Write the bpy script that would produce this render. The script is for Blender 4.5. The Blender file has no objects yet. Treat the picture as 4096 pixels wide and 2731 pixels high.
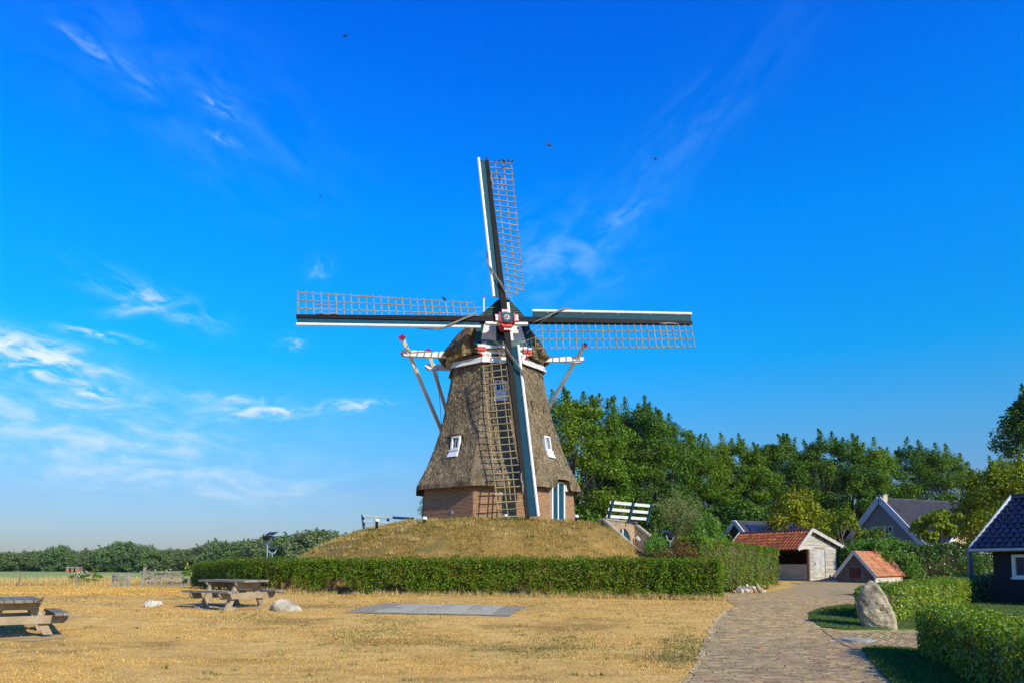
import bpy, bmesh, math, random
import numpy as np
from mathutils import Vector, Matrix
from mathutils.geometry import delaunay_2d_cdt

# ------------------------------------------------------------------ camera, sky, sun, exposure
SC = bpy.context.scene
COL = SC.collection
CAMZ = 1.6
FPX, HOR, PITCH = 3000.0, 2258.0, math.radians(4.0)
PCY = HOR - FPX * math.tan(PITCH)
cam_d = bpy.data.cameras.new('camera')
cam = bpy.data.objects.new('camera', cam_d)
COL.objects.link(cam)
cam.location = (0, 0, CAMZ)
cam.rotation_euler = (math.radians(90) + PITCH, 0, 0)
cam_d.sensor_width = 36.0
cam_d.lens = 36.0 * FPX / 4096.0
cam_d.shift_y = (PCY - 1365.5) / 4096.0
cam_d.clip_start = 0.1
cam_d.clip_end = 9000
SC.camera = cam

SUN_AZ, SUN_EL = math.radians(43), math.radians(31)      # azimuth measured from behind the camera to the right
SUN = Vector((math.sin(SUN_AZ) * math.cos(SUN_EL), -math.cos(SUN_AZ) * math.cos(SUN_EL), math.sin(SUN_EL)))
sun_d = bpy.data.lights.new('sun', 'SUN')
sun_d.energy = 5.0
sun_d.angle = math.radians(0.5)
sun_d.color = (1.0, 0.90, 0.67)
sun = bpy.data.objects.new('sun', sun_d)
COL.objects.link(sun)
sun.rotation_euler = (-SUN).to_track_quat('-Z', 'Y').to_euler()
sun.location = (40, -40, 60)

SC.view_settings.view_transform = 'Standard'
SC.view_settings.look = 'None'
SC.view_settings.exposure = 0.12
SC.view_settings.gamma = 1.0
SC.render.engine = 'CYCLES'
SC.cycles.use_denoising = True
SC.cycles.max_bounces = 4
SC.cycles.diffuse_bounces = 2
SC.cycles.use_adaptive_sampling = True
SC.cycles.adaptive_threshold = 0.02
SC.cycles.glossy_bounces = 2
SC.cycles.transmission_bounces = 3
SC.cycles.transparent_max_bounces = 4
SC.cycles.volume_bounces = 0


def ray(u, v):
    x = (u - 2048.0) / FPX
    up = -(v - PCY) / FPX
    c, s = math.cos(PITCH), math.sin(PITCH)
    return Vector((x, c - s * up, s + c * up))


def U(u, v, y):
    """the point seen at photo pixel (u, v) at distance y in front of the camera"""
    d = ray(u, v)
    t = y / d.y
    return Vector((d.x * t, y, CAMZ + d.z * t))


def build_world():
    w = bpy.data.worlds.new('World')
    SC.world = w
    w.use_nodes = True
    w.cycles.sampling_method = 'MANUAL'
    w.cycles.sample_map_resolution = 256
    nt = w.node_tree
    N, L = nt.nodes, nt.links
    N.clear()
    out = N.new('ShaderNodeOutputWorld')
    bg = N.new('ShaderNodeBackground')
    sky = N.new('ShaderNodeTexSky')
    sky.sky_type = 'NISHITA'
    sky.sun_disc = False
    sky.sun_elevation = SUN_EL
    sky.sun_rotation = math.atan2(SUN.x, SUN.y)
    sky.air_density = 1.0
    sky.dust_density = 0.6
    sky.ozone_density = 2.0
    tc = N.new('ShaderNodeTexCoord')
    sep = N.new('ShaderNodeSeparateXYZ')
    L.new(tc.outputs['Generated'], sep.inputs[0])
    ramp = N.new('ShaderNodeValToRGB')
    L.new(sep.outputs['Z'], ramp.inputs[0])
    e = ramp.color_ramp.elements
    e[0].position = 0.0
    e[0].color = SKY_RAMP[0][1] + (1,)
    e[1].position = 1.0
    e[1].color = SKY_RAMP[-1][1] + (1,)
    for p, c in SKY_RAMP[1:-1]:
        k = e.new(p)
        k.color = c + (1,)
    mul = N.new('ShaderNodeMix')
    mul.data_type = 'RGBA'
    mul.blend_type = 'MULTIPLY'
    mul.inputs[0].default_value = 1.0
    L.new(sky.outputs[0], mul.inputs[6])
    L.new(ramp.outputs[0], mul.inputs[7])
    col = mul.outputs[2]

    def math_node(op, a, b=None):
        m = N.new('ShaderNodeMath')
        m.operation = op
        for i, q in ((0, a), (1, b)):
            if q is None:
                continue
            if isinstance(q, (int, float)):
                m.inputs[i].default_value = q
            else:
                L.new(q, m.inputs[i])
        return m.outputs[0]

    def dot(v):
        m = N.new('ShaderNodeVectorMath')
        m.operation = 'DOT_PRODUCT'
        L.new(tc.outputs['Generated'], m.inputs[0])
        m.inputs[1].default_value = v
        return m.outputs['Value']

    total = None
    for (u, v, su, sv, ang, st, sc) in CLOUDS:
        d = ray(u, v).normalized()
        e1 = d.cross(Vector((0, 0, 1))).normalized()
        e2 = e1.cross(d).normalized()
        a = math.radians(ang)
        f1 = e1 * math.cos(a) + e2 * math.sin(a)
        f2 = -e1 * math.sin(a) + e2 * math.cos(a)
        x, y = dot(f1), dot(f2)
        su, sv = su / FPX, sv / FPX
        cb = N.new('ShaderNodeCombineXYZ')
        L.new(math_node('MULTIPLY', x, sc / su * 1.0), cb.inputs[0])
        L.new(math_node('MULTIPLY', y, sc / max(sv, su / 2.6) * 1.0), cb.inputs[1])
        cb.inputs[2].default_value = u * 0.013 + v * 0.007
        nz = N.new('ShaderNodeTexNoise')
        nz.inputs['Scale'].default_value = 1.0
        nz.inputs['Detail'].default_value = 6
        nz.inputs['Roughness'].default_value = 0.58
        nz.inputs['Distortion'].default_value = 0.5
        L.new(cb.outputs[0], nz.inputs['Vector'])
        mr = N.new('ShaderNodeMapRange')
        mr.interpolation_type = 'SMOOTHSTEP'
        mr.inputs[1].default_value = 0.36
        mr.inputs[2].default_value = 0.78
        L.new(nz.outputs[0], mr.inputs[0])
        q = math_node('ADD', math_node('POWER', math_node('ABSOLUTE', math_node('MULTIPLY', x, 1 / su)), 2.0),
                      math_node('POWER', math_node('ABSOLUTE', math_node('MULTIPLY', y, 1 / sv)), 2.0))
        g = math_node('EXPONENT', math_node('MULTIPLY', q, -1.0))
        front = math_node('GREATER_THAN', dot(d), 0.0)
        c = math_node('MULTIPLY', math_node('MULTIPLY', math_node('MULTIPLY', g, mr.outputs[0]), st), front)
        total = c if total is None else math_node('ADD', total, c)
    total = math_node('MINIMUM', total, 0.92)
    mx = N.new('ShaderNodeMix')
    mx.data_type = 'RGBA'
    L.new(total, mx.inputs[0])
    L.new(col, mx.inputs[6])
    tint = N.new('ShaderNodeMix')                 # thin veils are bluish, dense puffs white
    tint.data_type = 'RGBA'
    tint.inputs[6].default_value = (2.4, 6.4, 7.8, 1)
    tint.inputs[7].default_value = CLOUD_COL + (1,)
    L.new(math_node('MINIMUM', math_node('MULTIPLY', total, 3.2), 1.0), tint.inputs[0])
    L.new(tint.outputs[2], mx.inputs[7])
    L.new(mx.outputs[2], bg.inputs[0])
    bg.inputs[1].default_value = SKY_STRENGTH
    L.new(bg.outputs[0], out.inputs[0])


# sky grading by elevation (sine), deep azure overhead, pale at the horizon
SKY_RAMP = [(0.0, (0.44, 0.46, 0.60)), (0.09, (0.40, 0.58, 0.84)), (0.17, (0.26, 0.76, 1.10)), (0.26, (0.03, 0.92, 1.5)),
            (0.42, (0.001, 0.98, 2.1)), (0.62, (0.001, 0.68, 2.35)), (1.0, (0.001, 0.24, 0.95))]
SKY_STRENGTH = 0.13
CLOUD_COL = (6.1, 6.9, 7.5)
# u, v, half width, half height (photo pixels), tilt, strength, noise detail
CLOUDS = [(440, 240, 150, 28, -22, 0.40, 1.4), (780, 400, 420, 210, -24, 0.09, 2.2), (870, 425, 60, 26, -18, 0.36, 1.0), (885, 550, 50, 18, -16, 0.32, 1.0),
          (620, 1200, 190, 42, -14, 0.75, 1.6), (560, 1225, 120, 26, 18, 0.55, 1.2), (1280, 1075, 34, 45, -40, 0.40, 0.9), (100, 1425, 190, 60, -6, 1.9, 1.6),
          (400, 1340, 110, 14, -4, 1.0, 1.2), (1165, 1368, 48, 26, 0, 0.55, 0.9), (1060, 1645, 190, 24, 6, 1.3, 1.6), (370, 1568, 60, 22, -5, 1.1, 0.9), (960, 1590, 140, 24, 2, 0.7, 1.4),
          (1410, 1620, 140, 24, 5, 0.85, 1.5), (200, 1660, 700, 170, -3, 0.60, 2.6), (450, 1850, 900, 120, -3, 0.62, 3.0),
          (2250, 1030, 280, 150, 14, 0.22, 2.0), (2700, 600, 520, 120, 40, 0.07, 3.0), (2520, 850, 110, 28, 28, 0.26, 1.2)]
build_world()


# ------------------------------------------------------------------ helpers: materials
def new_mat(name):
    m = bpy.data.materials.new(name)
    m.use_nodes = True
    nt = m.node_tree
    b = nt.nodes['Principled BSDF']
    return m, nt.nodes, nt.links, b


def mat(name, c1, c2=None, scale=4.0, stretch=(1, 1, 1), rough=0.8, bump=0.0, bscale=None, island=0.0, objrand=0.0,
        spec=0.3, detail=5, c3=None, c3scale=0.6, c3lo=0.5, c3hi=0.7, metal=0.0, trans=0.0, coat=0.0, hue=0.0, lo=0.35, hi=0.65):
    """procedural surface: two tones by stretched noise, a third in patches, a per-piece shift of value, fine relief"""
    m, N, L, b = new_mat(name)
    c2 = c2 or c1
    geo = N.new('ShaderNodeNewGeometry')
    mp = N.new('ShaderNodeMapping')
    mp.inputs['Scale'].default_value = stretch
    L.new(geo.outputs['Position'], mp.inputs[0])
    nz = N.new('ShaderNodeTexNoise')
    nz.inputs['Scale'].default_value = scale
    nz.inputs['Detail'].default_value = detail
    nz.inputs['Roughness'].default_value = 0.65
    L.new(mp.outputs[0], nz.inputs['Vector'])
    mr = N.new('ShaderNodeMapRange')
    mr.inputs[1].default_value, mr.inputs[2].default_value = lo, hi
    L.new(nz.outputs[0], mr.inputs[0])
    mx = N.new('ShaderNodeMix')
    mx.data_type = 'RGBA'
    mx.inputs[6].default_value = tuple(c1) + (1,)
    mx.inputs[7].default_value = tuple(c2) + (1,)
    L.new(mr.outputs[0], mx.inputs[0])
    col = mx.outputs[2]
    if c3 is not None:
        n3 = N.new('ShaderNodeTexNoise')
        n3.inputs['Scale'].default_value = c3scale
        n3.inputs['Detail'].default_value = 4
        n3.inputs['Roughness'].default_value = 0.6
        L.new(mp.outputs[0], n3.inputs['Vector'])
        r3 = N.new('ShaderNodeMapRange')
        r3.interpolation_type = 'SMOOTHSTEP'
        r3.inputs[1].default_value, r3.inputs[2].default_value = c3lo, c3hi
        L.new(n3.outputs[0], r3.inputs[0])
        m3 = N.new('ShaderNodeMix')
        m3.data_type = 'RGBA'
        m3.inputs[7].default_value = tuple(c3) + (1,)
        L.new(r3.outputs[0], m3.inputs[0])
        L.new(col, m3.inputs[6])
        col = m3.outputs[2]
    if island or objrand:
        if island:
            src = geo.outputs['Random Per Island']
            amt = island
        else:
            oi = N.new('ShaderNodeObjectInfo')
            src = oi.outputs['Random']
            amt = objrand
        h = N.new('ShaderNodeHueSaturation')
        v = N.new('ShaderNodeMapRange')
        v.inputs[3].default_value, v.inputs[4].default_value = 1 - amt, 1 + amt
        L.new(src, v.inputs[0])
        L.new(v.outputs[0], h.inputs['Value'])
        if hue:
            fr = N.new('ShaderNodeMath')
            fr.operation = 'MULTIPLY'
            fr.inputs[1].default_value = 7.31
            L.new(src, fr.inputs[0])
            fr2 = N.new('ShaderNodeMath')
            fr2.operation = 'FRACT'
            L.new(fr.outputs[0], fr2.inputs[0])
            hv = N.new('ShaderNodeMapRange')
            hv.inputs[3].default_value, hv.inputs[4].default_value = 0.5 - hue, 0.5 + hue
            L.new(fr2.outputs[0], hv.inputs[0])
            L.new(hv.outputs[0], h.inputs['Hue'])
        L.new(col, h.inputs['Color'])
        col = h.outputs[0]
    L.new(col, b.inputs['Base Color'])
    b.inputs['Roughness'].default_value = rough
    b.inputs['Specular IOR Level'].default_value = spec
    b.inputs['Metallic'].default_value = metal
    b.inputs['Coat Weight'].default_value = coat
    if bump:
        bn = N.new('ShaderNodeTexNoise')
        bn.inputs['Scale'].default_value = bscale or scale * 2.5
        bn.inputs['Detail'].default_value = 5
        L.new(mp.outputs[0], bn.inputs['Vector'])
        bp = N.new('ShaderNodeBump')
        bp.inputs['Strength'].default_value = 1.0
        bp.inputs['Distance'].default_value = bump
        L.new(bn.outputs[0], bp.inputs['Height'])
        L.new(bp.outputs[0], b.inputs['Normal'])
    if trans:
        t = N.new('ShaderNodeBsdfTranslucent')
        L.new(col, t.inputs[0])
        ms = N.new('ShaderNodeMixShader')
        ms.inputs[0].default_value = trans
        L.new(b.outputs[0], ms.inputs[1])
        L.new(t.outputs[0], ms.inputs[2])
        L.new(ms.outputs[0], N['Material Output'].inputs[0])
    return m


def leaf_mat(name, c1, c2, dead=None, deadp=0.06, trans=0.28, rough=0.5, var=0.35, patch=None, pscale=0.5, spec=0.14):
    """leaf colours: each leaf its own tone between two greens, a few dead leaves, broad patches of a third tone"""
    m, N, L, b = new_mat(name)
    geo = N.new('ShaderNodeNewGeometry')
    rp = N.new('ShaderNodeValToRGB')
    L.new(geo.outputs['Random Per Island'], rp.inputs[0])
    e = rp.color_ramp.elements
    e[0].color = tuple(x * (1 - var) for x in c1) + (1,)
    e[1].color = tuple(x * (1 + var) for x in c2) + (1,)
    k = e.new(0.5)
    k.color = tuple((x + y) / 2 for x, y in zip(c1, c2)) + (1,)
    col = rp.outputs[0]
    if patch is not None:
        nz = N.new('ShaderNodeTexNoise')
        nz.inputs['Scale'].default_value = pscale
        nz.inputs['Detail'].default_value = 3
        L.new(geo.outputs['Position'], nz.inputs['Vector'])
        mr = N.new('ShaderNodeMapRange')
        mr.inputs[1].default_value, mr.inputs[2].default_value = 0.42, 0.62
        L.new(nz.outputs[0], mr.inputs[0])
        mx = N.new('ShaderNodeMix')
        mx.data_type = 'RGBA'
        mx.inputs[7].default_value = tuple(patch) + (1,)
        mm = N.new('ShaderNodeMath')
        mm.operation = 'MULTIPLY'
        mm.inputs[1].default_value = 0.6
        L.new(mr.outputs[0], mm.inputs[0])
        L.new(mm.outputs[0], mx.inputs[0])
        L.new(col, mx.inputs[6])
        col = mx.outputs[2]
    if dead is not None:
        f = N.new('ShaderNodeMath')
        f.operation = 'MULTIPLY'
        f.inputs[1].default_value = 17.77
        L.new(geo.outputs['Random Per Island'], f.inputs[0])
        f2 = N.new('ShaderNodeMath')
        f2.operation = 'FRACT'
        L.new(f.outputs[0], f2.inputs[0])
        g = N.new('ShaderNodeMath')
        g.operation = 'LESS_THAN'
        g.inputs[1].default_value = deadp
        L.new(f2.outputs[0], g.inputs[0])
        mx = N.new('ShaderNodeMix')
        mx.data_type = 'RGBA'
        mx.inputs[7].default_value = tuple(dead) + (1,)
        L.new(g.outputs[0], mx.inputs[0])
        L.new(col, mx.inputs[6])
        col = mx.outputs[2]
    L.new(col, b.inputs['Base Color'])
    b.inputs['Roughness'].default_value = rough
    b.inputs['Specular IOR Level'].default_value = spec
    t = N.new('ShaderNodeBsdfTranslucent')
    L.new(col, t.inputs[0])
    ms = N.new('ShaderNodeMixShader')
    ms.inputs[0].default_value = trans
    L.new(b.outputs[0], ms.inputs[1])
    L.new(t.outputs[0], ms.inputs[2])
    L.new(ms.outputs[0], N['Material Output'].inputs[0])
    return m


def glass_mat(name, c=(0.03, 0.05, 0.08)):
    m, N, L, b = new_mat(name)
    b.inputs['Base Color'].default_value = c + (1,)
    b.inputs['Roughness'].default_value = 0.06
    b.inputs['Specular IOR Level'].default_value = 0.8
    return m


# ------------------------------------------------------------------ helpers: objects and meshes
def origin_of(o):
    p = Vector((0, 0, 0))
    while o is not None:
        p += o.location
        o = o.parent
    return p


def tag(o, label=None, cat=None, group=None, kind=None):
    if label:
        o['label'] = label
    if cat:
        o['category'] = cat
    if group:
        o['group'] = group
    if kind:
        o['kind'] = kind
    return o


def empty(name, loc, label, cat, group=None):
    o = bpy.data.objects.new(name, None)
    o.empty_display_size = 0.2
    COL.objects.link(o)
    o.location = loc
    return tag(o, label, cat, group)


def link(name, me, m=None, parent=None, loc=None):
    o = bpy.data.objects.new(name, me)
    COL.objects.link(o)
    if m is not None and not me.materials:
        me.materials.append(m)
    if parent is not None:
        o.parent = parent
    if loc is not None:
        o.location = loc
    return o


def copy_tree(o, parent=None):
    c = o.copy()
    COL.objects.link(c)
    c.parent = parent
    for ch in list(o.children):
        copy_tree(ch, c)
    return c


def np_mesh(name, V, F, smooth=False):
    V = np.asarray(V, dtype=np.float32)
    F = np.asarray(F, dtype=np.int32)
    me = bpy.data.meshes.new(name)
    me.vertices.add(len(V))
    me.vertices.foreach_set('co', V.ravel())
    me.loops.add(F.size)
    me.loops.foreach_set('vertex_index', F.ravel())
    me.polygons.add(len(F))
    me.polygons.foreach_set('loop_start', np.arange(len(F), dtype=np.int32) * F.shape[1])
    me.update(calc_edges=True)
    if smooth:
        me.polygons.foreach_set('use_smooth', np.ones(len(F), dtype=bool))
    return me


class Fr:
    """a local frame: origin and three axes"""
    def __init__(s, o, x, y, z):
        s.o, s.x, s.y, s.z = Vector(o), Vector(x).normalized(), Vector(y).normalized(), Vector(z).normalized()

    def p(s, a, b, c=0.0):
        return s.o + s.x * a + s.y * b + s.z * c

    def m(s):
        m = Matrix((s.x, s.y, s.z)).transposed().to_4x4()
        m.translation = s.o
        return m


W0 = Fr((0, 0, 0), (1, 0, 0), (0, 1, 0), (0, 0, 1))


class MB:
    def __init__(s):
        s.v, s.f = [], []

    def add(s, vs, fs):
        n = len(s.v)
        s.v += [Vector(v) for v in vs]
        s.f += [tuple(i + n for i in f) for f in fs]
        return s

    def box(s, a0, a1, b0, b1, c0, c1, fr=W0):
        P = [fr.p(a, b, c) for c in (c0, c1) for b in (b0, b1) for a in (a0, a1)]
        return s.add(P, [(0, 2, 3, 1), (4, 5, 7, 6), (0, 1, 5, 4), (2, 6, 7, 3), (0, 4, 6, 2), (1, 3, 7, 5)])

    def beam(s, p0, p1, w, t, up=(0, 0, 1), w1=None, t1=None):
        p0, p1 = Vector(p0), Vector(p1)
        ax = (p1 - p0).normalized()
        sd = ax.cross(Vector(up))
        if sd.length < 1e-4:
            sd = ax.cross(Vector((0, 1, 0)))
        sd.normalize()
        u = sd.cross(ax).normalized()
        w1, t1 = w1 or w, t1 or t
        P = []
        for p, a, b in ((p0, w, t), (p1, w1, t1)):
            for i, j in ((-1, -1), (1, -1), (1, 1), (-1, 1)):
                P.append(p + sd * (i * a / 2) + u * (j * b / 2))
        return s.add(P, [(3, 2, 1, 0), (4, 5, 6, 7), (0, 1, 5, 4), (1, 2, 6, 5), (2, 3, 7, 6), (3, 0, 4, 7)])

    def prism(s, poly, fr, c0, c1):
        n = len(poly)
        P = [fr.p(a, b, c0) for a, b in poly] + [fr.p(a, b, c1) for a, b in poly]
        F = [tuple(range(n - 1, -1, -1)), tuple(range(n, 2 * n))]
        F += [(i, (i + 1) % n, n + (i + 1) % n, n + i) for i in range(n)]
        return s.add(P, F)

    def tube(s, pts, rad, n=8, cap=True):
        pts = [Vector(p) for p in pts]
        if not isinstance(rad, (list, tuple)):
            rad = [rad] * len(pts)
        base = len(s.v)
        ref = Vector((0.31, 0.17, 0.93))
        for i, p in enumerate(pts):
            d = (pts[min(i + 1, len(pts) - 1)] - pts[max(i - 1, 0)]).normalized()
            a = d.cross(ref)
            if a.length < 1e-3:
                a = d.cross(Vector((1, 0, 0)))
            a.normalize()
            b = d.cross(a)
            for k in range(n):
                t = 2 * math.pi * k / n
                s.v.append(p + (a * math.cos(t) + b * math.sin(t)) * rad[i])
        for i in range(len(pts) - 1):
            for k in range(n):
                q = base + i * n
                s.f.append((q + k, q + (k + 1) % n, q + n + (k + 1) % n, q + n + k))
        if cap:
            s.f.append(tuple(base + k for k in range(n)))
            q = base + (len(pts) - 1) * n
            s.f.append(tuple(q + n - 1 - k for k in range(n)))
        return s

    def mesh(s, name, off=None, smooth=False):
        me = bpy.data.meshes.new(name)
        off = off or Vector((0, 0, 0))
        me.from_pydata([tuple(v - off) for v in s.v], [], s.f)
        me.update()
        bm = bmesh.new()
        bm.from_mesh(me)
        bmesh.ops.recalc_face_normals(bm, faces=bm.faces)
        bm.to_mesh(me)
        bm.free()
        if smooth:
            me.polygons.foreach_set('use_smooth', [True] * len(me.polygons))
        return me

    def build(s, name, m, parent=None, local=False, smooth=False, kind=None, loc=None, bevel=0.0):
        """local: vertices are already in the parent's coordinates; loc: origin of a top-level mesh"""
        off = None
        if not local:
            off = origin_of(parent) if parent is not None else loc
        o = link(name, s.mesh(name, off, smooth), m, parent, loc if parent is None else None)
        if bevel:
            bv = o.modifiers.new('bevel', 'BEVEL')
            bv.width = bevel
            bv.segments = 2
            bv.limit_method = 'ANGLE'
        if kind:
            o['kind'] = kind
        return o


def leaf_cards(P, Nn, size, aspect=0.55, rng=None, fold=0.25, droop=None):
    """many rhombic folded leaves; returns vertices and triangles"""
    n = len(P)
    size = np.broadcast_to(size, (n,))[:, None]
    Nn = Nn / (np.linalg.norm(Nn, axis=1, keepdims=True) + 1e-9)
    r = rng.normal(size=(n, 3))
    if droop is not None:
        r = r * 0.45 + np.asarray(droop)
    D = r - Nn * np.sum(r * Nn, axis=1, keepdims=True)
    D /= np.linalg.norm(D, axis=1, keepdims=True) + 1e-9
    S = np.cross(Nn, D)
    base = P - D * size * 0.5
    tip = P + D * size * 0.5
    lf = P + S * size * aspect * 0.5 + Nn * size * fold * 0.4
    rt = P - S * size * aspect * 0.5 + Nn * size * fold * 0.4
    V = np.stack([base, rt, tip, lf], axis=1).reshape(-1, 3)
    i = np.arange(n)[:, None] * 4
    F = np.concatenate([i + np.array([[0, 1, 2]]), i + np.array([[0, 2, 3]])], axis=1).reshape(-1, 3)
    return V, F


def blade_mesh(P, h, w, rng, lean=0.5, bend=None):
    """grass blades: one thin triangle each, leaning at random"""
    n = len(P)
    h = np.broadcast_to(h, (n,))
    a = rng.uniform(0, 2 * np.pi, n)
    l = rng.uniform(0, lean, n) * h
    b = rng.uniform(0, 2 * np.pi, n)
    wv = np.stack([np.cos(a), np.sin(a), np.zeros(n)], 1) * (np.broadcast_to(w, (n,))[:, None] / 2)
    tip = P + np.stack([np.cos(b) * l, np.sin(b) * l, np.sqrt(np.maximum(h * h - l * l, 1e-6))], 1)
    V = np.stack([P - wv, P + wv, tip], 1).reshape(-1, 3)
    F = np.arange(3 * n).reshape(-1, 3)
    return V, F


def value_noise(x, y, s, seed=0):
    """cheap smooth noise in -1..1 (sum of sines), for terrain and outlines"""
    r = random.Random(seed)
    t = 0
    for k in range(6):
        a = r.uniform(0, 6.28)
        fr = s * r.uniform(0.6, 1.8)
        ph = r.uniform(0, 6.28)
        t = t + np.sin((x * math.cos(a) + y * math.sin(a)) * fr + ph)
    return t / 3.4


def pip(px, py, poly):
    """points in polygon, vectorised"""
    px, py = np.asarray(px, float), np.asarray(py, float)
    ins = np.zeros(px.shape, bool)
    n = len(poly)
    for i in range(n):
        x0, y0 = poly[i][0], poly[i][1]
        x1, y1 = poly[(i + 1) % n][0], poly[(i + 1) % n][1]
        c = ((y0 > py) != (y1 > py)) & (px < (x1 - x0) * (py - y0) / (y1 - y0 + 1e-12) + x0)
        ins ^= c
    return ins


# ------------------------------------------------------------------ terrain
def S(a, b, x):
    t = np.clip((np.asarray(x, float) - a) / (b - a), 0, 1)
    return t * t * (3 - 2 * t)


def g(x, y):
    """height of the ground"""
    x, y = np.asarray(x, float), np.asarray(y, float)
    lc = 0.05 + 0.37 * S(14, 22.5, y) + 0.05 * S(22, 30, y)
    rc = 0.05 + 0.12 * S(10, 17, y) + 0.05 * S(17, 28, y) + 0.43 * S(28, 45, y)
    w = S(7.5, 13, x)
    z = lc * (1 - w) + rc * w
    z = z - 0.62 * S(30, 62, y) * (1 - S(-14, 0, x))
    z = z - 0.75 * S(72, 300, y) * (1 - S(0, 60, x))
    return z + 0.02 * value_noise(x, y, 0.5, 3) * S(3, 12, y) * (1 - S(60, 120, y))


def gz(x, y):
    return float(g(x, y))


def G(u, v):
    """the point of the ground seen at a photo pixel"""
    d = ray(u, v)
    y = 3.0
    while y < 900:
        t = y / d.y
        if CAMZ + d.z * t <= gz(d.x * t, y):
            break
        y *= 1.004
    t = y / d.y
    return Vector((d.x * t, y, gz(d.x * t, y)))


MC = Vector((-0.85, 40.2, 0.0))         # axis of the mill
MTOP = 3.93
AE = math.radians(57)                    # the cellar entrance looks this far to the right of the camera direction
AD = Vector((math.cos(AE), math.sin(AE), 0))      # along its wall
AN = Vector((math.sin(AE), -math.cos(AE), 0))     # out of its wall
AO = Vector((5.45, 36.6, 0))             # middle of its wall


def mound(x, y):
    x, y = np.asarray(x, float), np.asarray(y, float)
    dx, dy = x - MC.x, y - MC.y
    r = np.hypot(dx, dy)
    a = np.arctan2(dx, -dy)
    rb = 13.4 - 1.9 * np.cos(a) - 0.5 * np.sin(a) + 0.5 * np.sin(2 * a + 0.7)
    t = r / rb
    h = np.interp(t, [0, .30, .42, .55, .68, .776, .9, 1.0, 1.2], [1, .995, .955, .84, .65, .45, .19, 0.0, -0.25])
    base = g(x, y)
    z = base + (MTOP - base) * h
    z = z + (0.07 * value_noise(x, y, 0.8, 5) + 0.05 * value_noise(x, y, 2.1, 15)) * np.clip(t * 1.6 - 0.5, 0, 1) + 0.02 * value_noise(x, y, 4.0, 6)
    p = (x - AO.x) * AN.x + (y - AO.y) * AN.y
    q = (x - AO.x) * AD.x + (y - AO.y) * AD.y
    z = z + 0.5 * np.exp(-((p - 0.2) / 1.5) ** 2) * np.exp(-((q + 2.5) / 0.9) ** 2)
    cut = (p > -0.05) & (q > -1.88) & (q < 1.40) & (p < 9)
    return np.where(cut, np.minimum(z, base + 0.02), z)


GRASS_DRY = mat('dry_lawn', (0.53, 0.305, 0.078), (0.74, 0.475, 0.145), scale=2.6, stretch=(0.6, 1, 1), rough=0.95, bump=0.03,
                bscale=22, spec=0.1, c3=(0.36, 0.215, 0.06), c3scale=0.45, c3lo=0.50, c3hi=0.66, detail=11)
PAVE = mat('sandy_joints', (0.35, 0.25, 0.12), (0.47, 0.35, 0.18), scale=7, rough=0.95, bump=0.02, spec=0.1,
           c3=(0.22, 0.21, 0.10), c3scale=0.5, c3lo=0.5, c3hi=0.75)
LAWN = mat('green_turf', (0.055, 0.10, 0.018), (0.10, 0.15, 0.03), scale=6, rough=0.95, bump=0.02, spec=0.1,
           c3=(0.20, 0.17, 0.06), c3scale=0.7, c3lo=0.5, c3hi=0.75)
MOUNDM = mat('dry_mound_turf', (0.23, 0.135, 0.035), (0.37, 0.235, 0.065), scale=3.2, rough=0.95, bump=0.05, bscale=9, spec=0.1,
             c3=(0.17, 0.14, 0.045), c3scale=0.8, c3lo=0.5, c3hi=0.7, detail=9)
FIELD = mat('crop_field', (0.24, 0.31, 0.08), (0.34, 0.39, 0.12), scale=0.25, stretch=(0.4, 1, 1), rough=0.95, bump=0.05,
            bscale=1.2, spec=0.1)
SOIL = mat('bare_soil', (0.38, 0.26, 0.115), (0.50, 0.35, 0.165), scale=5, rough=0.95, bump=0.01, spec=0.1)
BLADE_DRY = leaf_mat('dry_blades', (0.58, 0.345, 0.085), (0.76, 0.49, 0.145), trans=0.2, rough=0.8, var=0.2, patch=(0.42, 0.255, 0.07), pscale=0.55)
BLADE_GREEN = leaf_mat('green_blades', (0.10, 0.135, 0.025), (0.17, 0.19, 0.045), dead=(0.45, 0.31, 0.12), deadp=0.25, trans=0.25, rough=0.7)
BLADE_LAWN = leaf_mat('lawn_blades', (0.06, 0.13, 0.02), (0.10, 0.18, 0.03), dead=(0.30, 0.26, 0.09), deadp=0.12, trans=0.25, rough=0.7, var=0.2)
BLADE_TALL = leaf_mat('straw_blades', (0.50, 0.34, 0.11), (0.70, 0.52, 0.20), trans=0.25, rough=0.8, var=0.15)
BLADE_MOUND = leaf_mat('mound_blades', (0.27, 0.165, 0.038), (0.50, 0.325, 0.085), dead=(0.13, 0.16, 0.02), deadp=0.28, trans=0.15, rough=0.8, var=0.25)


def grid_sheet(name, xs, ys, fn, m, kind='structure', smooth=True):
    X, Y = np.meshgrid(xs, ys)
    V = np.stack([X, Y, fn(X, Y)], -1).reshape(-1, 3)
    nx, ny = len(xs), len(ys)
    i, j = np.meshgrid(np.arange(nx - 1), np.arange(ny - 1))
    a = (j * nx + i).ravel()
    F = np.stack([a, a + 1, a + nx + 1, a + nx], 1)
    o = link(name, np_mesh(name, V, F, smooth), m)
    if kind:
        o['kind'] = kind
    return o


def warp(lo, hi, n, c, k):
    t = np.linspace(-1, 1, n)
    q = np.sinh(k * t) / math.sinh(k)
    return np.where(q < 0, c + q * (c - lo), c + q * (hi - c))


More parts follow.
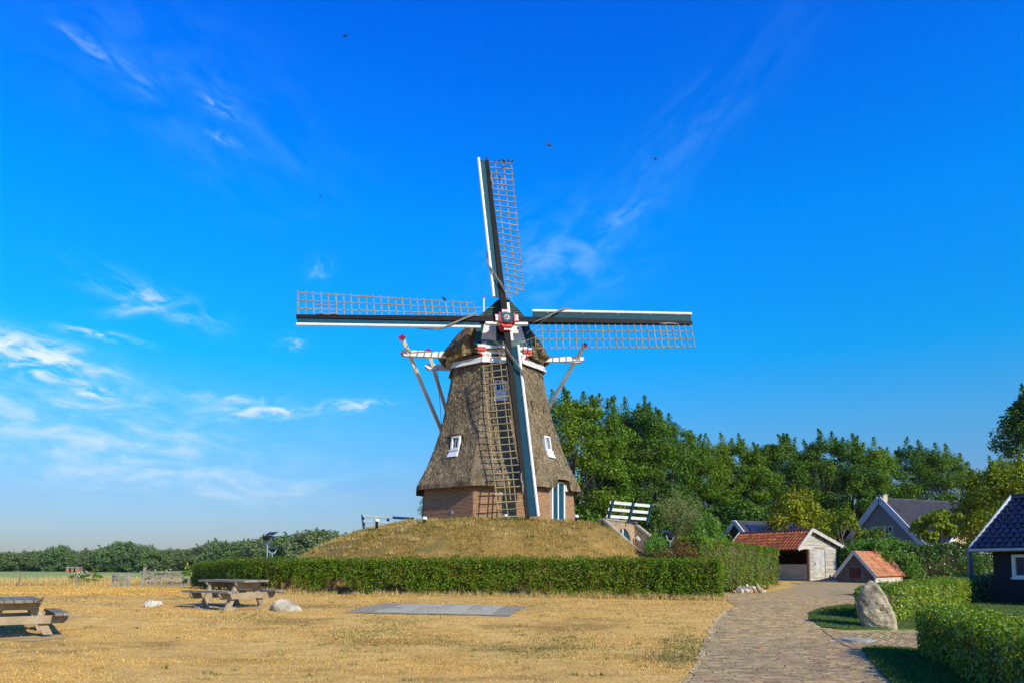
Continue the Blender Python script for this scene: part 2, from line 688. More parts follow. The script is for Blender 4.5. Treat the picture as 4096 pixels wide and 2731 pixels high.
def resample(poly, step, jit=0.0, seed=1):
    r = random.Random(seed)
    out = []
    n = len(poly)
    for i in range(n):
        a, b = Vector(poly[i][:2]), Vector(poly[(i + 1) % n][:2])
        k = max(1, int((b - a).length / step))
        nn = Vector((-(b - a).y, (b - a).x)).normalized()
        for j in range(k):
            out.append(a.lerp(b, j / k) + nn * r.uniform(-jit, jit))
    return out


def sheet(name, poly, step, zoff, m, kind='structure', jit=0.0, fn=None, seed=1, rim=0.0, parent=None):
    """a sheet lying on the ground inside an outline"""
    fn = fn or g
    bd = resample(poly, step, jit, seed)
    xs = [p[0] for p in bd]
    ys = [p[1] for p in bd]
    gx = np.arange(min(xs), max(xs), step)
    gy = np.arange(min(ys), max(ys), step)
    X, Y = np.meshgrid(gx, gy)
    X, Y = X.ravel() + 0.013, Y.ravel() + 0.017
    ok = pip(X, Y, bd)
    pts = [Vector(p) for p in bd] + [Vector((a, b)) for a, b in zip(X[ok], Y[ok])]
    n = len(bd)
    res = delaunay_2d_cdt(pts, [(i, (i + 1) % n) for i in range(n)], [], 1, 1e-5)
    vs = np.array([[p[0], p[1]] for p in res[0]])
    z = fn(vs[:, 0], vs[:, 1]) + zoff
    V = [Vector((a, b, c)) for (a, b), c in zip(vs, z)]
    F = [tuple(f) for f in res[2]]
    mb = MB().add(V, F)
    if rim:
        k = len(V)
        bz = [Vector((p[0], p[1], float(fn(p[0], p[1])) - rim)) for p in bd]
        tz = [Vector((p[0], p[1], float(fn(p[0], p[1])) + zoff)) for p in bd]
        mb.add(tz + bz, [(i, (i + 1) % n, n + (i + 1) % n, n + i) for i in range(n)])
    me = mb.mesh(name, origin_of(parent) if parent else None, True)
    if me.polygons[0].normal.z < 0:
        me.flip_normals()
    o = link(name, me, m, parent)
    if kind:
        o['kind'] = kind
    return o


grid_sheet('ground', warp(-4000, 4000, 240, 0, 7.0), warp(-300, 6000, 300, 18, 7.0), g, GRASS_DRY)
_gx = np.arange(-16.4, 14.6, 0.2)
_gy = np.arange(26.2, 56.6, 0.2)
grid_sheet('mound', _gx + MC.x + 0.85, _gy, lambda x, y: mound(x, y) - 0.06, MOUNDM)

PX_PATH = [(2690, 2900), (2775, 2731), (2810, 2650), (2850, 2560), (2872, 2500), (2910, 2455), (2955, 2424), (2905, 2396),
           (2890, 2386), (2930, 2374), (3000, 2370), (3075, 2366), (3150, 2352), (3200, 2338), (3160, 2330), (3240, 2326), (3351, 2326),
           (3500, 2332), (3613, 2328), (3640, 2340), (3560, 2362), (3430, 2400), (3385, 2420), (3300, 2432), (3235, 2455),
           (3243, 2480), (3290, 2512), (3340, 2523), (3600, 2523), (3760, 2530), (3760, 2600), (3640, 2599), (3500, 2589),
           (3445, 2601), (3470, 2632), (3510, 2680), (3560, 2731), (3700, 2900)]
PATH = [G(u, v) for u, v in PX_PATH]
path_o = sheet('path', PATH, 0.45, 0.015, PAVE, jit=0.06, seed=4)
LAWN_A = [G(u, v) for u, v in [(3445, 2601), (3500, 2589), (3640, 2599), (3800, 2640), (4060, 2760), (4200, 2900), (3700, 2900), (3560, 2731), (3510, 2680), (3470, 2632)]]
LAWN_B = [G(u, v) for u, v in [(3235, 2455), (3300, 2432), (3385, 2420), (3480, 2425), (3600, 2436), (3760, 2470), (3680, 2518), (3530, 2519), (3400, 2520), (3290, 2512), (3243, 2480)]]
LAWN_C = [G(u, v) for u, v in [(3600, 2432), (3700, 2420), (3816, 2408), (3900, 2398), (4000, 2396), (4200, 2402), (4500, 2450), (4300, 2478), (4050, 2462), (3900, 2466), (3760, 2470)]]
for nm, pl, sd in (('lawn', LAWN_A, 1), ('lawn', LAWN_B, 2), ('lawn', LAWN_C, 3)):
    sheet(nm, pl, 0.4, 0.035, LAWN, rim=0.1, jit=0.03, seed=sd)
sheet('crop_field', [(-330, 84), (2, 84), (2, 140), (30, 330), (-330, 330)], 9.0, 0.05, FIELD)
sheet('soil_patch', [Vector((p[0], p[1])) for p in [G(-60, 2562), G(120, 2566), G(270, 2552), G(260, 2534), G(120, 2525), G(-60, 2520)]], 0.4, 0.008, SOIL, jit=0.08)

sheet('soil_patch', [Vector((p[0], p[1])) for p in [G(730, 2432), G(860, 2440), G(1010, 2436), G(1060, 2424), G(960, 2412), G(800, 2410), G(700, 2418)]], 0.4, 0.008, SOIL, jit=0.10, seed=3)
SANDY = mat('sandy_verge', (0.50, 0.35, 0.17), (0.62, 0.46, 0.25), scale=6, rough=0.95, bump=0.01, spec=0.1, c3=(0.36, 0.25, 0.11), c3scale=1.2, c3lo=0.5, c3hi=0.7)
sheet('sandy_verge', [G(u, v) for u, v in [(2690, 2900), (2775, 2731), (2810, 2650), (2850, 2560), (2872, 2500), (2910, 2455), (2955, 2424), (2900, 2440), (2855, 2485), (2822, 2555), (2775, 2650), (2730, 2731), (2620, 2900)]], 0.3, 0.010, SANDY, jit=0.06, seed=6)

# paving bricks of the path: rows across it, running bond, each with its own tilt and height
CLINKER = mat('clinker', (0.28, 0.19, 0.09), (0.43, 0.31, 0.155), scale=9, rough=0.85, bump=0.004, island=0.30, hue=0.018, spec=0.25)
CLINKER_O = mat('clinker_single', (0.28, 0.19, 0.09), (0.43, 0.31, 0.155), scale=9, rough=0.85, bump=0.004, objrand=0.30, hue=0.018, spec=0.25)


def brick_verts(l, w, h, c=0.004):
    a, b = l / 2, w / 2
    return ([(-a, -b, 0), (a, -b, 0), (a, b, 0), (-a, b, 0), (-a + c, -b + c, h), (a - c, -b + c, h), (a - c, b - c, h), (-a + c, b - c, h)],
            [(4, 5, 6, 7), (0, 1, 5, 4), (1, 2, 6, 5), (2, 3, 7, 6), (3, 0, 4, 7)])


def lay_paving():
    rng = random.Random(11)
    poly = [(p.x, p.y) for p in PATH]
    lawns = [[(p.x, p.y) for p in pl] for pl in (LAWN_A, LAWN_B)]
    L0, W0_, = 0.215, 0.098
    pos = []
    y = 7.3
    row = 0
    while y < 33.0:
        x = -1.0 + (row % 2) * L0 / 2 + rng.uniform(-0.02, 0.02)
        while x < 12.5:
            pos.append((x, y))
            x += L0
        y += W0_
        row += 1
    P = np.array(pos)
    ok = pip(P[:, 0], P[:, 1], poly)
    for lw in lawns:
        ok &= ~pip(P[:, 0], P[:, 1], lw)
    P = P[ok]
    # the branch to the right is laid at an angle: leave it to a second, turned field
    br = [(G(3345, 2530).x, G(3345, 2530).y), (G(3600, 2528).x, G(3600, 2528).y), (G(3760, 2532).x, G(3760, 2532).y), (G(3760, 2598).x, G(3760, 2598).y),
          (G(3500, 2590).x, G(3500, 2590).y), (G(3440, 2604).x, G(3440, 2604).y)]
    main = P[~pip(P[:, 0], P[:, 1], br)]
    items = []
    for x, y in main:
        items.append((x, y, rng.gauss(0, 0.025)))
    c, s = math.cos(0.75), math.sin(0.75)
    bx, by = [q[0] for q in br], [q[1] for q in br]
    cx, cy = sum(bx) / 6, sum(by) / 6
    cand = []
    for r in range(-45, 45):
        for k in range(-20, 20):
            a, b = k * L0 + (r % 2) * L0 / 2, r * W0_
            cand.append((cx + a * c - b * s, cy + a * s + b * c))
    cand = np.array(cand)
    for x, y in cand[pip(cand[:, 0], cand[:, 1], br)]:
        items.append((x, y, 0.75 + rng.gauss(0, 0.03)))
    items = [it for it in items if rng.random() > 0.012]
    items.sort(key=lambda it: it[1])
    v, f = brick_verts(0.2135, 0.0955, 0.03, 0.003)
    pm = bpy.data.meshes.new('paving_brick')
    pm.from_pydata(v, [], f)
    pm.update()
    rest = MB()
    seen = 0
    for x, y, a in items:
        z = gz(x, y) - 0.011 + rng.gauss(0, 0.0035)
        tx, ty = rng.gauss(0, 0.03), rng.gauss(0, 0.014)
        infr = abs(x / y) < 0.69 and y > 9.6
        if infr and seen < 300:
            seen += 1
            o = link('paving_brick', pm, CLINKER_O, path_o, (x, y, z))
            o.rotation_euler = (tx, ty, a)
        else:
            m = Matrix.Translation((x, y, z)) @ Matrix.Rotation(a, 4, 'Z') @ Matrix.Rotation(tx, 4, 'X') @ Matrix.Rotation(ty, 4, 'Y')
            rest.add([m @ Vector(q) for q in v], f)
    rest.build('paving_bricks', CLINKER, path_o, kind='stuff')
    # edging course between the path and its branch
    a, b = G(3292, 2518), G(3436, 2606)
    n = 16
    for i in range(n):
        p = a.lerp(b, (i + 0.5) / n)
        o = link('edging_brick', pm, CLINKER_O, path_o, (p.x, p.y, gz(p.x, p.y) + 0.001))
        o.rotation_euler = (0, 0, math.atan2(b.y - a.y, b.x - a.x) + 0.02 * (i % 3))


lay_paving()

# concrete slabs lying in the dry lawn
PADM = mat('old_asphalt', (0.27, 0.225, 0.155), (0.37, 0.315, 0.225), scale=12, rough=0.95, bump=0.01, spec=0.1, c3=(0.20, 0.17, 0.11), c3scale=2.0, c3lo=0.55, c3hi=0.75)
SLABM = mat('pale_concrete', (0.36, 0.32, 0.235), (0.46, 0.415, 0.31), scale=8, rough=0.9, bump=0.003, spec=0.2, objrand=0.12)
_c = [G(1375, 2451), G(2040, 2465), G(2105, 2425), G(1535, 2413)]
pad_o = sheet('slab_pad', _c, 0.4, 0.016, PADM, jit=0.05, seed=8)


def pad_pt(a, b):
    return (_c[0].lerp(_c[1], a)).lerp(_c[3].lerp(_c[2], a), b)


for (a0, a1, b0, b1) in [(.17, .27, .08, .86), (.28, .37, .08, .45), (.28, .36, .5, .86), (.375, .46, .08, .34), (.37, .58, .38, .62), (.37, .46, .66, .88),
                         (.47, .56, .66, .88), (.57, .66, .64, .88), (.465, .60, .08, .34), (.59, .67, .36, .60), (.61, .70, .08, .34), (.68, .76, .40, .88), (.71, .78, .08, .36),
                         (.77, .86, .44, .88), (.79, .875, .08, .40)]:
    mb = MB()
    top = [pad_pt(a, b) for a, b in ((a0, b0), (a1, b0), (a1, b1), (a0, b1))]
    P = []
    for dz in (0.0, 0.034):
        for q in top:
            P.append(Vector((q.x, q.y, gz(q.x, q.y) + dz)))
    mb.add(P, [(4, 5, 6, 7), (0, 1, 5, 4), (1, 2, 6, 5), (2, 3, 7, 6), (3, 0, 4, 7)])
    mb.build('concrete_slab', SLABM, pad_o)

# round cover beside the path
_p = G(3425, 2562)
cv = MB()
cv.prism([(0.34 * math.cos(t * math.pi / 14), 0.34 * math.sin(t * math.pi / 14)) for t in range(28)], Fr(_p, (1, 0, 0), (0, 1, 0), (0, 0, 1)), 0.0, 0.045)
cvo = cv.build('round_cover', mat('grey_cover', (0.24, 0.25, 0.24), (0.31, 0.32, 0.30), scale=14, rough=0.9, bump=0.002), loc=_p, bevel=0.008)
tag(cvo, 'flat round grey concrete cover set in the brick paving by the standing stone', 'cover')
ky = MB()
ky.prism([(0.28 * math.cos(t * math.pi / 14), 0.28 * math.sin(t * math.pi / 14)) for t in range(28)], Fr(_p, (1, 0, 0), (0, 1, 0), (0, 0, 1)), 0.046, 0.052)
ky.build('inner_disc', SLABM, cvo)


# ------------------------------------------------------------------ grass
def grow_grass():
    rng = np.random.default_rng(5)
    pathp = [(p.x, p.y) for p in PATH]
    padp = [(p.x, p.y) for p in _c]
    n = 300000
    y = 7.6 * (29.0 / 7.6) ** rng.random(n)
    x = (rng.random(n) * 2 - 1) * 0.74 * y
    inp = pip(x, y, pathp)
    edge = value_noise(x * 3, y * 3, 1.5, 12)
    keep = ~inp | ((rng.random(n) < 0.015) & (y < 20))
    inpad = pip(x, y, padp)
    keep &= ~(inpad & (rng.random(n) > 0.05)) & (x < 6.8 + 0.02 * y)
    for lw in (LAWN_A, LAWN_B, LAWN_C):
        keep &= ~pip(x, y, [(p.x, p.y) for p in lw])
    x, y, inp = x[keep], y[keep], inp[keep]
    # green tufts: along the path, under the hedge, and here and there
    px_edge = np.interp(y, [8, 10, 12, 14, 16, 20, 24], [1.9, 2.42, 2.95, 3.5, 3.95, 4.9, 6.3])
    near = np.exp(-((x - px_edge + 0.35) / 0.45) ** 2) * S(24, 15, y) * 1.1
    gn = value_noise(x, y, 0.55, 21) + 0.6 * value_noise(x, y, 2.0, 22) + 1.35 * near
    green = gn > 1.25 + rng.normal(0, 0.42, len(x))
    dens = value_noise(x, y, 1.1, 31)
    thin = rng.random(len(x)) < 0.18 + 0.82 * np.clip(dens + 0.25 + 0.6 * value_noise(x * 0.7, y, 2.6, 33), 0, 1)
    z = g(x, y)
    h = (0.018 + 0.0008 * y) * rng.uniform(0.3, 1.0, len(x)) * np.where(rng.random(len(x)) < 0.06, 2.0, 1.0)
    w = 0.006 + 0.0010 * y
    P = np.stack([x, y, z], 1)
    for nm, mk, mm, hs in (('dry_grass', thin & ~green & ~inp, BLADE_DRY, 1.0), ('green_grass', green | inp, BLADE_GREEN, 1.35)):
        V, F = blade_mesh(P[mk], h[mk] * hs, w[mk], rng, 0.995 if hs == 1.0 else 0.93)
        o = link(nm, np_mesh(nm, V, F), mm)
        tag(o, {'dry_grass': 'short sun-bleached dry lawn grass', 'green_grass': 'green grass tufts left in the dry lawn beside the path'}[nm], 'grass', kind='stuff')
    # short green lawns
    Ps = []
    for pl, k in ((LAWN_A, 45000), (LAWN_B, 30000), (LAWN_C, 15000)):
        pp = [(p.x, p.y) for p in pl]
        xs, ys = [p[0] for p in pp], [p[1] for p in pp]
        xx = rng.uniform(min(xs), max(xs), k)
        yy = rng.uniform(min(ys), max(ys), k)
        ok = pip(xx, yy, pp)
        Ps.append(np.stack([xx[ok], yy[ok], g(xx[ok], yy[ok]) + 0.03], 1))
    P = np.concatenate(Ps)
    V, F = blade_mesh(P, rng.uniform(0.025, 0.06, len(P)), 0.008 + 0.0007 * P[:, 1], rng, 0.8)
    tag(link('lawn_grass', np_mesh('lawn_grass', V, F), BLADE_LAWN), 'short green grass of the lawns round the standing stone', 'grass', kind='stuff')
    # mound: longer matted dry grass
    n = 170000
    a = rng.uniform(-2.2, 2.2, n)
    r = rng.uniform(3.9, 14.5, n)
    x, y = MC.x + np.sin(a) * r, MC.y - np.cos(a) * r
    p = (x - AO.x) * AN.x + (y - AO.y) * AN.y
    q = (x - AO.x) * AD.x + (y - AO.y) * AD.y
    z = mound(x, y)
    ok = ~((p > -0.4) & (q > -2.15) & (q < 1.7)) & (z > g(x, y) - 0.02)
    ok &= (value_noise(x, y, 1.7, 41) + rng.normal(0, 0.4, n)) > -0.25
    x, y, z = x[ok], y[ok], z[ok] - 0.05
    P = np.stack([x, y, z], 1)
    h = rng.uniform(0.04, 0.15, len(x)) * (1 + 0.3 * value_noise(x, y, 3.0, 42))
    V, F = blade_mesh(P, h, 0.022, rng, 0.998)
    tag(link('mound_grass', np_mesh('mound_grass', V, F), BLADE_MOUND), 'matted dry grass covering the mill mound', 'grass', kind='stuff')
    # separate tufts: coarse grass and weeds on the mound and on the lawn
    def tufts(nm, lab, C, per, rad, h0, h1, w, mm):
        k = len(C)
        off = rng.normal(0, 1, (k * per, 2)) * np.repeat(rng.uniform(0.4, 1.3, k), per)[:, None] * rad
        P = np.repeat(C, per, axis=0)
        P[:, :2] += off
        hh = rng.uniform(h0, h1, k * per) * np.repeat(rng.uniform(0.6, 1.4, k), per)
        V, F = blade_mesh(P, hh, w, rng, 0.9)
        tag(link(nm, np_mesh(nm, V, F), mm), lab, 'grass', kind='stuff')
    k = 620
    a = rng.uniform(-1.9, 1.9, k)
    r = rng.uniform(4.4, 12.5, k)
    x, y = MC.x + np.sin(a) * r, MC.y - np.cos(a) * r
    p = (x - AO.x) * AN.x + (y - AO.y) * AN.y
    q = (x - AO.x) * AD.x + (y - AO.y) * AD.y
    ok = ~((p > -0.6) & (q > -2.4) & (q < 2.0))
    C = np.stack([x, y, mound(x, y) - 0.06], 1)[ok]
    half = len(C) * 2 // 3
    tufts('dry_tufts', 'coarse straw-coloured tufts standing up on the mill mound', C[:half], 34, 0.16, 0.08, 0.24, 0.02, BLADE_TALL)
    tufts('green_tufts', 'small green tufts and weeds on the mill mound', C[half:], 26, 0.12, 0.06, 0.18, 0.025, BLADE_GREEN)
    k = 420
    y = 8.5 * (27.5 / 8.5) ** rng.random(k)
    x = (rng.random(k) * 2 - 1) * 0.72 * y
    ok = ~pip(x, y, pathp) & ~pip(x, y, padp) & (x < 5.5)
    C = np.stack([x, y, g(x, y)], 1)[ok]
    half = len(C) // 2
    tufts('dry_tufts', 'longer straw tufts left standing in the dry lawn', C[:half], 26, 0.07, 0.03, 0.10, 0.012, BLADE_TALL)
    tufts('green_tufts', 'small green weeds scattered in the dry lawn', C[half:], 22, 0.06, 0.02, 0.07, 0.014, BLADE_GREEN)
    # dry stalks along the foot of the front hedge
    k = 260
    u_ = rng.uniform(1050, 2900, k)
    D_ = np.interp(u_, [1150, 1550, 2000, 2450, 2700, 2900], [29.8, 28.4, 27.4, 26.2, 25.4, 24.8]) - rng.uniform(0.05, 0.45, k)
    x = (u_ - 2048) / 3000 * D_
    tufts('dry_tufts', 'dry stalks and grass along the foot of the front hedge', np.stack([x, D_, g(x, D_)], 1), 24, 0.10, 0.08, 0.26, 0.014, BLADE_TALL)
    # further lawn to the left, seen at a shallow angle
    n = 90000
    y = 28.5 + 34 * rng.random(n) ** 1.3
    x = -(0.16 + 0.56 * rng.random(n)) * y
    ok = x < -9.5 - 0.35 * (y - 28.5)
    x, y = x[ok], y[ok]
    P = np.stack([x, y, g(x, y)], 1)
    gr = value_noise(x * 0.6, y, 0.5, 61) > 0.75 + rng.normal(0, 0.2, len(x))
    for nm, mk, mm, lab in (('dry_grass', ~gr, BLADE_DRY, 'short dry grass of the far lawn before the fence'), ('green_grass', gr, BLADE_GREEN, 'greener grass strips of the far lawn before the fence')):
        V, F = blade_mesh(P[mk], rng.uniform(0.03, 0.10, mk.sum()), 0.05, rng, 0.98)
        tag(link(nm, np_mesh(nm, V, F), mm), lab, 'grass', kind='stuff')
    # tall straw-coloured grass at the edge of the field
    n = 46000
    x = rng.uniform(-62, -16, n)
    y = 63 + 13 * rng.random(n) + 1.2 * value_noise(x, x * 0.3, 0.4, 51)
    z = g(x, y)
    cl = value_noise(x, y, 0.8, 52)
    h = 0.50 + 0.38 * cl.clip(-0.8, 1) + rng.uniform(-0.3, 0.32, n)
    gate = np.abs(x / y + 0.52) > 0.012
    P = np.stack([x, y, z], 1)[gate]
    V, F = blade_mesh(P, h[gate].clip(0.12), 0.05, rng, 0.85)
    tag(link('tall_dry_grass', np_mesh('tall_dry_grass', V, F), BLADE_TALL), 'tall straw-coloured grass along the edge of the far field', 'grass', kind='stuff')


grow_grass()


# ------------------------------------------------------------------ common materials of built things
WHITE = mat('white_paint', (0.78, 0.77, 0.74), (0.70, 0.69, 0.66), scale=3, rough=0.55, bump=0.001, c3=(0.52, 0.50, 0.45), c3scale=6, c3lo=0.6, c3hi=0.8, spec=0.4)
CREAM = mat('cream_paint', (0.62, 0.56, 0.42), (0.70, 0.64, 0.50), scale=4, rough=0.6, spec=0.35)
RED = mat('red_paint', (0.62, 0.022, 0.012), (0.54, 0.018, 0.010), scale=5, rough=0.45, spec=0.45)
CRIMSON = mat('crimson_paint', (0.42, 0.012, 0.05), (0.36, 0.01, 0.04), scale=5, rough=0.5)
TEAL = mat('teal_paint', (0.008, 0.052, 0.080), (0.013, 0.070, 0.105), scale=3, rough=0.6, bump=0.001, spec=0.12)
TEAL_OLD = mat('weathered_teal', (0.03, 0.085, 0.10), (0.10, 0.15, 0.155), scale=6, stretch=(1, 1, 6), rough=0.7, bump=0.01)
GREEN_BD = mat('dark_green_board', (0.012, 0.045, 0.035), (0.03, 0.075, 0.055), scale=4, rough=0.45, spec=0.45)
BLACK = mat('black_tarred_steel', (0.007, 0.006, 0.006), (0.014, 0.012, 0.011), scale=3, rough=0.6, bump=0.002, spec=0.12, c3=(0.06, 0.055, 0.05), c3scale=3, c3lo=0.7, c3hi=0.85)
LATH = mat('bare_lath_wood', (0.20, 0.15, 0.075), (0.32, 0.255, 0.14), scale=2.5, rough=0.85, objrand=0.2, c3=(0.20, 0.17, 0.10), c3scale=1.5)
CLOTH = mat('furled_sailcloth', (0.14, 0.13, 0.11), (0.28, 0.26, 0.225), scale=8, rough=0.9, bump=0.02)
ROPE = mat('rope', (0.35, 0.28, 0.16), (0.45, 0.38, 0.24), scale=20, rough=0.9)
THATCH = mat('thatch', (0.135, 0.096, 0.056), (0.34, 0.26, 0.155), scale=3.0, stretch=(5, 5, 1.0), rough=0.95, bump=0.05, bscale=6, spec=0.08,
             c3=(0.10, 0.078, 0.04), c3scale=0.62, c3lo=0.46, c3hi=0.64, detail=9)
STRAW = leaf_mat('thatch_reeds', (0.135, 0.098, 0.058), (0.43, 0.335, 0.205), trans=0.0, rough=0.9, var=0.28, patch=(0.17, 0.125, 0.075), pscale=0.8)
MORTAR = mat('mortar', (0.46, 0.325, 0.185), (0.40, 0.28, 0.16), scale=9, rough=0.95, bump=0.004)
BRICK_O = mat('brick_single', (0.195, 0.070, 0.028), (0.285, 0.115, 0.046), scale=14, rough=0.85, bump=0.003, objrand=0.38, hue=0.012)
BRICK = mat('brick', (0.195, 0.070, 0.028), (0.285, 0.115, 0.046), scale=14, rough=0.85, bump=0.003, island=0.38, hue=0.012)
GLASS = glass_mat('window_glass')
DARK = mat('opening_shade', (0.012, 0.011, 0.01), rough=0.9)  # near-black colour stands for the shade inside openings


def bpt(name, l=0.21, w=0.049, h=0.014, c=0.003):
    v, f = brick_verts(l, w, h, c)
    me = bpy.data.meshes.new(name)
    me.from_pydata(v, [], f)
    me.update()
    return me, v, f


BR_ME, BR_V, BR_F = bpt('brick')
BR_ME.materials.append(BRICK_O)


def put(o, M, root):
    o.matrix_local = Matrix.Translation(-origin_of(root)) @ M
    return o


def lay_bricks(root, part, jobs, limit=300, name='brick', single=None, joined=None):
    """jobs: list of (matrix, length scale) in world space, the ones to keep single first"""
    rest = MB()
    me = BR_ME
    if single is not None:
        me = BR_ME.copy()
        me.materials.clear()
        me.materials.append(single)
    for i, (M, sx) in enumerate(jobs):
        if i < limit:
            o = link(name, me, None, part)
            put(o, M @ Matrix.Diagonal((sx, 1, 1, 1)), root)
        else:
            rest.add([M @ Vector((v[0] * sx, v[1], v[2])) for v in BR_V], BR_F)
    if rest.v:
        rest.build(name + '_work', joined or BRICK, part, kind='stuff')


def course(fr, width_fn, z0, z1, hole, rng, pitch=0.22, ch=0.067):
    """running-bond bricks on a wall face: frame x along, y up, z out"""
    jobs = []
    k = 0
    z = z0 + ch / 2
    while z < z1:
        a0, a1 = width_fn(z)
        x = a0 + (k % 2) * pitch / 2
        segs = []
        if k % 2:
            segs.append((a0, a0 + pitch / 2))
        while x < a1 - 0.03:
            segs.append((x, min(x + pitch, a1)))
            x += pitch
        for s0, s1 in segs:
            l = s1 - s0 - 0.018
            if l < 0.04:
                continue
            c = (s0 + s1) / 2
            if hole and hole(c, z, l):
                continue
            M = Fr(fr.p(c, z, 0.0), fr.x, fr.y, fr.z).m() @ Matrix.Rotation(rng.gauss(0, 0.006), 4, 'Z') @ Matrix.Translation((0, 0, rng.uniform(-0.011, -0.007)))
            jobs.append((M, l / 0.21))
        k += 1
        z += ch
    return jobs


# ------------------------------------------------------------------ the windmill
PH0 = math.radians(8.4)
C225 = math.cos(math.radians(22.5))
mill = empty('windmill', (MC.x, MC.y, MTOP), 'thatched octagonal windmill with brick base and four lattice sails on the grassy mound', 'windmill')


def dph(p):
    return Vector((math.sin(p), -math.cos(p), 0))


def tph(p):
    return Vector((math.cos(p), math.sin(p), 0))


PROF_V = [1462, 1479, 1540, 1600, 1700, 1807, 1890, 1960]
PROF_R = [2.47, 2.51, 2.65, 2.81, 3.11, 3.60, 4.07, 4.60]
PROF_Z = [U(2000, v, 40.2).z for v in PROF_V]
Z_NECK, Z_EAVE = PROF_Z[0], PROF_Z[-1]


def RT(z):
    return float(np.interp(-z, [-q for q in PROF_Z], PROF_R))


def RB(z):
    return 4.27 - 0.06 * (z - MTOP)


Z_BT = Z_EAVE + 0.25
DOOR_PH = PH0 + math.radians(45)
DOOR_TOP = U(2220, 1924, 37.75).z


def build_brick_base():
    mb = MB()
    cs = [PH0 + math.radians(22.5 + 45 * k) for k in range(8)]
    zs = (MTOP - 0.6, Z_BT)
    P = []
    for z in zs:
        for p in cs:
            P.append(MC + dph(p) * RB(z) + Vector((0, 0, z)))
    mb.add(P, [(k, (k + 1) % 8, 8 + (k + 1) % 8, 8 + k) for k in range(8)] + [tuple(range(8, 16))])
    base = mb.build('brick_base', MORTAR, mill)
    rng = random.Random(2)
    jobs = []
    order = [0, 1, -1, 2, -2]
    for k in order:
        p = PH0 + math.radians(45 * k)
        n, t = dph(p), tph(p)
        ap = lambda z: RB(z) * C225
        y = Vector((0, 0, 1)) + n * (-0.06 * C225)
        fr = Fr(MC + n * ap(MTOP) + Vector((0, 0, MTOP)), t, y, t.cross(y))
        hw = lambda z: (-(RB(MTOP + z) * math.sin(math.radians(22.5)) + 0.008), RB(MTOP + z) * math.sin(math.radians(22.5)) + 0.008)
        hole = None
        if k == 0:
            hole = lambda c, z, l: abs(c + 0.2) < 0.36 and MTOP + z > WIN_Z0
        if k == 1:
            hole = lambda c, z, l: abs(c) < 0.60 and MTOP + z < DOOR_TOP + 0.05
        if k == -1:
            hole = lambda c, z, l: abs(c - 0.25) < 0.10 and abs(z - 0.26) < 0.09
        j = course(fr, hw, -0.2, Z_BT - MTOP - 0.05, hole, rng)
        if k == 0:                       # the ones in full view first
            j.sort(key=lambda q: abs(q[0].translation.z - (MTOP + 0.75)))
        jobs += j
        if k == -1:
            v = MB().box(-0.08, 0.08, -0.08, 0.08, -0.01, 0.03, Fr(fr.p(0.25, 0.26, 0), fr.x, fr.y, fr.z))
            vo = v.build('vent', mat('vent_grey', (0.35, 0.38, 0.42), rough=0.5), mill)
            gr = MB()
            for q in range(4):
                gr.box(-0.06, 0.06, -0.05 + q * 0.028, -0.04 + q * 0.028, 0.031, 0.036, Fr(fr.p(0.25, 0.26, 0), fr.x, fr.y, fr.z))  # dark strips laid on the vent for the shade in its slots
            gr.build('dark_slot', DARK, vo)
    lay_bricks(mill, base, jobs, 300)


WIN_Z0 = U(2006, 1977, 36.2).z


def window(p, lat, zc, w, h, lean, ap, depth=0.16, apron=0.0, cols=2, rows=2, sill=True, parent=mill, frm=None):
    """a window: frame bars, panes, glazing bar, white apron below"""
    n, t = dph(p), tph(p)
    up = Vector((0, 0, math.cos(lean))) - n * math.sin(lean)
    fr = Fr(MC + n * ap + t * lat + Vector((0, 0, zc)), t, up, t.cross(up))
    b = MB()
    bw = 0.085
    b.box(-w / 2, -w / 2 + bw, -h / 2, h / 2, -depth, 0.02, fr)
    b.box(w / 2 - bw, w / 2, -h / 2, h / 2, -depth, 0.02, fr)
    b.box(-w / 2 + bw, w / 2 - bw, h / 2 - bw, h / 2, -depth, 0.02, fr)
    b.box(-w / 2 + bw, w / 2 - bw, -h / 2, -h / 2 + bw * 1.3, -depth, 0.02, fr)
    wo = b.build('window', WHITE, parent)
    MB().box(-w / 2 + bw, w / 2 - bw, -h / 2 + bw, h / 2 - bw, -depth * 0.55 - 0.02, -depth * 0.55, fr).build('pane', GLASS, wo)
    gb = MB()
    for c in range(1, cols):
        x = -w / 2 + bw + (w - 2 * bw) * c / cols
        gb.box(x - 0.022, x + 0.022, -h / 2 + bw, h / 2 - bw, -depth * 0.5, -depth * 0.2, fr)
    for r in range(1, rows):
        y = -h / 2 + bw + (h - 2 * bw) * r / rows
        gb.box(-w / 2 + bw, w / 2 - bw, y - 0.016, y + 0.016, -depth * 0.5, -depth * 0.26, fr)
    if gb.v:
        gb.build('glazing_bar', WHITE, wo)
    if sill:
        MB().box(-w / 2 - 0.05, w / 2 + 0.05, -h / 2 - 0.06, -h / 2 - 0.002, -depth, 0.09, fr).build('sill', WHITE, wo)
    if apron:
        P0 = [fr.p(-w / 2, -h / 2 - 0.062, 0.05), fr.p(w / 2, -h / 2 - 0.062, 0.05)]
        z1 = zc - h / 2 - apron
        r1 = RT(z1) * C225 + 0.09
        P1 = [MC + n * r1 + t * (lat - w / 2 - 0.06) + Vector((0, 0, z1)), MC + n * r1 + t * (lat + w / 2 + 0.06) + Vector((0, 0, z1))]
        d = -n * 0.10
        V = P0 + [P1[1], P1[0]]
        a = MB().add(V + [q + d for q in V], [(0, 1, 2, 3), (7, 6, 5, 4), (0, 4, 5, 1), (1, 5, 6, 2), (2, 6, 7, 3), (3, 7, 4, 0)])
        a.build('apron', WHITE, wo)
    return wo


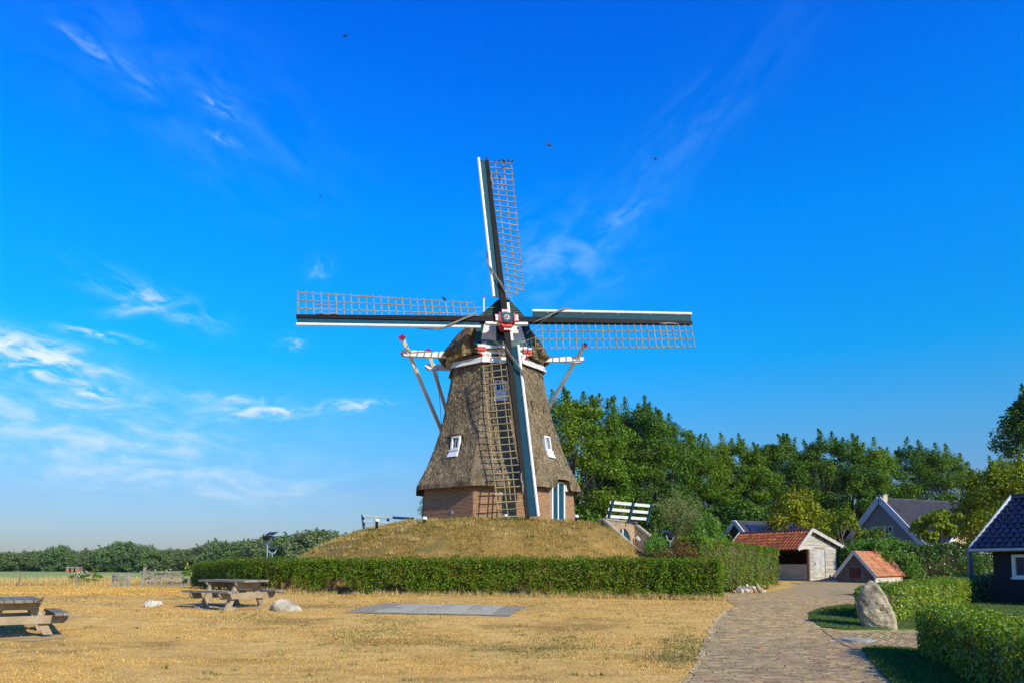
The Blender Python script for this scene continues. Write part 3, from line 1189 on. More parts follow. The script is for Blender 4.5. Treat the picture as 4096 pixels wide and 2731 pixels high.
WINS = []      # (face angle, lateral, z of head, half width): brows in the thatch
for (k, u, v0, v1) in ((-1, 1813, 1742, 1803), (1, 2176, 1741, 1806), (0, 1994, 1519, 1574)):
    p = PH0 + math.radians(45 * k)
    ap0 = 3.2 if k else 2.55
    cpt = MC + dph(p) * ap0
    za, zb = U(u, v0, cpt.y).z, U(u, v1, cpt.y).z
    WINS.append((p, -0.12 if k == 0 else 0.0, za, zb))


def build_thatch():
    n_a, n_z = 8 * 30, 90
    rng = np.random.default_rng(3)
    phs = PH0 + np.linspace(0, 2 * np.pi, n_a, endpoint=False)
    zt = np.linspace(Z_NECK, Z_EAVE, n_z)
    A, Zg = np.meshgrid(phs, zt)
    R = np.interp(-Zg, [-q for q in PROF_Z], PROF_R)
    # ease the kinks of the profile
    for _ in range(6):
        R[1:-1] = (R[:-2] + 2 * R[1:-1] + R[2:]) / 4
    dl = (A - PH0 + math.radians(22.5)) % math.radians(45) - math.radians(22.5)
    octr = R * C225 / np.cos(dl)
    sharp = 0.95
    rad = sharp * octr + (1 - sharp) * R * 0.962
    X, Y = MC.x + np.sin(A) * rad, MC.y - np.cos(A) * rad
    Z = Zg.copy()
    # brows over the windows and the hood over the door
    for p, lat, za, zb in WINS:
        q = rad * np.sin((A - p + np.pi) % (2 * np.pi) - np.pi) - lat
        ins = np.abs((A - p + np.pi) % (2 * np.pi) - np.pi) < 1.0
        up = Z - (za + 0.02 - 0.25 * (q / 0.45) ** 2 * 0.35)
        b = np.where(ins, np.exp(-(q / 0.42) ** 4) * np.where(up > -0.03, np.exp(-up / 0.38), 0), 0)
        rad = rad + 0.20 * b
        below = np.where(ins, np.exp(-(q / 0.36) ** 6) * np.where(Z < za + 0.02, np.clip(1 - (zb - Z) / 0.4, 0, 1), 0), 0)
        rad = rad - 0.16 * below
    qd = rad * np.sin((A - DOOR_PH + np.pi) % (2 * np.pi) - np.pi)
    insd = np.abs((A - DOOR_PH + np.pi) % (2 * np.pi) - np.pi) < 0.8
    lift = np.where(insd, np.exp(-(qd / 0.66) ** 12), 0)
    fade = np.clip(1 - (Z - Z_EAVE) / 1.3, 0, 1) ** 1.5
    Z = Z + lift * fade * max(0.0, DOOR_TOP + 0.12 - Z_EAVE + 0.16)
    rad = rad + lift * fade * 0.05
    rad = rad + 0.014 * value_noise(X * 3 + Z, Y * 3 - Z * 0.6, 3.0, 8) + rng.normal(0, 0.006, rad.shape)
    rad = rad + 0.012 * value_noise(A * 9, Z * 1.2, 1.0, 9)
    rows = [np.stack([MC.x + np.sin(A) * rad, MC.y - np.cos(A) * rad, Z], -1)]
    last = rows[0][-1]
    ctr = np.array([MC.x, MC.y, 0])
    outw = np.stack([np.sin(phs), -np.cos(phs), np.zeros(n_a)], -1)
    rr = np.linalg.norm(last[:, :2] - ctr[:2], axis=1)
    jag = rng.normal(0, 0.012, n_a)
    lip = last + outw * 0.0 + np.stack([np.zeros(n_a), np.zeros(n_a), -0.20 + jag], -1)
    under = last - outw * 0.62 + np.stack([np.zeros(n_a), np.zeros(n_a), 0.02 + jag], -1)
    V = np.concatenate([rows[0].reshape(-1, 3), last, lip, lip, under])
    m = n_z + 4
    i, j = np.meshgrid(np.arange(n_a), np.arange(m - 1))
    a = (j * n_a + i).ravel()
    b = (j * n_a + (i + 1) % n_a).ravel()
    keepf = (j.ravel() != n_z - 1) & (j.ravel() != n_z + 1)
    F = np.stack([a, a + n_a, b + n_a, b], 1)[keepf]
    off = np.array(origin_of(mill))
    me = np_mesh('thatch', V - off, F, True)
    th = link('thatch', me, THATCH, mill)
    # loose reed ends combed down the slope
    n = 50000
    ii = rng.integers(2, n_z - 2, n)
    jj = rng.integers(0, n_a, n)
    Pg = rows[0]
    P = Pg[ii, jj] + (Pg[ii, (jj + 1) % n_a] - Pg[ii, jj]) * rng.random((n, 1))
    dn = Pg[ii + 1, jj] - Pg[ii - 1, jj]
    dn /= np.linalg.norm(dn, axis=1, keepdims=True)
    sd = Pg[ii, (jj + 1) % n_a] - Pg[ii, jj]
    sd /= np.linalg.norm(sd, axis=1, keepdims=True)
    nn = np.cross(dn, sd)
    sgn = np.sign(np.sum(nn * (P - ctr), axis=1, keepdims=True))
    nn *= sgn
    l = rng.uniform(0.08, 0.24, (n, 1))
    w = rng.uniform(0.006, 0.018, (n, 1))
    dn = dn + sd * rng.normal(0, 0.16, (n, 1))
    ra = rng.uniform(-0.95, 0.95, (n, 1))
    s2 = sd * np.cos(ra) + nn * np.sin(ra)
    P = P + nn * 0.008
    V = np.stack([P - s2 * w, P + s2 * w, P + dn * l + nn * rng.uniform(0.008, 0.030, (n, 1))], 1).reshape(-1, 3)
    o = link('loose_reeds', np_mesh('loose_reeds', V - off, np.arange(3 * n).reshape(-1, 3)), STRAW, th)
    o['kind'] = 'stuff'
    return th


def text_mesh(body, size, ext):
    cu = bpy.data.curves.new('t', 'FONT')
    cu.body = body
    cu.size = size
    cu.extrude = ext
    cu.align_x = 'CENTER'
    cu.align_y = 'CENTER'
    cu.resolution_u = 3
    o = bpy.data.objects.new('t', cu)
    COL.objects.link(o)
    bpy.context.view_layer.update()
    dg = bpy.context.evaluated_depsgraph_get()
    me = bpy.data.meshes.new_from_object(o.evaluated_get(dg))
    bpy.data.objects.remove(o)
    me.materials.clear()
    return me


def lettering(name, body, size, ext, fr, m, parent, root, sx=1.0):
    o = link(name, text_mesh(body, size, ext), m, parent)
    put(o, fr.m() @ Matrix.Diagonal((sx, 1, 1, 1)), root)
    return o


build_brick_base()
thatch_o = build_thatch()
for p, lat, za, zb in WINS:
    zc, h = (za + zb) / 2, za - zb
    k = abs(p - PH0) > 0.1
    sl = math.atan2(RT(zb) - RT(za), h) * 0.45
    window(p, lat, zc, 0.54 if k else 0.58, h * 0.94, sl, (RT(zc) + 0.015) * C225 + 0.06, 0.16, 0.36 if k else 0.42, rows=1)
window(PH0, -0.2, WIN_Z0 + 0.42, 0.62, 0.72, 0.0, RB(WIN_Z0) * C225 - 0.05, 0.12, 0, rows=2)


def build_door():
    n, t = dph(DOOR_PH), tph(DOOR_PH)
    fr = Fr(MC + n * (RB(MTOP) * C225 + 0.0) + Vector((0, 0, MTOP - 0.05)), t, (0, 0, 1), n)
    H = DOOR_TOP - MTOP + 0.05
    b = MB()
    b.box(-0.60, -0.50, 0, H, -0.12, 0.06, fr).box(0.50, 0.60, 0, H, -0.12, 0.06, fr).box(-0.50, 0.50, H - 0.09, H, -0.12, 0.06, fr)
    d = b.build('door_frame', WHITE, mill)
    for s in (-1, 1):
        x0, x1 = (-0.498, -0.045) if s < 0 else (0.045, 0.498)
        lf = MB().box(x0, x1, 0, H - 0.092, -0.04, 0.015, fr).build('door_leaf', TEAL, d)
        c = (x0 + x1) / 2
        MB().prism([(c - 0.06, H - 0.42), (c, H - 0.52), (c + 0.06, H - 0.42), (c, H - 0.32)], fr, 0.016, 0.022).build('dark_diamond', DARK, d)  # dark plate on the leaf painted as the shade of an opening
    MB().box(-0.043, 0.043, 0, H - 0.092, -0.04, 0.035, fr).build('cover_strip', WHITE, d)
    # white cheek of the hood beside the door
    MB().prism([(0.60, H - 0.45), (0.86, H - 0.45), (0.72, H + 0.08), (0.60, H + 0.10)], fr, 0.05, 0.12).build('hood_cheek', WHITE, d)


build_door()

# digits worked into the thatch of the right-hand face
_p = PH0 + math.radians(45)
for ch, lat in (('1', -0.92), ('8', -0.52), ('9', -0.02), ('1', 0.42)):
    zc = U(2145, 1620, 38.0).z - 0.10 * lat
    r0, r1 = RT(zc + 0.3), RT(zc - 0.3)
    ap = RT(zc) * C225 * 0.995 + 0.035
    n, t = dph(_p), tph(_p)
    up = Vector((0, 0, 0.6)) - n * (r1 - r0)
    lettering('thatch_digit', ch, 0.76, 0.05, Fr(MC + n * ap + t * lat + Vector((0, 0, zc)), t, up, t.cross(up)), THATCH, thatch_o, mill, 0.85)

# ---- cap
YAW, TILT, ROLL = math.radians(11.5), math.radians(14.0), math.radians(3.2)
AH = Vector((math.sin(YAW), -math.cos(YAW), 0))
RX = Vector((math.cos(YAW), math.sin(YAW), 0))
AX = Vector((math.sin(YAW) * math.cos(TILT), -math.cos(YAW) * math.cos(TILT), math.sin(TILT)))
UX = RX.cross(-AX)
if UX.z < 0:
    UX = -UX
HUB = Vector((-0.26, 37.05, CAMZ + 12.40))
CAPF = Fr((MC.x, MC.y, 0), RX, AH, (0, 0, 1))
Z_RIM, R_RIM = 12.50, 2.80


def build_cap():
    rng = np.random.default_rng(6)
    na, nt_ = 150, 34
    ps0 = math.acos(1.85 / R_RIM)
    ps = np.linspace(ps0, 2 * np.pi - ps0, na)
    tau = np.linspace(0, 1, nt_)
    PS, T = np.meshgrid(ps, tau)
    c = np.cos(PS)
    wr = np.interp(-c, [-math.cos(ps0), 1], [2.02, -1.0])
    zr = np.interp(-c, [-math.cos(ps0), 1], [15.12, 14.35])
    w0, x0 = R_RIM * c, -R_RIM * np.sin(PS)
    zrim = Z_RIM + 0.10 * np.cos(PS) * 0
    w = w0 + (wr - w0) * T
    x = x0 * (1 - T)
    z = zrim + (zr - zrim) * T
    bul = np.sin(np.pi * np.clip(T, 0, 1)) * 0.26 * np.interp(c, [0.2, math.cos(ps0)], [1, 0.55])
    x = x - np.sin(PS) * bul * 0.75
    w = w + np.where(c < 0, c * bul * 0.8, 0)
    z = z + bul * 0.55
    nz = 0.03 * value_noise(PS * 8, T * 6, 1.2, 4) + rng.normal(0, 0.005, PS.shape)
    x = x - np.sin(PS) * nz
    z = z + nz
    V = CAPF_np(x - 0.10, w, z)
    i, j = np.meshgrid(np.arange(na - 1), np.arange(nt_ - 1))
    a = (j * na + i).ravel()
    F = np.stack([a, a + 1, a + na + 1, a + na], 1)
    off = np.array(origin_of(mill))
    me = np_mesh('cap_thatch', V.reshape(-1, 3) - off, F, True)
    cap = link('cap_thatch', me, THATCH, mill)
    sm = cap.modifiers.new('thickness', 'SOLIDIFY')
    sm.thickness = 0.30
    sm.offset = -1
    Pg = V.reshape(nt_, na, 3)
    # thatch face closing the front, from the cap edge in to the boards
    fm = MB()
    for col, sgn in ((0, -1), (na - 1, 1)):
        A_, B_ = [], []
        for r_ in range(0, nt_ - 6):
            q = Vector(Pg[r_, col])
            z_ = q.z
            xi = np.interp(z_, [12.4, 13.0, 13.9, 14.3, 15.3], [1.30, 1.25, 1.10, 0.9, 0.05])
            A_.append(q - AH * 0.02)
            B_.append(CAPF.p(sgn * float(xi), 2.0, z_))
        k = len(A_)
        fm.add(A_ + B_, [(i_, i_ + 1, k + i_ + 1, k + i_) for i_ in range(k - 1)])
    fm.build('cap_front_thatch', THATCH, mill)
    n = 17000
    ii, jj = rng.integers(1, nt_ - 2, n), rng.integers(0, na - 1, n)
    P = Pg[ii, jj] + (Pg[ii, jj + 1] - Pg[ii, jj]) * rng.random((n, 1)) + (Pg[ii + 1, jj] - Pg[ii, jj]) * rng.random((n, 1))
    dn = Pg[ii - 1, jj] - Pg[ii + 1, jj]
    dn /= np.linalg.norm(dn, axis=1, keepdims=True)
    sd = Pg[ii, jj + 1] - Pg[ii, jj]
    sd /= np.linalg.norm(sd, axis=1, keepdims=True) + 1e-9
    nn = np.cross(dn, sd)
    nn *= np.sign(nn[:, 2:3] + 1e-6)
    l = rng.uniform(0.08, 0.22, (n, 1))
    ww = rng.uniform(0.006, 0.017, (n, 1))
    dn = dn + sd * rng.normal(0, 0.16, (n, 1))
    ra = rng.uniform(-0.95, 0.95, (n, 1))
    sd = sd * np.cos(ra) + nn * np.sin(ra)
    P = P + nn * 0.008
    Vs = np.stack([P - sd * ww, P + sd * ww, P + dn * l + nn * rng.uniform(0.008, 0.028, (n, 1))], 1).reshape(-1, 3)
    o = link('loose_reeds', np_mesh('cap_reeds', Vs - off, np.arange(3 * n).reshape(-1, 3)), STRAW, cap)
    o['kind'] = 'stuff'
    # drum under the cap, white weather boards round the neck, rafter ends
    dr = MB()
    K = 48
    ring = lambda r, z: [MC + Vector((math.sin(2 * math.pi * q / K) * r, -math.cos(2 * math.pi * q / K) * r, z)) for q in range(K)]
    dr.add(ring(2.16, 11.7) + ring(2.16, 12.75), [(q, (q + 1) % K, K + (q + 1) % K, K + q) for q in range(K)])
    dr.build('curb_drum', TEAL, mill)
    for k in range(8):
        p = PH0 + math.radians(45 * k)
        n_, t_ = dph(p), tph(p)
        r0, r1, za, zb = 2.55, 2.37, 11.90, 12.24
        hw0, hw1 = r0 * math.tan(math.radians(22.5)), r1 * math.tan(math.radians(22.5))
        V = [MC + n_ * r0 - t_ * hw0 + Vector((0, 0, za)), MC + n_ * r0 + t_ * hw0 + Vector((0, 0, za)),
             MC + n_ * r1 + t_ * hw1 + Vector((0, 0, zb)), MC + n_ * r1 - t_ * hw1 + Vector((0, 0, zb))]
        d = -n_ * 0.05
        b = MB().add(V + [q + d for q in V], [(0, 1, 2, 3), (7, 6, 5, 4), (0, 4, 5, 1), (1, 5, 6, 2), (2, 6, 7, 3), (3, 7, 4, 0)])
        b.build('neck_board', WHITE, mill)
        b2 = MB().beam(V[0] + n_ * 0.02, V[3] + n_ * 0.02, 0.05, 0.03, n_)
        b2.build('neck_corner_strip', WHITE, mill)
    for q in range(30):
        a = 2 * math.pi * q / 30
        d = AH * math.cos(a) + RX * math.sin(a)
        if math.cos(a) > 0.72:
            continue
        MB().beam(MC + d * 2.10 + Vector((0, 0, 12.62)), MC + d * 2.66 + Vector((0, 0, 12.46)) - RX * 0.1, 0.13, 0.16).build('rafter_end', CREAM, mill)
        if q % 2:
            MB().beam(MC + d * 2.45 + Vector((0, 0, 12.445)), MC + d * 2.62 + Vector((0, 0, 12.40)), 0.15, 0.03).build('red_block', RED, mill)
    so = MB()
    K = 48
    so.add([CAPF.p(-math.sin(2 * math.pi * q / K) * r, math.cos(2 * math.pi * q / K) * r, z) for r, z in ((2.16, 12.78), (2.58, 12.64)) for q in range(K)],
           [(q, (q + 1) % K, K + (q + 1) % K, K + q) for q in range(K)])
    so.build('soffit', CREAM, mill)
    return cap


def CAPF_np(x, w, z):
    o = np.array(CAPF.o)
    return o + x[..., None] * np.array(RX) + w[..., None] * np.array(AH) + z[..., None] * np.array((0, 0, 1.0))


build_cap()


def build_front():
    FG = Fr(CAPF.p(0.02, 2.06, 0), RX, (0, 0, 1), AH)
    # lapped green boards of the upper gable
    z0, z1, nb = 14.02, 15.36, 12
    for i in range(nb):
        za = z0 + (z1 - z0) * i / nb
        zb = z0 + (z1 - z0) * (i + 1) / nb + 0.02
        hw = lambda z: max(0.10, np.interp(z, [14.02, 14.3, 14.7, 15.0, 15.36], [1.36, 1.26, 0.94, 0.64, 0.24]))
        wa, wb = float(hw(za)), float(hw(zb))
        V = [FG.p(-wa, za, 0.075), FG.p(wa, za, 0.075), FG.p(wb, zb, 0.02), FG.p(-wb, zb, 0.02),
             FG.p(-wa, za, -0.02), FG.p(wa, za, -0.02), FG.p(wb, zb, -0.02), FG.p(-wb, zb, -0.02)]
        MB().add(V, [(0, 1, 2, 3), (7, 6, 5, 4), (0, 4, 5, 1), (1, 5, 6, 2), (2, 6, 7, 3), (3, 7, 4, 0)]).build('gable_board', GREEN_BD, mill)
    MB().beam(FG.p(0, 15.38, 0.12), FG.p(0, 15.12, -3.0), 0.30, 0.10).build('ridge_cap', TEAL_OLD, mill)
    # white upright boards either side of the shaft
    for s in (-1, 1):
        t0, t1, b0, b1 = (-1.03, -0.42, -1.22, -0.40) if s < 0 else (0.36, 0.90, 0.38, 1.20)
        nbv = 5
        for i in range(nbv):
            f0, f1 = i / nbv + 0.006, (i + 1) / nbv - 0.006
            poly = [(b0 + (b1 - b0) * f0, 13.12), (b0 + (b1 - b0) * f1, 13.12), (t0 + (t1 - t0) * f1, 14.03), (t0 + (t1 - t0) * f0, 14.03)]
            MB().prism(poly, FG, -0.02, 0.02 + 0.004 * (i % 2)).build('white_board', WHITE, mill)
        # slanted teal boards with rounded feet
        xo = lambda z: s * (1.30 if s < 0 else 1.24) + s * (13.9 - z) * 0.17
        e = MB()
        z_hi, z_lo = 14.05, 12.98
        e.prism([(xo(z_lo) - 0.15, z_lo), (xo(z_lo) + 0.15, z_lo), (xo(z_hi) - s * 0.02 + 0.13, z_hi), (xo(z_hi) - s * 0.02 - 0.17, z_hi)], FG, 0.03, 0.11)
        e.prism([(xo(z_lo) + 0.15 * math.cos(q * math.pi / 8), z_lo + 0.15 * math.sin(q * math.pi / 8)) for q in range(-8, 1)], FG, 0.03, 0.11)
        e.build('barge_board', TEAL, mill)
    MB().box(-1.25, 1.25, 12.70, 14.02, -0.05, -0.022, FG).build('backing', TEAL, mill)
    MB().box(-1.20, 1.20, 12.86, 13.12, -0.02, 0.20, FG).build('weather_beam', TEAL_OLD, mill)
    # name board with scrolled lower edge
    NB = Fr(FG.p(0, 0, 0.16), RX, (0, 0, 1), AH)
    bot = [(-1.42, 12.48), (-1.20, 12.40), (-1.05, 12.20), (-0.86, 12.12), (-0.72, 12.20), (-0.60, 12.34), (-0.45, 12.22), (-0.28, 12.12), (0.0, 12.10),
           (0.28, 12.12), (0.45, 12.22), (0.60, 12.34), (0.72, 12.20), (0.86, 12.12), (1.05, 12.20), (1.20, 12.40), (1.42, 12.48)]
    nb_o = MB().prism(bot + [(1.42, 12.84), (-1.42, 12.84)], NB, 0.0, 0.05).build('name_board', WHITE, mill)
    for i in range(len(bot) - 1):
        a, b = bot[i], bot[i + 1]
        MB().beam(NB.p(a[0], a[1] - 0.006, 0.03), NB.p(b[0], b[1] - 0.006, 0.03), 0.075, 0.05, AH).build('red_edge', RED, nb_o)
    for s in (-1, 1):
        sc = [NB.p(s * (0.88 + 0.10 * (1 - k / 14) * math.cos(k * 0.55)), 12.30 + 0.10 * (1 - k / 14) * math.sin(k * 0.55), 0.06) for k in range(12)]
        MB().tube(sc, 0.018, 5).build('scroll', RED, nb_o)
        MB().box(s * 1.20 - 0.21, s * 1.20 + 0.21, 12.54, 12.70, 0.02, 0.16, NB).build('red_block', RED, nb_o)
        MB().box(s * 1.20 - 0.22, s * 1.20 + 0.22, 12.705, 12.83, 0.02, 0.18, NB).build('white_block', WHITE, nb_o)
    MB().box(-0.36, -0.10, 12.58, 12.70, 0.051, 0.14, NB).build('red_block', RED, nb_o)
    MB().box(-0.36, -0.10, 12.705, 12.83, 0.051, 0.15, NB).build('white_block', WHITE, nb_o)
    INK = mat('black_lettering', (0.01, 0.01, 0.015), rough=0.6)
    lettering('name_lettering', 'JANTINA', 0.185, 0.004, Fr(NB.p(-0.62, 12.62, 0.055), RX, (0, 0, 1), AH), INK, nb_o, mill, 0.80)
    lettering('name_lettering', 'HELLING', 0.185, 0.004, Fr(NB.p(0.55, 12.62, 0.055), RX, (0, 0, 1), AH), INK, nb_o, mill, 0.88)
    lettering('year_lettering', '18 91', 0.20, 0.004, Fr(NB.p(-0.10, 12.30, 0.055), RX, (0, 0, 1), AH), INK, nb_o, mill, 0.9)


build_front()
HF = Fr(HUB, RX, UX, AX)

# windshaft and hub
MB().tube([HF.p(0, 0, -0.2), HF.p(0, 0, -2.2)], [0.27, 0.30], 14).build('windshaft', BLACK, mill)


def build_hub():
    h = MB()
    h.prism([(-0.31, -0.27), (0.31, -0.27), (0.33, 0.0), (0.31, 0.24), (-0.31, 0.24), (-0.33, 0.0)], HF, -0.62, 0.02)
    h.prism([(-0.22, -0.46), (0.22, -0.46), (0.34, -0.30), (-0.34, -0.30)], HF, -0.56, -0.06)
    ho = h.build('hub', RED, mill, bevel=0.015)
    poly = [(-0.34, -0.22), (-0.25, -0.20), (-0.12, -0.28), (0, -0.31), (0.12, -0.28), (0.25, -0.20), (0.34, -0.22), (0.36, 0.0), (0.33, 0.20), (0.2, 0.26), (0, 0.29), (-0.2, 0.26), (-0.33, 0.20), (-0.36, 0.0)]
    MB().prism(poly, HF, 0.022, 0.07).build('face_plate', TEAL, ho)
    star = []
    for k in range(16):
        r = 0.225 if k % 2 == 0 else 0.075
        a = math.pi / 2 + k * math.pi / 8
        star.append((r * math.cos(a), r * math.sin(a)))
    MB().prism(star, HF, 0.071, 0.082).build('star', CREAM, ho)
    MB().tube([HF.p(0, 0, 0.08), HF.p(0, 0, 0.16)], [0.06, 0.05], 14).build('boss', RED, ho)
    for s in (-1, 1):
        MB().box(s * 0.375 - 0.025, s * 0.375 + 0.025, -0.30, 0.25, -0.1, 0.12, HF).build('red_strip', RED, ho)
    return ho


hub_o = build_hub()
SAILS = {}


class SailFr:
    def __init__(s, ang, n0, L):
        t = math.radians(ang) + ROLL
        s.sd = RX * math.cos(t) + UX * math.sin(t)
        s.tr = RX * math.sin(t) - UX * math.cos(t)
        s.n0, s.L = n0, L

    def th(s, q):
        return math.radians(21) * max(0.0, 1 - (q - 1.4) / (s.L - 1.4)) ** 0.9

    def lat(s, q, tt, dn=0.0):
        """a point of the lattice: q along the arm, tt towards the trailing side"""
        a = s.th(q)
        nrm = AX * math.cos(a) + s.tr * math.sin(a)
        return HUB + s.sd * q + AX * s.n0 + (s.tr * math.cos(a) - AX * math.sin(a)) * tt + nrm * dn

    def led(s, q, tb, dn=0.0):
        a = math.radians(17)
        return HUB + s.sd * q + AX * s.n0 + (-s.tr * math.cos(a) + AX * math.sin(a)) * tb + AX * dn

    def pt(s, q, tt, dn=0.0):
        return HUB + s.sd * q + AX * (s.n0 + dn) + s.tr * tt


def build_sail(key, ang, n0, L, cut, seed):
    rng = random.Random(seed)
    f = SailFr(ang, n0, L)
    SAILS[key] = f
    sp = MB()
    K = 8
    for i in range(K):
        q0, q1 = 0.30 + (L - 0.30) * i / K, 0.30 + (L - 0.30) * (i + 1) / K
        w = lambda q: 0.31 - 0.13 * (q / L)
        a, b = f.pt(q0, 0), f.pt(q1, 0)
        sp.beam(a, b, w(q0), w(q0) * 0.9, AX, w(q1), w(q1) * 0.9)
    sail = sp.build('sail', BLACK, mill)
    Wd = 1.36
    nr = 25
    qs = [1.52 + (L - 0.10 - 1.52) * i / (nr - 1) for i in range(nr)]
    for i, q in enumerate(qs):
        wmax = Wd
        if cut and i < 3:
            wmax = Wd * (0.36, 0.68, 1.0)[i]
        a, b = f.lat(q, -0.02, 0.03), f.lat(q + rng.uniform(-0.02, 0.02), wmax + 0.07, 0.03)
        MB().beam(a, b, 0.046, 0.036, AX).build('sail_bar', LATH, sail)
    for k, fr_ in enumerate((0.345, 0.68, 1.0)):
        q0 = qs[k] if cut else qs[0]
        mb = MB()
        M_ = 10
        pts = [q0 - 0.07 + (qs[-1] + 0.14 - q0) * i / M_ for i in range(M_ + 1)]
        for i in range(M_):
            mb.beam(f.lat(pts[i], Wd * fr_, -0.018), f.lat(pts[i + 1], Wd * fr_, -0.018), 0.044, 0.032, AX)
        mb.build('sail_stringer', LATH, sail)
    MB().beam(f.lat(qs[-6] - 0.08, Wd * 0.52, -0.02), f.lat(qs[-3] - 0.1, Wd * 0.52, -0.02), 0.05, 0.035, AX).build('sail_stringer', LATH, sail)
    # leading boards in three lengths, white leading edge
    q0 = 1.40
    for i in range(3):
        qa, qb = q0 + (L - 0.03 - q0) * i / 3 + 0.006, q0 + (L - 0.03 - q0) * (i + 1) / 3 - 0.006
        V = [f.led(qa, 0.10), f.led(qb, 0.06), f.led(qb, 0.47), f.led(qa, 0.47)]
        V += [v - AX * 0.035 for v in V]
        MB().add(V, [(0, 1, 2, 3), (7, 6, 5, 4), (0, 4, 5, 1), (1, 5, 6, 2), (2, 6, 7, 3), (3, 7, 4, 0)]).build('leading_board', TEAL, sail)
    MB().tube([f.led(q0 - 0.02, 0.51), f.led((q0 + L) / 2, 0.515), f.led(L, 0.51)], 0.075, 8).build('leading_edge', WHITE, sail)
    for q in (2.2, 4.1, 6.0, 7.8, 9.4):
        MB().beam(f.led(q, 0.40, 0.02), f.led(q, 0.52, 0.075), 0.03, 0.02, AX).build('edge_clip', WHITE, sail)
    # furled cloth wound over spar and board, and its tail near the tip
    cl = [f.pt(1.30, 0.24, 0.18), f.pt(1.60, 0.13, 0.22), f.pt(1.95, 0.0, 0.25), f.pt(2.35, -0.20, 0.30), f.pt(2.85, -0.46, 0.32), f.pt(3.25, -0.62, 0.20), f.pt(3.8, -0.60, 0.04), f.pt(4.5, -0.5, -0.06)]
    MB().tube(cl, [0.012, 0.02, 0.03, 0.042, 0.05, 0.046, 0.034, 0.012], 8).build('furled_cloth', CLOTH, sail, smooth=True)
    MB().tube([f.pt(q, 0.11 + 0.03 * math.sin(q * 9), 0.12) for q in (8.2, 8.5, 8.8, 9.1, 9.35)], [0.02, 0.05, 0.055, 0.045, 0.015], 7).build('furled_cloth', CLOTH, sail, smooth=True)
    MB().tube([f.pt(2.3, -0.1, 0.30), f.pt(1.9, 0.12, 0.22), f.pt(1.5, 0.40, 0.08), f.pt(1.0, 0.66, -0.15)], 0.006, 5).build('rope', ROPE, sail)
    # wedges, straps and side plank by the hub
    for k in ((-0.085, 0.085) if ang in (0, 180) else (-0.11, 0.0, 0.11)):
        w = 0.075 if ang in (0, 180) else 0.046
        V = Fr(f.pt(0.36, k, 0.0), f.sd, f.tr, AX)
        MB().box(-0.02, 0.22, -w, w, 0.10, 0.26, V).build('wedge', WHITE, sail)
    V = Fr(f.pt(0.56, 0, 0), f.sd, f.tr, AX)
    sg = MB().box(0.022, 0.04, -0.19, 0.19, 0.12, 0.27, V).box(-0.20, 0.022, -0.010, 0.010, 0.262, 0.272, V)
    sg.box(-0.10, -0.085, -0.19, 0.19, 0.262, 0.275, V)
    sg.build('strap', RED, sail)
    side = {0: 1, 180: -1, 90: 1, 270: -1}[ang]
    V = Fr(f.pt(0.34, side * 0.23, 0.05), f.sd, f.tr, AX)
    MB().box(0.0, 0.75, -0.06, 0.06, -0.10, 0.08, V).build('side_plank', WHITE, sail)
    return sail


build_sail('right', 0, -0.22, 10.20, False, 1)
build_sail('top', 90, -0.42, 10.12, True, 2)
build_sail('left', 180, -0.22, 10.25, False, 3)
build_sail('bottom', 270, -0.42, 10.42, True, 4)

# ropes from the hub to the cap, brake pole
MB().tube([SAILS['left'].pt(1.6, 0.65, 0.1), HF.p(-0.3, 1.15, -0.9)], 0.009, 5).build('rope', ROPE, mill)
MB().tube([SAILS['bottom'].pt(1.9, 0.0, 0.3), HF.p(-0.85, -0.95, -0.3)], 0.009, 5).build('rope', ROPE, mill)
MB().tube([HF.p(0.35, -1.35, -0.2), SAILS['right'].pt(1.7, 0.9, 0.1)], 0.009, 5).build('rope', ROPE, mill)
_a = U(1935, 1240, 41.5)
_b = U(1935, 1192, 41.5)
MB().tube([_a - Vector((0, 0, 0.6)), _b], 0.045, 10).build('brake_pole', WHITE, mill)
MB().tube([_b, _b + Vector((0, 0, 0.05))], [0.075, 0.075], 10).build('pole_cap', CRIMSON, mill)


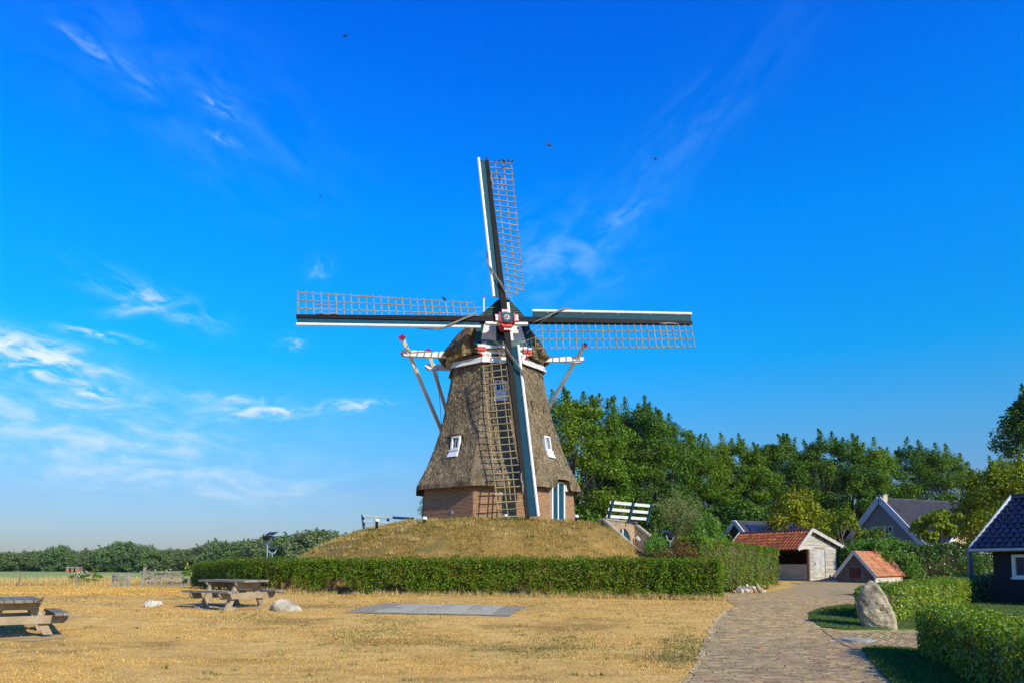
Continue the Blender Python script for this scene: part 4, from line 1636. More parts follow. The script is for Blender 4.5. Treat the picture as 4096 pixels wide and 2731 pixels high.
def build_tail():
    RX = Vector((math.cos(math.radians(8)), math.sin(math.radians(8)), 0))
    zl = 0.5 * (U(1610, 1400, 38.7).z + U(2333, 1456, 40.1).z)
    c1 = CAPF.p(0.05, 0.85, zl)
    foot = Vector((-2.0, 47.6, 4.3))
    spruit = []
    for (cc, hl, hr) in ((c1, 5.25, 4.55), (CAPF.p(0, -1.2, zl - 0.12), 3.75, 2.7)):
        beam = MB()
        for s in (-1, 1):
            fr = Fr(cc, RX * s, (0, 0, 1), RX.cross(Vector((0, 0, 1))) * s)
            half = hl if s < 0 else hr
            beam.prism([(0.0, -0.17), (half - 0.15, -0.15), (half, -0.02), (half, 0.15), (0.0, 0.17)], fr, -0.11, 0.11)
        bo = beam.build('cross_beam', WHITE, mill)
        for s in (-1, 1):
            fr = Fr(cc, RX * s, (0, 0, 1), RX.cross(Vector((0, 0, 1))) * s)
            half = hl if s < 0 else hr
            MB().prism([(half - 0.17, -0.175), (half + 0.015, -0.03), (half + 0.015, 0.02), (half - 0.17, -0.13)], fr, -0.115, 0.115).build('red_end', CRIMSON, bo)
            end = cc + RX * s * (half - 0.42)
            d = (foot - end).normalized()
            top = end - d * 0.95
            br = MB().beam(top, foot, 0.19, 0.21, AH)
            b_ = br.build('tail_brace', WHITE, mill)
            MB().beam(top - d * 0.08 + RX * 0.0, top, 0.27, 0.34, AH).build('brace_cap', CRIMSON, b_)
    MB().beam(CAPF.p(0, -2.2, 13.2), foot + Vector((0, 0, -0.2)), 0.3, 0.34, AH).build('tail_pole', WHITE, mill)
    e = CAPF.p(-3.1, -1.2, zl - 0.1)
    MB().tube([e, e + Vector((0.28, 0.6, -4.2)), e + Vector((0.6, 1.2, -8.0))], 0.014, 5).build('rope', mat('dark_rope', (0.05, 0.02, 0.03), rough=0.8), mill)


build_tail()


# ------------------------------------------------------------------ trees, shrubs and hedges
BARK = mat('bark', (0.075, 0.06, 0.045), (0.14, 0.115, 0.085), scale=5, stretch=(3, 3, 0.6), rough=0.95, bump=0.03)
BARK_PALE = mat('pale_bark', (0.20, 0.15, 0.095), (0.28, 0.22, 0.14), scale=5, rough=0.95, bump=0.02)
LF_OAK = leaf_mat('oak_leaves', (0.062, 0.15, 0.009), (0.135, 0.24, 0.014), patch=(0.175, 0.25, 0.012), pscale=0.22, var=0.35, trans=0.2)
LF_DEEP = leaf_mat('deep_green_leaves', (0.044, 0.115, 0.011), (0.095, 0.185, 0.017), patch=(0.115, 0.19, 0.013), pscale=0.25, var=0.35, trans=0.2)
LF_YEL = leaf_mat('yellow_green_leaves', (0.16, 0.23, 0.008), (0.32, 0.33, 0.012), dead=(0.38, 0.27, 0.02), deadp=0.12, patch=(0.11, 0.17, 0.015), pscale=0.5)
LF_MIX = leaf_mat('turning_leaves', (0.12, 0.21, 0.010), (0.31, 0.37, 0.014), dead=(0.38, 0.22, 0.03), deadp=0.04, patch=(0.05, 0.10, 0.012), pscale=0.4)
LF_OLIVE = leaf_mat('olive_leaves', (0.13, 0.19, 0.045), (0.24, 0.28, 0.085), dead=(0.30, 0.22, 0.10), deadp=0.12, var=0.25)
LF_FRESH = leaf_mat('fresh_green_leaves', (0.09, 0.22, 0.02), (0.16, 0.30, 0.04), var=0.3)
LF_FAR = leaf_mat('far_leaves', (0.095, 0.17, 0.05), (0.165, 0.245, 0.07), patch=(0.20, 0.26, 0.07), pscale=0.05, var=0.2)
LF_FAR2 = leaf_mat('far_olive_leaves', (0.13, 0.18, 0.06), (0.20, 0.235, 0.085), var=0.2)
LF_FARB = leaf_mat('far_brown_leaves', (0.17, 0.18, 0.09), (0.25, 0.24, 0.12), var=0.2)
LF_BEECH = leaf_mat('beech_hedge_leaves', (0.066, 0.165, 0.008), (0.165, 0.285, 0.013), dead=(0.30, 0.13, 0.03), deadp=0.06, patch=(0.19, 0.22, 0.016), pscale=0.9, trans=0.3, rough=0.42, var=0.35)
LF_PRIV = leaf_mat('privet_leaves', (0.095, 0.205, 0.009), (0.235, 0.345, 0.016), dead=(0.50, 0.46, 0.03), deadp=0.10, trans=0.32, rough=0.38, var=0.3, spec=0.3)
LF_LAUR = leaf_mat('laurel_leaves', (0.045, 0.13, 0.012), (0.095, 0.20, 0.022), dead=(0.16, 0.22, 0.03), deadp=0.10, trans=0.18, rough=0.3, var=0.3, spec=0.3)
LF_RED = leaf_mat('reddish_shrub_leaves', (0.08, 0.10, 0.02), (0.16, 0.13, 0.03), dead=(0.26, 0.09, 0.03), deadp=0.35, var=0.3)
TWIG = mat('hedge_twigs', (0.075, 0.055, 0.03), (0.12, 0.095, 0.05), scale=14, rough=0.95, bump=0.03)


def crown_data(seed, H, R, z0, nclump, nleaf, leaf, cone=False, rcl=0.24, top=0.55, shoots=10, flat=0.8, aspect=0.7, hollow=0.35):
    rng = np.random.default_rng(seed)
    hn = rng.random(nclump) ** 0.9
    env = np.sin(np.pi * np.clip(hn * (1 - 0.14) + 0.10, 0, 1) ** (1.0 + top * 0.0)) ** 0.62
    env = np.interp(hn, [0, .12, .35, .6, .8, .93, 1.0], [.55, .82, 1.0, .97, .78, .5, .22])
    if cone:
        env = np.interp(hn, [0, .3, .55, .75, .9, 1.0], [1.0, 1.0, .8, .5, .25, .05])
    a = np.arange(nclump) * 2.399963 + rng.normal(0, 0.5, nclump)
    lob = 1 + 0.22 * np.sin(3 * a + seed) * np.cos(5 * hn + seed) + rng.normal(0, 0.12, nclump)
    rr = R * env * lob * np.sqrt(rng.uniform(hollow, 1, nclump))
    C = np.stack([np.cos(a) * rr, np.sin(a) * rr, z0 + (H - z0) * (0.04 + 0.90 * hn)], 1)
    rc = R * rcl * rng.uniform(0.65, 1.3, nclump)
    w = rc ** 2
    idx = rng.choice(nclump, nleaf, p=w / w.sum())
    d = rng.normal(size=(nleaf, 3))
    d /= np.linalg.norm(d, axis=1, keepdims=True)
    P = C[idx] + d * (rc[idx] * rng.random(nleaf) ** 0.45)[:, None] * np.array([1, 1, flat])
    N = d * 0.7 + rng.normal(size=(nleaf, 3)) * 0.55 + np.array([0, 0, 0.45])
    sz = leaf * rng.uniform(0.6, 1.35, nleaf)
    if shoots:
        top_c = C[np.argsort(-(C[:, 2] + 0.3 * np.hypot(C[:, 0], C[:, 1])))[:max(shoots * 2, 6)]]
        ps, ns = [], []
        for k in range(shoots):
            c = top_c[rng.integers(len(top_c))]
            L_ = rng.uniform(0.6, 1.5) * R * 0.26
            m = max(30, nleaf // 160)
            t = rng.random(m)
            off = rng.normal(size=(m, 3)) * (R * 0.055 * (1.15 - t))[:, None]
            lean = rng.normal(0, 0.18, 2)
            ps.append(c + np.stack([lean[0] * t * L_, lean[1] * t * L_, R * 0.1 + t * L_], 1) + off)
            ns.append(rng.normal(size=(m, 3)) + np.array([0, 0, 0.3]))
        P = np.concatenate([P] + ps)
        N = np.concatenate([N] + ns)
        sz = np.concatenate([sz, leaf * rng.uniform(0.6, 1.1, len(P) - len(sz))])
    V, F = leaf_cards(P, N, sz, aspect, rng)
    return V, F, C


def trunk_data(seed, H, C, r0, nlimb=26, stems=1, spread=0.0, z0=0.3):
    rng = random.Random(seed)
    mb = MB()
    order = list(range(len(C)))
    rng.shuffle(order)
    bases = []
    for s in range(stems):
        a = 6.28 * s / stems + rng.uniform(-.4, .4)
        b = Vector((math.cos(a), math.sin(a), 0)) * (spread * 0.25 if stems > 1 else 0)
        tp = Vector((math.cos(a) * spread, math.sin(a) * spread, H * 0.86))
        pts = []
        for i in range(7):
            t = i / 6
            p = b.lerp(tp, t)
            p.x += rng.gauss(0, 0.012 * H) * (t > 0)
            p.y += rng.gauss(0, 0.012 * H) * (t > 0)
            p.z -= 0.15 * (1 - t)
            pts.append(p)
        rr = r0 / math.sqrt(stems)
        mb.tube(pts, [rr * (1.25 if i == 0 else 1 - 0.86 * i / 6) for i in range(7)], 7, cap=False)
        bases.append((pts, rr))
    for i in order[:nlimb]:
        c = Vector(C[i])
        pts, rr = bases[rng.randrange(len(bases))]
        hz = max(0.12, min(0.85, (c.z / H) * rng.uniform(0.5, 0.8)))
        k = hz * 6
        j = min(5, int(k))
        st = pts[j].lerp(pts[j + 1], k - j)
        m1 = st.lerp(c, 0.5) + Vector((rng.gauss(0, .04), rng.gauss(0, .04), rng.uniform(-.02, .06))) * H * 0.5
        mb.tube([st, st.lerp(m1, 0.55), m1, c], [rr * 0.34 * (1 - hz * 0.6), rr * 0.24, rr * 0.15, rr * 0.05], 5, cap=False)
    return mb


def tree_proto(name, seed, H, R, z0, nclump, nleaf, leaf, leafm, r0=0.22, bark=None, **kw):
    tk = {k: kw.pop(k) for k in list(kw) if k in ('nlimb', 'stems', 'spread')}
    V, F, C = crown_data(seed, H, R, z0, nclump, nleaf, leaf, **kw)
    me = np_mesh('crown', V, F)
    me.materials.append(leafm)
    tm = trunk_data(seed, H, C, r0, **tk).mesh('trunk', None, True)
    tm.materials.append(bark or BARK)
    return me, tm, H, R


def plant(name, proto, x, y, label, cat, group=None, H=None, Rs=None, rot=0.0, zoff=0.0, leafm=None, zbase=None):
    me, tm, h0, r0 = proto
    z = (zbase if zbase is not None else gz(x, y)) + zoff
    o = empty(name, (x, y, z), label, cat, group)
    s = (H or h0) / h0
    sx = (Rs or r0 * s) / r0
    for nm, q in (('trunk', tm), ('crown', me)):
        c = link(nm, q, None, o)
        c.scale = (sx, sx, s)
        c.rotation_euler = (0, 0, rot)
        if nm == 'crown' and leafm is not None:
            c.material_slots[0].link = 'OBJECT'
            c.material_slots[0].material = leafm
    return o


def plant_px(name, proto, u, vt, D, label, cat, R=None, group=None, rot=0.0, leafm=None):
    p = U(u, vt, D)
    z0 = gz(p.x, D)
    return plant(name, proto, p.x, D, label, cat, group, p.z - z0, R, rot, 0.0, leafm)


def build_trees():
    V = [tree_proto('tall', 100 + k, 14.0, 3.9, 2.4, 104, 34000, 0.165, LF_OAK if k % 2 == 0 else LF_DEEP, r0=0.26, shoots=10, rcl=0.215, nlimb=44) for k in range(4)]
    row = [(2290, 1580, 60, 4.4, 0, LF_OAK), (2385, 1607, 66, 4.3, 1, LF_OAK), (2470, 1650, 70, 4.0, 2, LF_DEEP), (2555, 1613, 67, 4.2, 3, LF_DEEP), (2645, 1660, 70, 4.0, 0, LF_DEEP),
           (2745, 1742, 72, 3.9, 1, LF_OAK), (2835, 1770, 74, 3.8, 2, LF_OAK), (2930, 1752, 74, 4.0, 3, LF_OAK), (3020, 1790, 76, 3.7, 0, LF_DEEP), (3112, 1752, 76, 4.3, 1, LF_DEEP),
           (3215, 1800, 78, 3.8, 2, LF_DEEP), (3305, 1742, 76, 4.6, 3, LF_DEEP), (3400, 1758, 78, 4.4, 0, LF_OAK), (3505, 1800, 80, 4.2, 1, LF_OAK),
           (3655, 1778, 82, 4.6, 2, LF_DEEP), (3775, 1800, 82, 4.6, 3, LF_OAK)]
    words = ['first', 'second', 'third', 'fourth', 'fifth', 'sixth', 'seventh', 'eighth', 'ninth', 'tenth', 'eleventh', 'twelfth', 'thirteenth', 'fourteenth', 'fifteenth', 'sixteenth']
    for i, (u, vt, D, R, k, lm) in enumerate(row):
        tone = 'bright' if lm is LF_OAK else 'dark'
        plant_px('tall_tree', V[k], u, vt + 12, D, 'tall %s green tree, %s from the mill in the row behind' % (tone, words[i]), 'tree', R, 'tall trees in the row behind the mill', rot=i * 1.7, leafm=lm)
    plant_px('tall_tree', V[1], 1822, 1850, 62, 'tall green tree showing only as sprigs at the left edge of the mill', 'tree', 2.9, rot=2.0)
    sh = [tree_proto('under', 140 + k, 5.5, 3.0, 0.3, 40, 6500, 0.24, LF_DEEP, r0=0.10, shoots=5, nlimb=8, rcl=0.33) for k in range(2)]
    for i, u in enumerate([2330, 2430, 2530, 2640, 2750, 2860, 2960, 3060, 3170, 3290, 3400, 3520, 3640, 3760, 3900]):
        D = (60 if u < 3000 else 86) + (i * 7) % 9
        p = U(u, 2000 + (i * 37) % 50, D)
        plant('understorey_shrub', sh[i % 2], p.x, D, 'dark shrub filling the shade under the tall tree row', 'shrub', 'shrubs under the tall tree row', p.z - gz(p.x, D), 3.4, i * 1.3)
    yt = tree_proto('yellow', 150, 5.4, 2.2, 1.0, 50, 9000, 0.17, LF_YEL, r0=0.13, shoots=7, rcl=0.30)
    plant_px('rounded_tree', yt, 3178, 1975, 51, 'rounded yellow-green tree behind the red tiled shed', 'tree', 2.15)
    fruit = tree_proto('fruit', 151, 4.4, 2.2, 1.8, 26, 3800, 0.17, LF_MIX, r0=0.12, bark=BARK_PALE, shoots=4, nlimb=26, stems=3, spread=0.9, rcl=0.26)
    plant_px('sparse_tree', fruit, 3385, 2052, 50, 'sparse tree with bare pale branches left of the grey house', 'tree', 1.75)
    bush = tree_proto('bush', 152, 3.6, 2.2, 0.3, 36, 8000, 0.15, LF_FRESH, r0=0.07, shoots=8, nlimb=10, rcl=0.3)
    plant_px('leafy_bush', bush, 3530, 2150, 45.5, 'light green bush in front of the grey house gable', 'bush', 1.9)
    plant_px('leafy_bush', bush, 3470, 2160, 47, 'light green bush behind the small brick outbuilding', 'bush', 1.5, rot=2.2)
    sumac = tree_proto('sumac', 153, 3.9, 1.7, 2.3, 28, 4600, 0.20, LF_MIX, r0=0.15, stems=4, spread=0.8, shoots=0, flat=0.55, nlimb=24, rcl=0.28, hollow=0.1)
    plant_px('umbrella_tree', sumac, 3752, 2045, 46, 'small flat-topped tree with several bare stems before the grey house', 'tree', 1.45)
    rt = tree_proto('right', 154, 7.0, 3.0, 1.2, 80, 27000, 0.15, LF_MIX, r0=0.16, shoots=10, rcl=0.30)
    plant_px('leafy_tree', rt, 4000, 1868, 51, 'yellowing green tree behind the black barn', 'tree', 3.1)
    dk = tree_proto('dark', 155, 15.0, 3.6, 2.0, 90, 24000, 0.20, LF_DEEP, r0=0.25, shoots=10, rcl=0.25, cone=True)
    plant_px('tall_conical_tree', dk, 4118, 1550, 56, 'tall dark tree cut by the right edge of the picture', 'tree', 3.7)
    ol = tree_proto('olive', 156, 4.2, 2.2, 0.3, 34, 9000, 0.13, LF_OLIVE, r0=0.07, shoots=12, nlimb=12, rcl=0.3, aspect=0.4)
    plant_px('feathery_shrub', ol, 2695, 1965, 45, 'tall feathery olive shrub above the cellar entrance', 'shrub', 1.75)
    plant_px('feathery_shrub', ol, 2775, 2035, 44, 'lower feathery olive shrub right of the cellar entrance', 'shrub', 1.4, rot=2)
    plant_px('feathery_shrub', bush, 2825, 2068, 43, 'fresh green feathery shrub beside the hedge on the slope', 'shrub', 1.25, rot=1)
    plant_px('leafy_shrub', bush, 2625, 2140, 33.5, 'dark leafy shrub growing against the cellar wing wall', 'shrub', 0.75, rot=4)
    rs = tree_proto('redshrub', 157, 1.4, 1.3, 0.1, 24, 4000, 0.08, LF_RED, r0=0.03, shoots=6, nlimb=6, rcl=0.35)
    plant_px('reddish_shrub', rs, 2700, 2185, 27.2, 'low reddish shrub behind the front hedge by the floodlight', 'shrub', 0.9)
    plant_px('reddish_shrub', rs, 2770, 2212, 27.0, 'low reddish shrub between the two big hedges', 'shrub', 0.7, rot=2)
    plant_px('dark_bush', bush, 3930, 2215, 34, 'dark bush behind the grey post beside the black barn', 'bush', 1.1, rot=3, leafm=LF_LAUR)
    # far row beyond the field
    F = [tree_proto('far', 170 + k, 11.0, 5.5, 0.4, 52, 6000, 0.62, LF_FAR, r0=0.2, shoots=3, nlimb=6, rcl=0.34) for k in range(4)]
    xs = [-120, 0, 105, 244, 330, 435, 505, 610, 700, 784, 870, 975, 1080, 1184, 1254, 1300, 1400]
    ys = [2216, 2216, 2198, 2186, 2206, 2186, 2168, 2190, 2196, 2184, 2163, 2160, 2154, 2132, 2119, 2130, 2150]
    rng = random.Random(77)
    u = -140
    i = 0
    while u < 1420:
        D = 290 - 0.09 * max(u, 0) + rng.uniform(-12, 22)
        vt = float(np.interp(u, xs, ys)) + rng.uniform(-4, 14)
        lm = rng.choice([None, None, LF_FAR2])
        lab, grp = 'bushy green tree in the far row beyond the crop field', 'far trees beyond the crop field'
        if 500 < u < 530:
            lm, lab, grp = LF_FARB, 'brownish tree in the far row beyond the crop field', None
        plant_px('far_tree', F[i % 4], u, vt, D, lab, 'tree', rng.uniform(4.2, 6.0), grp, rot=i * 2.1, leafm=lm)
        u += rng.uniform(22, 40)
        i += 1
    # roses and sunflowers by the field
    fl = tree_proto('flower', 180, 1.5, 0.55, 0.1, 12, 900, 0.10, LF_FRESH, r0=0.02, shoots=3, nlimb=5, rcl=0.35)
    pet = {'pink': mat('pink_petals', (0.35, 0.02, 0.07), rough=0.7), 'white': mat('white_petals', (0.75, 0.72, 0.62), rough=0.7), 'yellow': mat('yellow_petals', (0.70, 0.42, 0.01), rough=0.7)}
    for (u, vt, D, R, kc, lab) in [(330, 2284, 66, 0.9, 'white', 'white-flowering bush in the tall dry grass near the wicket gate'), (372, 2280, 66, 0.6, 'pink', 'pink-flowering bush in the tall dry grass near the wicket gate'),
                                   (655, 2276, 66, 1.1, 'white', 'white-flowering plant behind the board fence'), (770, 2248, 44.5, 0.5, 'yellow', 'sunflowers standing beside the left end of the front hedge')]:
        o = plant_px('flowering_plant', fl, u, vt, D, lab, 'flowers', R, rot=u)
        H = (U(u, vt, D).z - gz(o.location.x, D))
        r = random.Random(u)
        for q in range(3 if kc == 'yellow' else 9):
            a = r.uniform(0, 6.28)
            c = Vector((math.cos(a) * R * r.uniform(.2, .8), -abs(math.sin(a)) * R * 0.8, H * r.uniform(0.6, 1.02)))
            mb = MB()
            for s in range(6):
                b = s * math.pi / 3
                mb.add([c, c + Vector((math.cos(b) * .055, -.02, math.sin(b) * .055)), c + Vector((math.cos(b + .9) * .055, -.02, math.sin(b + .9) * .055))], [(0, 1, 2)])
            mb.build('blossom', pet[kc], o, local=True)


build_trees()


def hedge(name, label, pts, w, dens, leaf, leafm, gap=0.0, holes=(), stems=0, seed=1, group=None, aspect=0.62, rough=0.05, round_=0.12, tips=0.0):
    """pts: (x, y, z base, z top) along the centre line; clipped box of leaves over a twiggy core"""
    rng = np.random.default_rng(seed)
    P = np.array(pts, float)
    # densify and smooth the line
    t = np.r_[0, np.cumsum(np.linalg.norm(np.diff(P[:, :2], axis=0), axis=1))]
    tt = np.linspace(0, t[-1], max(8, int(t[-1] / 0.35)))
    Q = np.stack([np.interp(tt, t, P[:, k]) for k in range(4)], 1)
    for _ in range(14):
        Q[1:-1] = (Q[:-2] + 2 * Q[1:-1] + Q[2:]) / 4
    T = np.gradient(Q[:, :2], axis=0)
    T /= np.linalg.norm(T, axis=1, keepdims=True)
    Nn = np.stack([T[:, 1], -T[:, 0]], 1)
    Ls = np.r_[0, np.cumsum(np.linalg.norm(np.diff(Q[:, :2], axis=0), axis=1))]
    L = Ls[-1]
    h = float(np.mean(Q[:, 3] - Q[:, 2]))
    per = 2 * h + w
    n = int(dens * per * L)
    s = rng.random(n) * L
    a = rng.random(n) * per
    f = lambda arr, sv: np.interp(sv, Ls, arr)
    zb, zt = f(Q[:, 2], s), f(Q[:, 3], s)
    hh = zt - zb
    side = np.where(a < h, 0, np.where(a < h + w, 1, 2))
    off = np.where(side == 0, w / 2, np.where(side == 1, (a - h) - w / 2, -w / 2))
    zz = np.where(side == 0, zb + hh * (a / h), np.where(side == 1, zt, zb + hh * ((per - a) / h)))
    # round the shoulders
    edge = np.clip((zz - (zt - round_)) / round_, 0, 1)
    off = np.where(side == 1, off, off * (1 - (1 - np.sqrt(1 - (edge * 0.9) ** 2)) * round_ / (w / 2)))
    zz = np.where(side == 1, zt - round_ * (1 - np.sqrt(np.clip(1 - (np.clip(np.abs(off) - (w / 2 - round_), 0, None) / round_) ** 2, 0, 1))), zz)
    nx, ny, nz = f(Nn[:, 0], s), f(Nn[:, 1], s), np.zeros(n)
    sg = np.sign(off + 1e-6)
    on = np.stack([nx * np.where(side == 1, 0, sg), ny * np.where(side == 1, 0, sg), np.where(side == 1, 1.0, 0.25)], 1)
    x, y = f(Q[:, 0], s) + nx * off, f(Q[:, 1], s) + ny * off
    fine = value_noise(s * 9 + off * 7, zz * 9 - off * 5, 1.9, seed + 20)
    dep = rng.random(n) ** 1.6 * 0.22 + rough * value_noise(s * 2.5, zz * 2.5 + off, 2.0, seed) + 0.075 * np.clip(fine, -0.6, 1.2) - 0.0
    pos = np.stack([x, y, zz], 1) - on * dep[:, None]
    # ends of the hedge
    ne = int(dens * h * w * 1.2)
    for e in (0, -1):
        d = T[0] * -1 if e == 0 else T[-1]
        o2 = rng.uniform(-w / 2, w / 2, ne)
        z2 = rng.uniform(Q[e, 2], Q[e, 3] - 0.02, ne)
        sh = round_ * (np.clip(np.abs(o2) - (w / 2 - 0.2), 0, None) / 0.2) ** 2 + round_ * np.clip((z2 - Q[e, 3] + round_) / round_, 0, 1) ** 2
        pe = np.stack([Q[e, 0] + Nn[e, 0] * o2 + d[0] * (0.06 - sh), Q[e, 1] + Nn[e, 1] * o2 + d[1] * (0.06 - sh), z2], 1)
        pe -= np.array([d[0], d[1], 0]) * (rng.random(ne) ** 1.6 * 0.2)[:, None]
        pos = np.concatenate([pos, pe])
        on = np.concatenate([on, np.tile([d[0], d[1], 0.2], (ne, 1))])
        s = np.concatenate([s, np.full(ne, 0 if e == 0 else L)])
        zb = np.concatenate([zb, np.full(ne, Q[e, 2])])
    gp = gap * (1 + 0.6 * value_noise(s, s * 0.2, 1.9, seed + 3))
    for (s0, sw, gh) in holes:
        gp = gp + gh * np.exp(-((s - s0) / sw) ** 2)
    keep = (pos[:, 2] - zb > gp + rng.normal(0, 0.05, len(pos))) & (pos[:, 2] - zb > 0.0)
    keep &= rng.random(len(pos)) < 0.74 + 0.42 * value_noise(pos[:, 0] * 2 + pos[:, 2], pos[:, 1] * 2 - pos[:, 2] * 1.7, 2.0, seed + 9)
    pos, on = pos[keep], on[keep]
    N = on * 1.2 + rng.normal(size=on.shape) * 0.62 + np.array([0, 0, 0.35])
    V, F = leaf_cards(pos, N, leaf * rng.uniform(0.6, 1.35, len(pos)), aspect, rng)
    if tips:                              # young shoots standing up from the clipped top
        k = int(tips * L * w)
        s2 = rng.random(k) * L
        o2 = rng.uniform(-w / 2, w / 2, k)
        b = np.stack([f(Q[:, 0], s2) + f(Nn[:, 0], s2) * o2, f(Q[:, 1], s2) + f(Nn[:, 1], s2) * o2, f(Q[:, 3], s2) - 0.02], 1)
        b = np.repeat(b, 5, axis=0)
        hgt = np.tile(np.linspace(0, 1, 5), k) * np.repeat(rng.uniform(0.03, 0.13, k), 5)
        b[:, 2] += hgt
        b[:, :2] += rng.normal(0, 0.012, (len(b), 2))
        V2, F2 = leaf_cards(b, rng.normal(size=b.shape) + np.array([0, 0, 0.8]), leaf * 0.9 * rng.uniform(0.6, 1.2, len(b)), aspect * 0.8, rng)
        F = np.concatenate([F, F2 + len(V)])
        V = np.concatenate([V, V2])
    base = Vector((float(Q[len(Q) // 2, 0]), float(Q[len(Q) // 2, 1]), float(Q[len(Q) // 2, 2])))
    root = empty(name, base, label, 'hedge', group)
    fo = link('foliage', np_mesh('foliage', V - np.array(base), F), leafm, root)
    # core of twigs
    cw = w / 2 - 0.15
    rows = []
    for o_, zz_ in ((cw, 'b'), (cw, 't'), (-cw, 't'), (-cw, 'b')):
        z_ = Q[:, 2] + gap + 0.10 if zz_ == 'b' else Q[:, 3] - 0.17
        rows.append(np.stack([Q[:, 0] + Nn[:, 0] * o_, Q[:, 1] + Nn[:, 1] * o_, z_], 1))
    m = len(Q)
    inset = slice(0, m)
    Vc = np.concatenate(rows)
    i = np.arange(m - 1)
    Fc = []
    for k in range(4):
        k2 = (k + 1) % 4
        Fc.append(np.stack([k * m + i, k * m + i + 1, k2 * m + i + 1, k2 * m + i], 1))
    Fc.append(np.array([[0, m, 2 * m, 3 * m], [m - 1, 2 * m - 1, 3 * m - 1, 4 * m - 1]]))
    if not holes:
        link('twigs', np_mesh('twigs', Vc - np.array(base), np.concatenate(Fc)), TWIG, root)
    else:                                  # thin core: crossed twigs only
        k = 5200
        s3 = rng.random(k) * L
        p0 = np.stack([f(Q[:, 0], s3), f(Q[:, 1], s3), f(Q[:, 2], s3) + rng.uniform(0.12, h * 0.85, k)], 1) + rng.normal(0, 0.14, (k, 3)) * np.array([1, 1, 0.2])
        d = rng.normal(size=(k, 3)) + np.array([0, 0, 1.1])
        d /= np.linalg.norm(d, axis=1, keepdims=True)
        ln = rng.uniform(0.15, 0.5, (k, 1))
        sd = rng.normal(size=(k, 3)) * 0.016
        Vt = np.stack([p0 - sd, p0 + sd, p0 + d * ln], 1).reshape(-1, 3)
        zlim = np.repeat(f(Q[:, 3], s3) - 0.08, 3)
        Vt[:, 2] = np.minimum(Vt[:, 2], zlim)
        o = link('twigs', np_mesh('twigs', Vt - np.array(base), np.arange(3 * k).reshape(-1, 3)), TWIG, root)
        o['kind'] = 'stuff'
        k = int(dens * L * h * 1.1)
        s3 = rng.random(k) * L
        o3 = rng.uniform(-w / 2 + 0.15, w / 2 - 0.15, k)
        zl = f(Q[:, 2], s3) + gap + 0.1
        p0 = np.stack([f(Q[:, 0], s3) + f(Nn[:, 0], s3) * o3, f(Q[:, 1], s3) + f(Nn[:, 1], s3) * o3, zl + (f(Q[:, 3], s3) - 0.1 - zl) * rng.random(k)], 1)
        gq = np.zeros(k)
        for (s0, sw, gh) in holes:
            gq = gq + gh * np.exp(-((s3 - s0) / sw) ** 2)
        p0 = p0[p0[:, 2] > zl + gq]
        V3, F3 = leaf_cards(p0, rng.normal(size=p0.shape), leaf * rng.uniform(0.9, 1.7, len(p0)), aspect, rng)
        o = link('inner_foliage', np_mesh('inner_foliage', V3 - np.array(base), F3), leafm, root)
        o['kind'] = 'stuff'
    fo['kind'] = 'stuff'
    rr = random.Random(seed)
    for k in range(stems):
        sv = (k + 0.5 + rr.uniform(-.3, .3)) / stems * L
        c = Vector((float(f(Q[:, 0], sv)), float(f(Q[:, 1], sv)), float(f(Q[:, 2], sv)) - 0.05))
        tp = c + Vector((rr.gauss(0, .10), rr.gauss(0, .06), h * 0.6))
        md = c.lerp(tp, 0.5) + Vector((rr.gauss(0, .05), rr.gauss(0, .03), 0))
        MB().tube([c, md, tp], [0.035, 0.028, 0.015], 6, cap=False).build('stem', BARK_PALE if k % 3 == 0 else BARK, root)
    return root


def hp(x, y, h):
    z = gz(x, y)
    return (x, y, z, z + h)


FRONT = []
for u, D in ((2895, 24.8), (2700, 25.4), (2450, 26.2), (2000, 27.4), (1550, 28.4), (1150, 29.8), (960, 32.2), (870, 35.5), (820, 39.5), (795, 43.0)):
    x = (u - 2048) / 3000 * D
    FRONT.append(hp(x, D + 0.4, 1.40))
hedge('clipped_hedge', 'long clipped green hedge curving in front of the mill mound', FRONT, 0.95, 900, 0.068, LF_BEECH, gap=0.15,
      holes=((7.2, 0.5, 0.2), (12.0, 0.6, 0.25), (14.4, 0.5, 0.45), (16.6, 0.7, 0.4), (18.0, 0.45, 0.55)), stems=44, seed=3, rough=0.07)
a, b, c = U(3112, 2189, 36.6), U(2906, 2159, 31.4), U(2795, 2141, 29.3)
hedge('clipped_hedge', 'tall clipped hedge right of the mill with a heap of stones at its foot', [(a.x - .3, a.y + .45, gz(a.x, a.y), a.z), (b.x - .4, b.y + .4, gz(b.x, b.y), b.z), (c.x - .3, c.y + .3, gz(c.x, c.y) + .1, c.z)],
      1.05, 800, 0.075, LF_BEECH, gap=0.14, seed=5, stems=14)
hedge('clipped_hedge', 'low sunlit hedge running back behind the standing stone', [hp(8.75, 18.2, 0.85), hp(12.4, 22.8, 0.88), hp(16.1, 27.3, 0.92)], 0.95, 900, 0.070, LF_PRIV, seed=7, stems=6, tips=25)
hedge('clipped_hedge', 'low shaded hedge beside the corner of the black barn', [hp(16.4, 27.6, 0.92), hp(18.2, 29.4, 0.95), hp(20.5, 31.5, 0.95)], 0.95, 600, 0.075, LF_LAUR, seed=8, stems=4)
hedge('clipped_hedge', 'dark leafy hedge with bright tips in the lower right corner', [hp(7.45, 13.0, 0.80), hp(6.9, 11.2, 0.80), hp(6.2, 9.3, 0.80), hp(5.45, 7.0, 0.80)], 0.95, 2100, 0.062, LF_PRIV, seed=9, stems=6, tips=70, aspect=0.5, rough=0.07, round_=0.2)
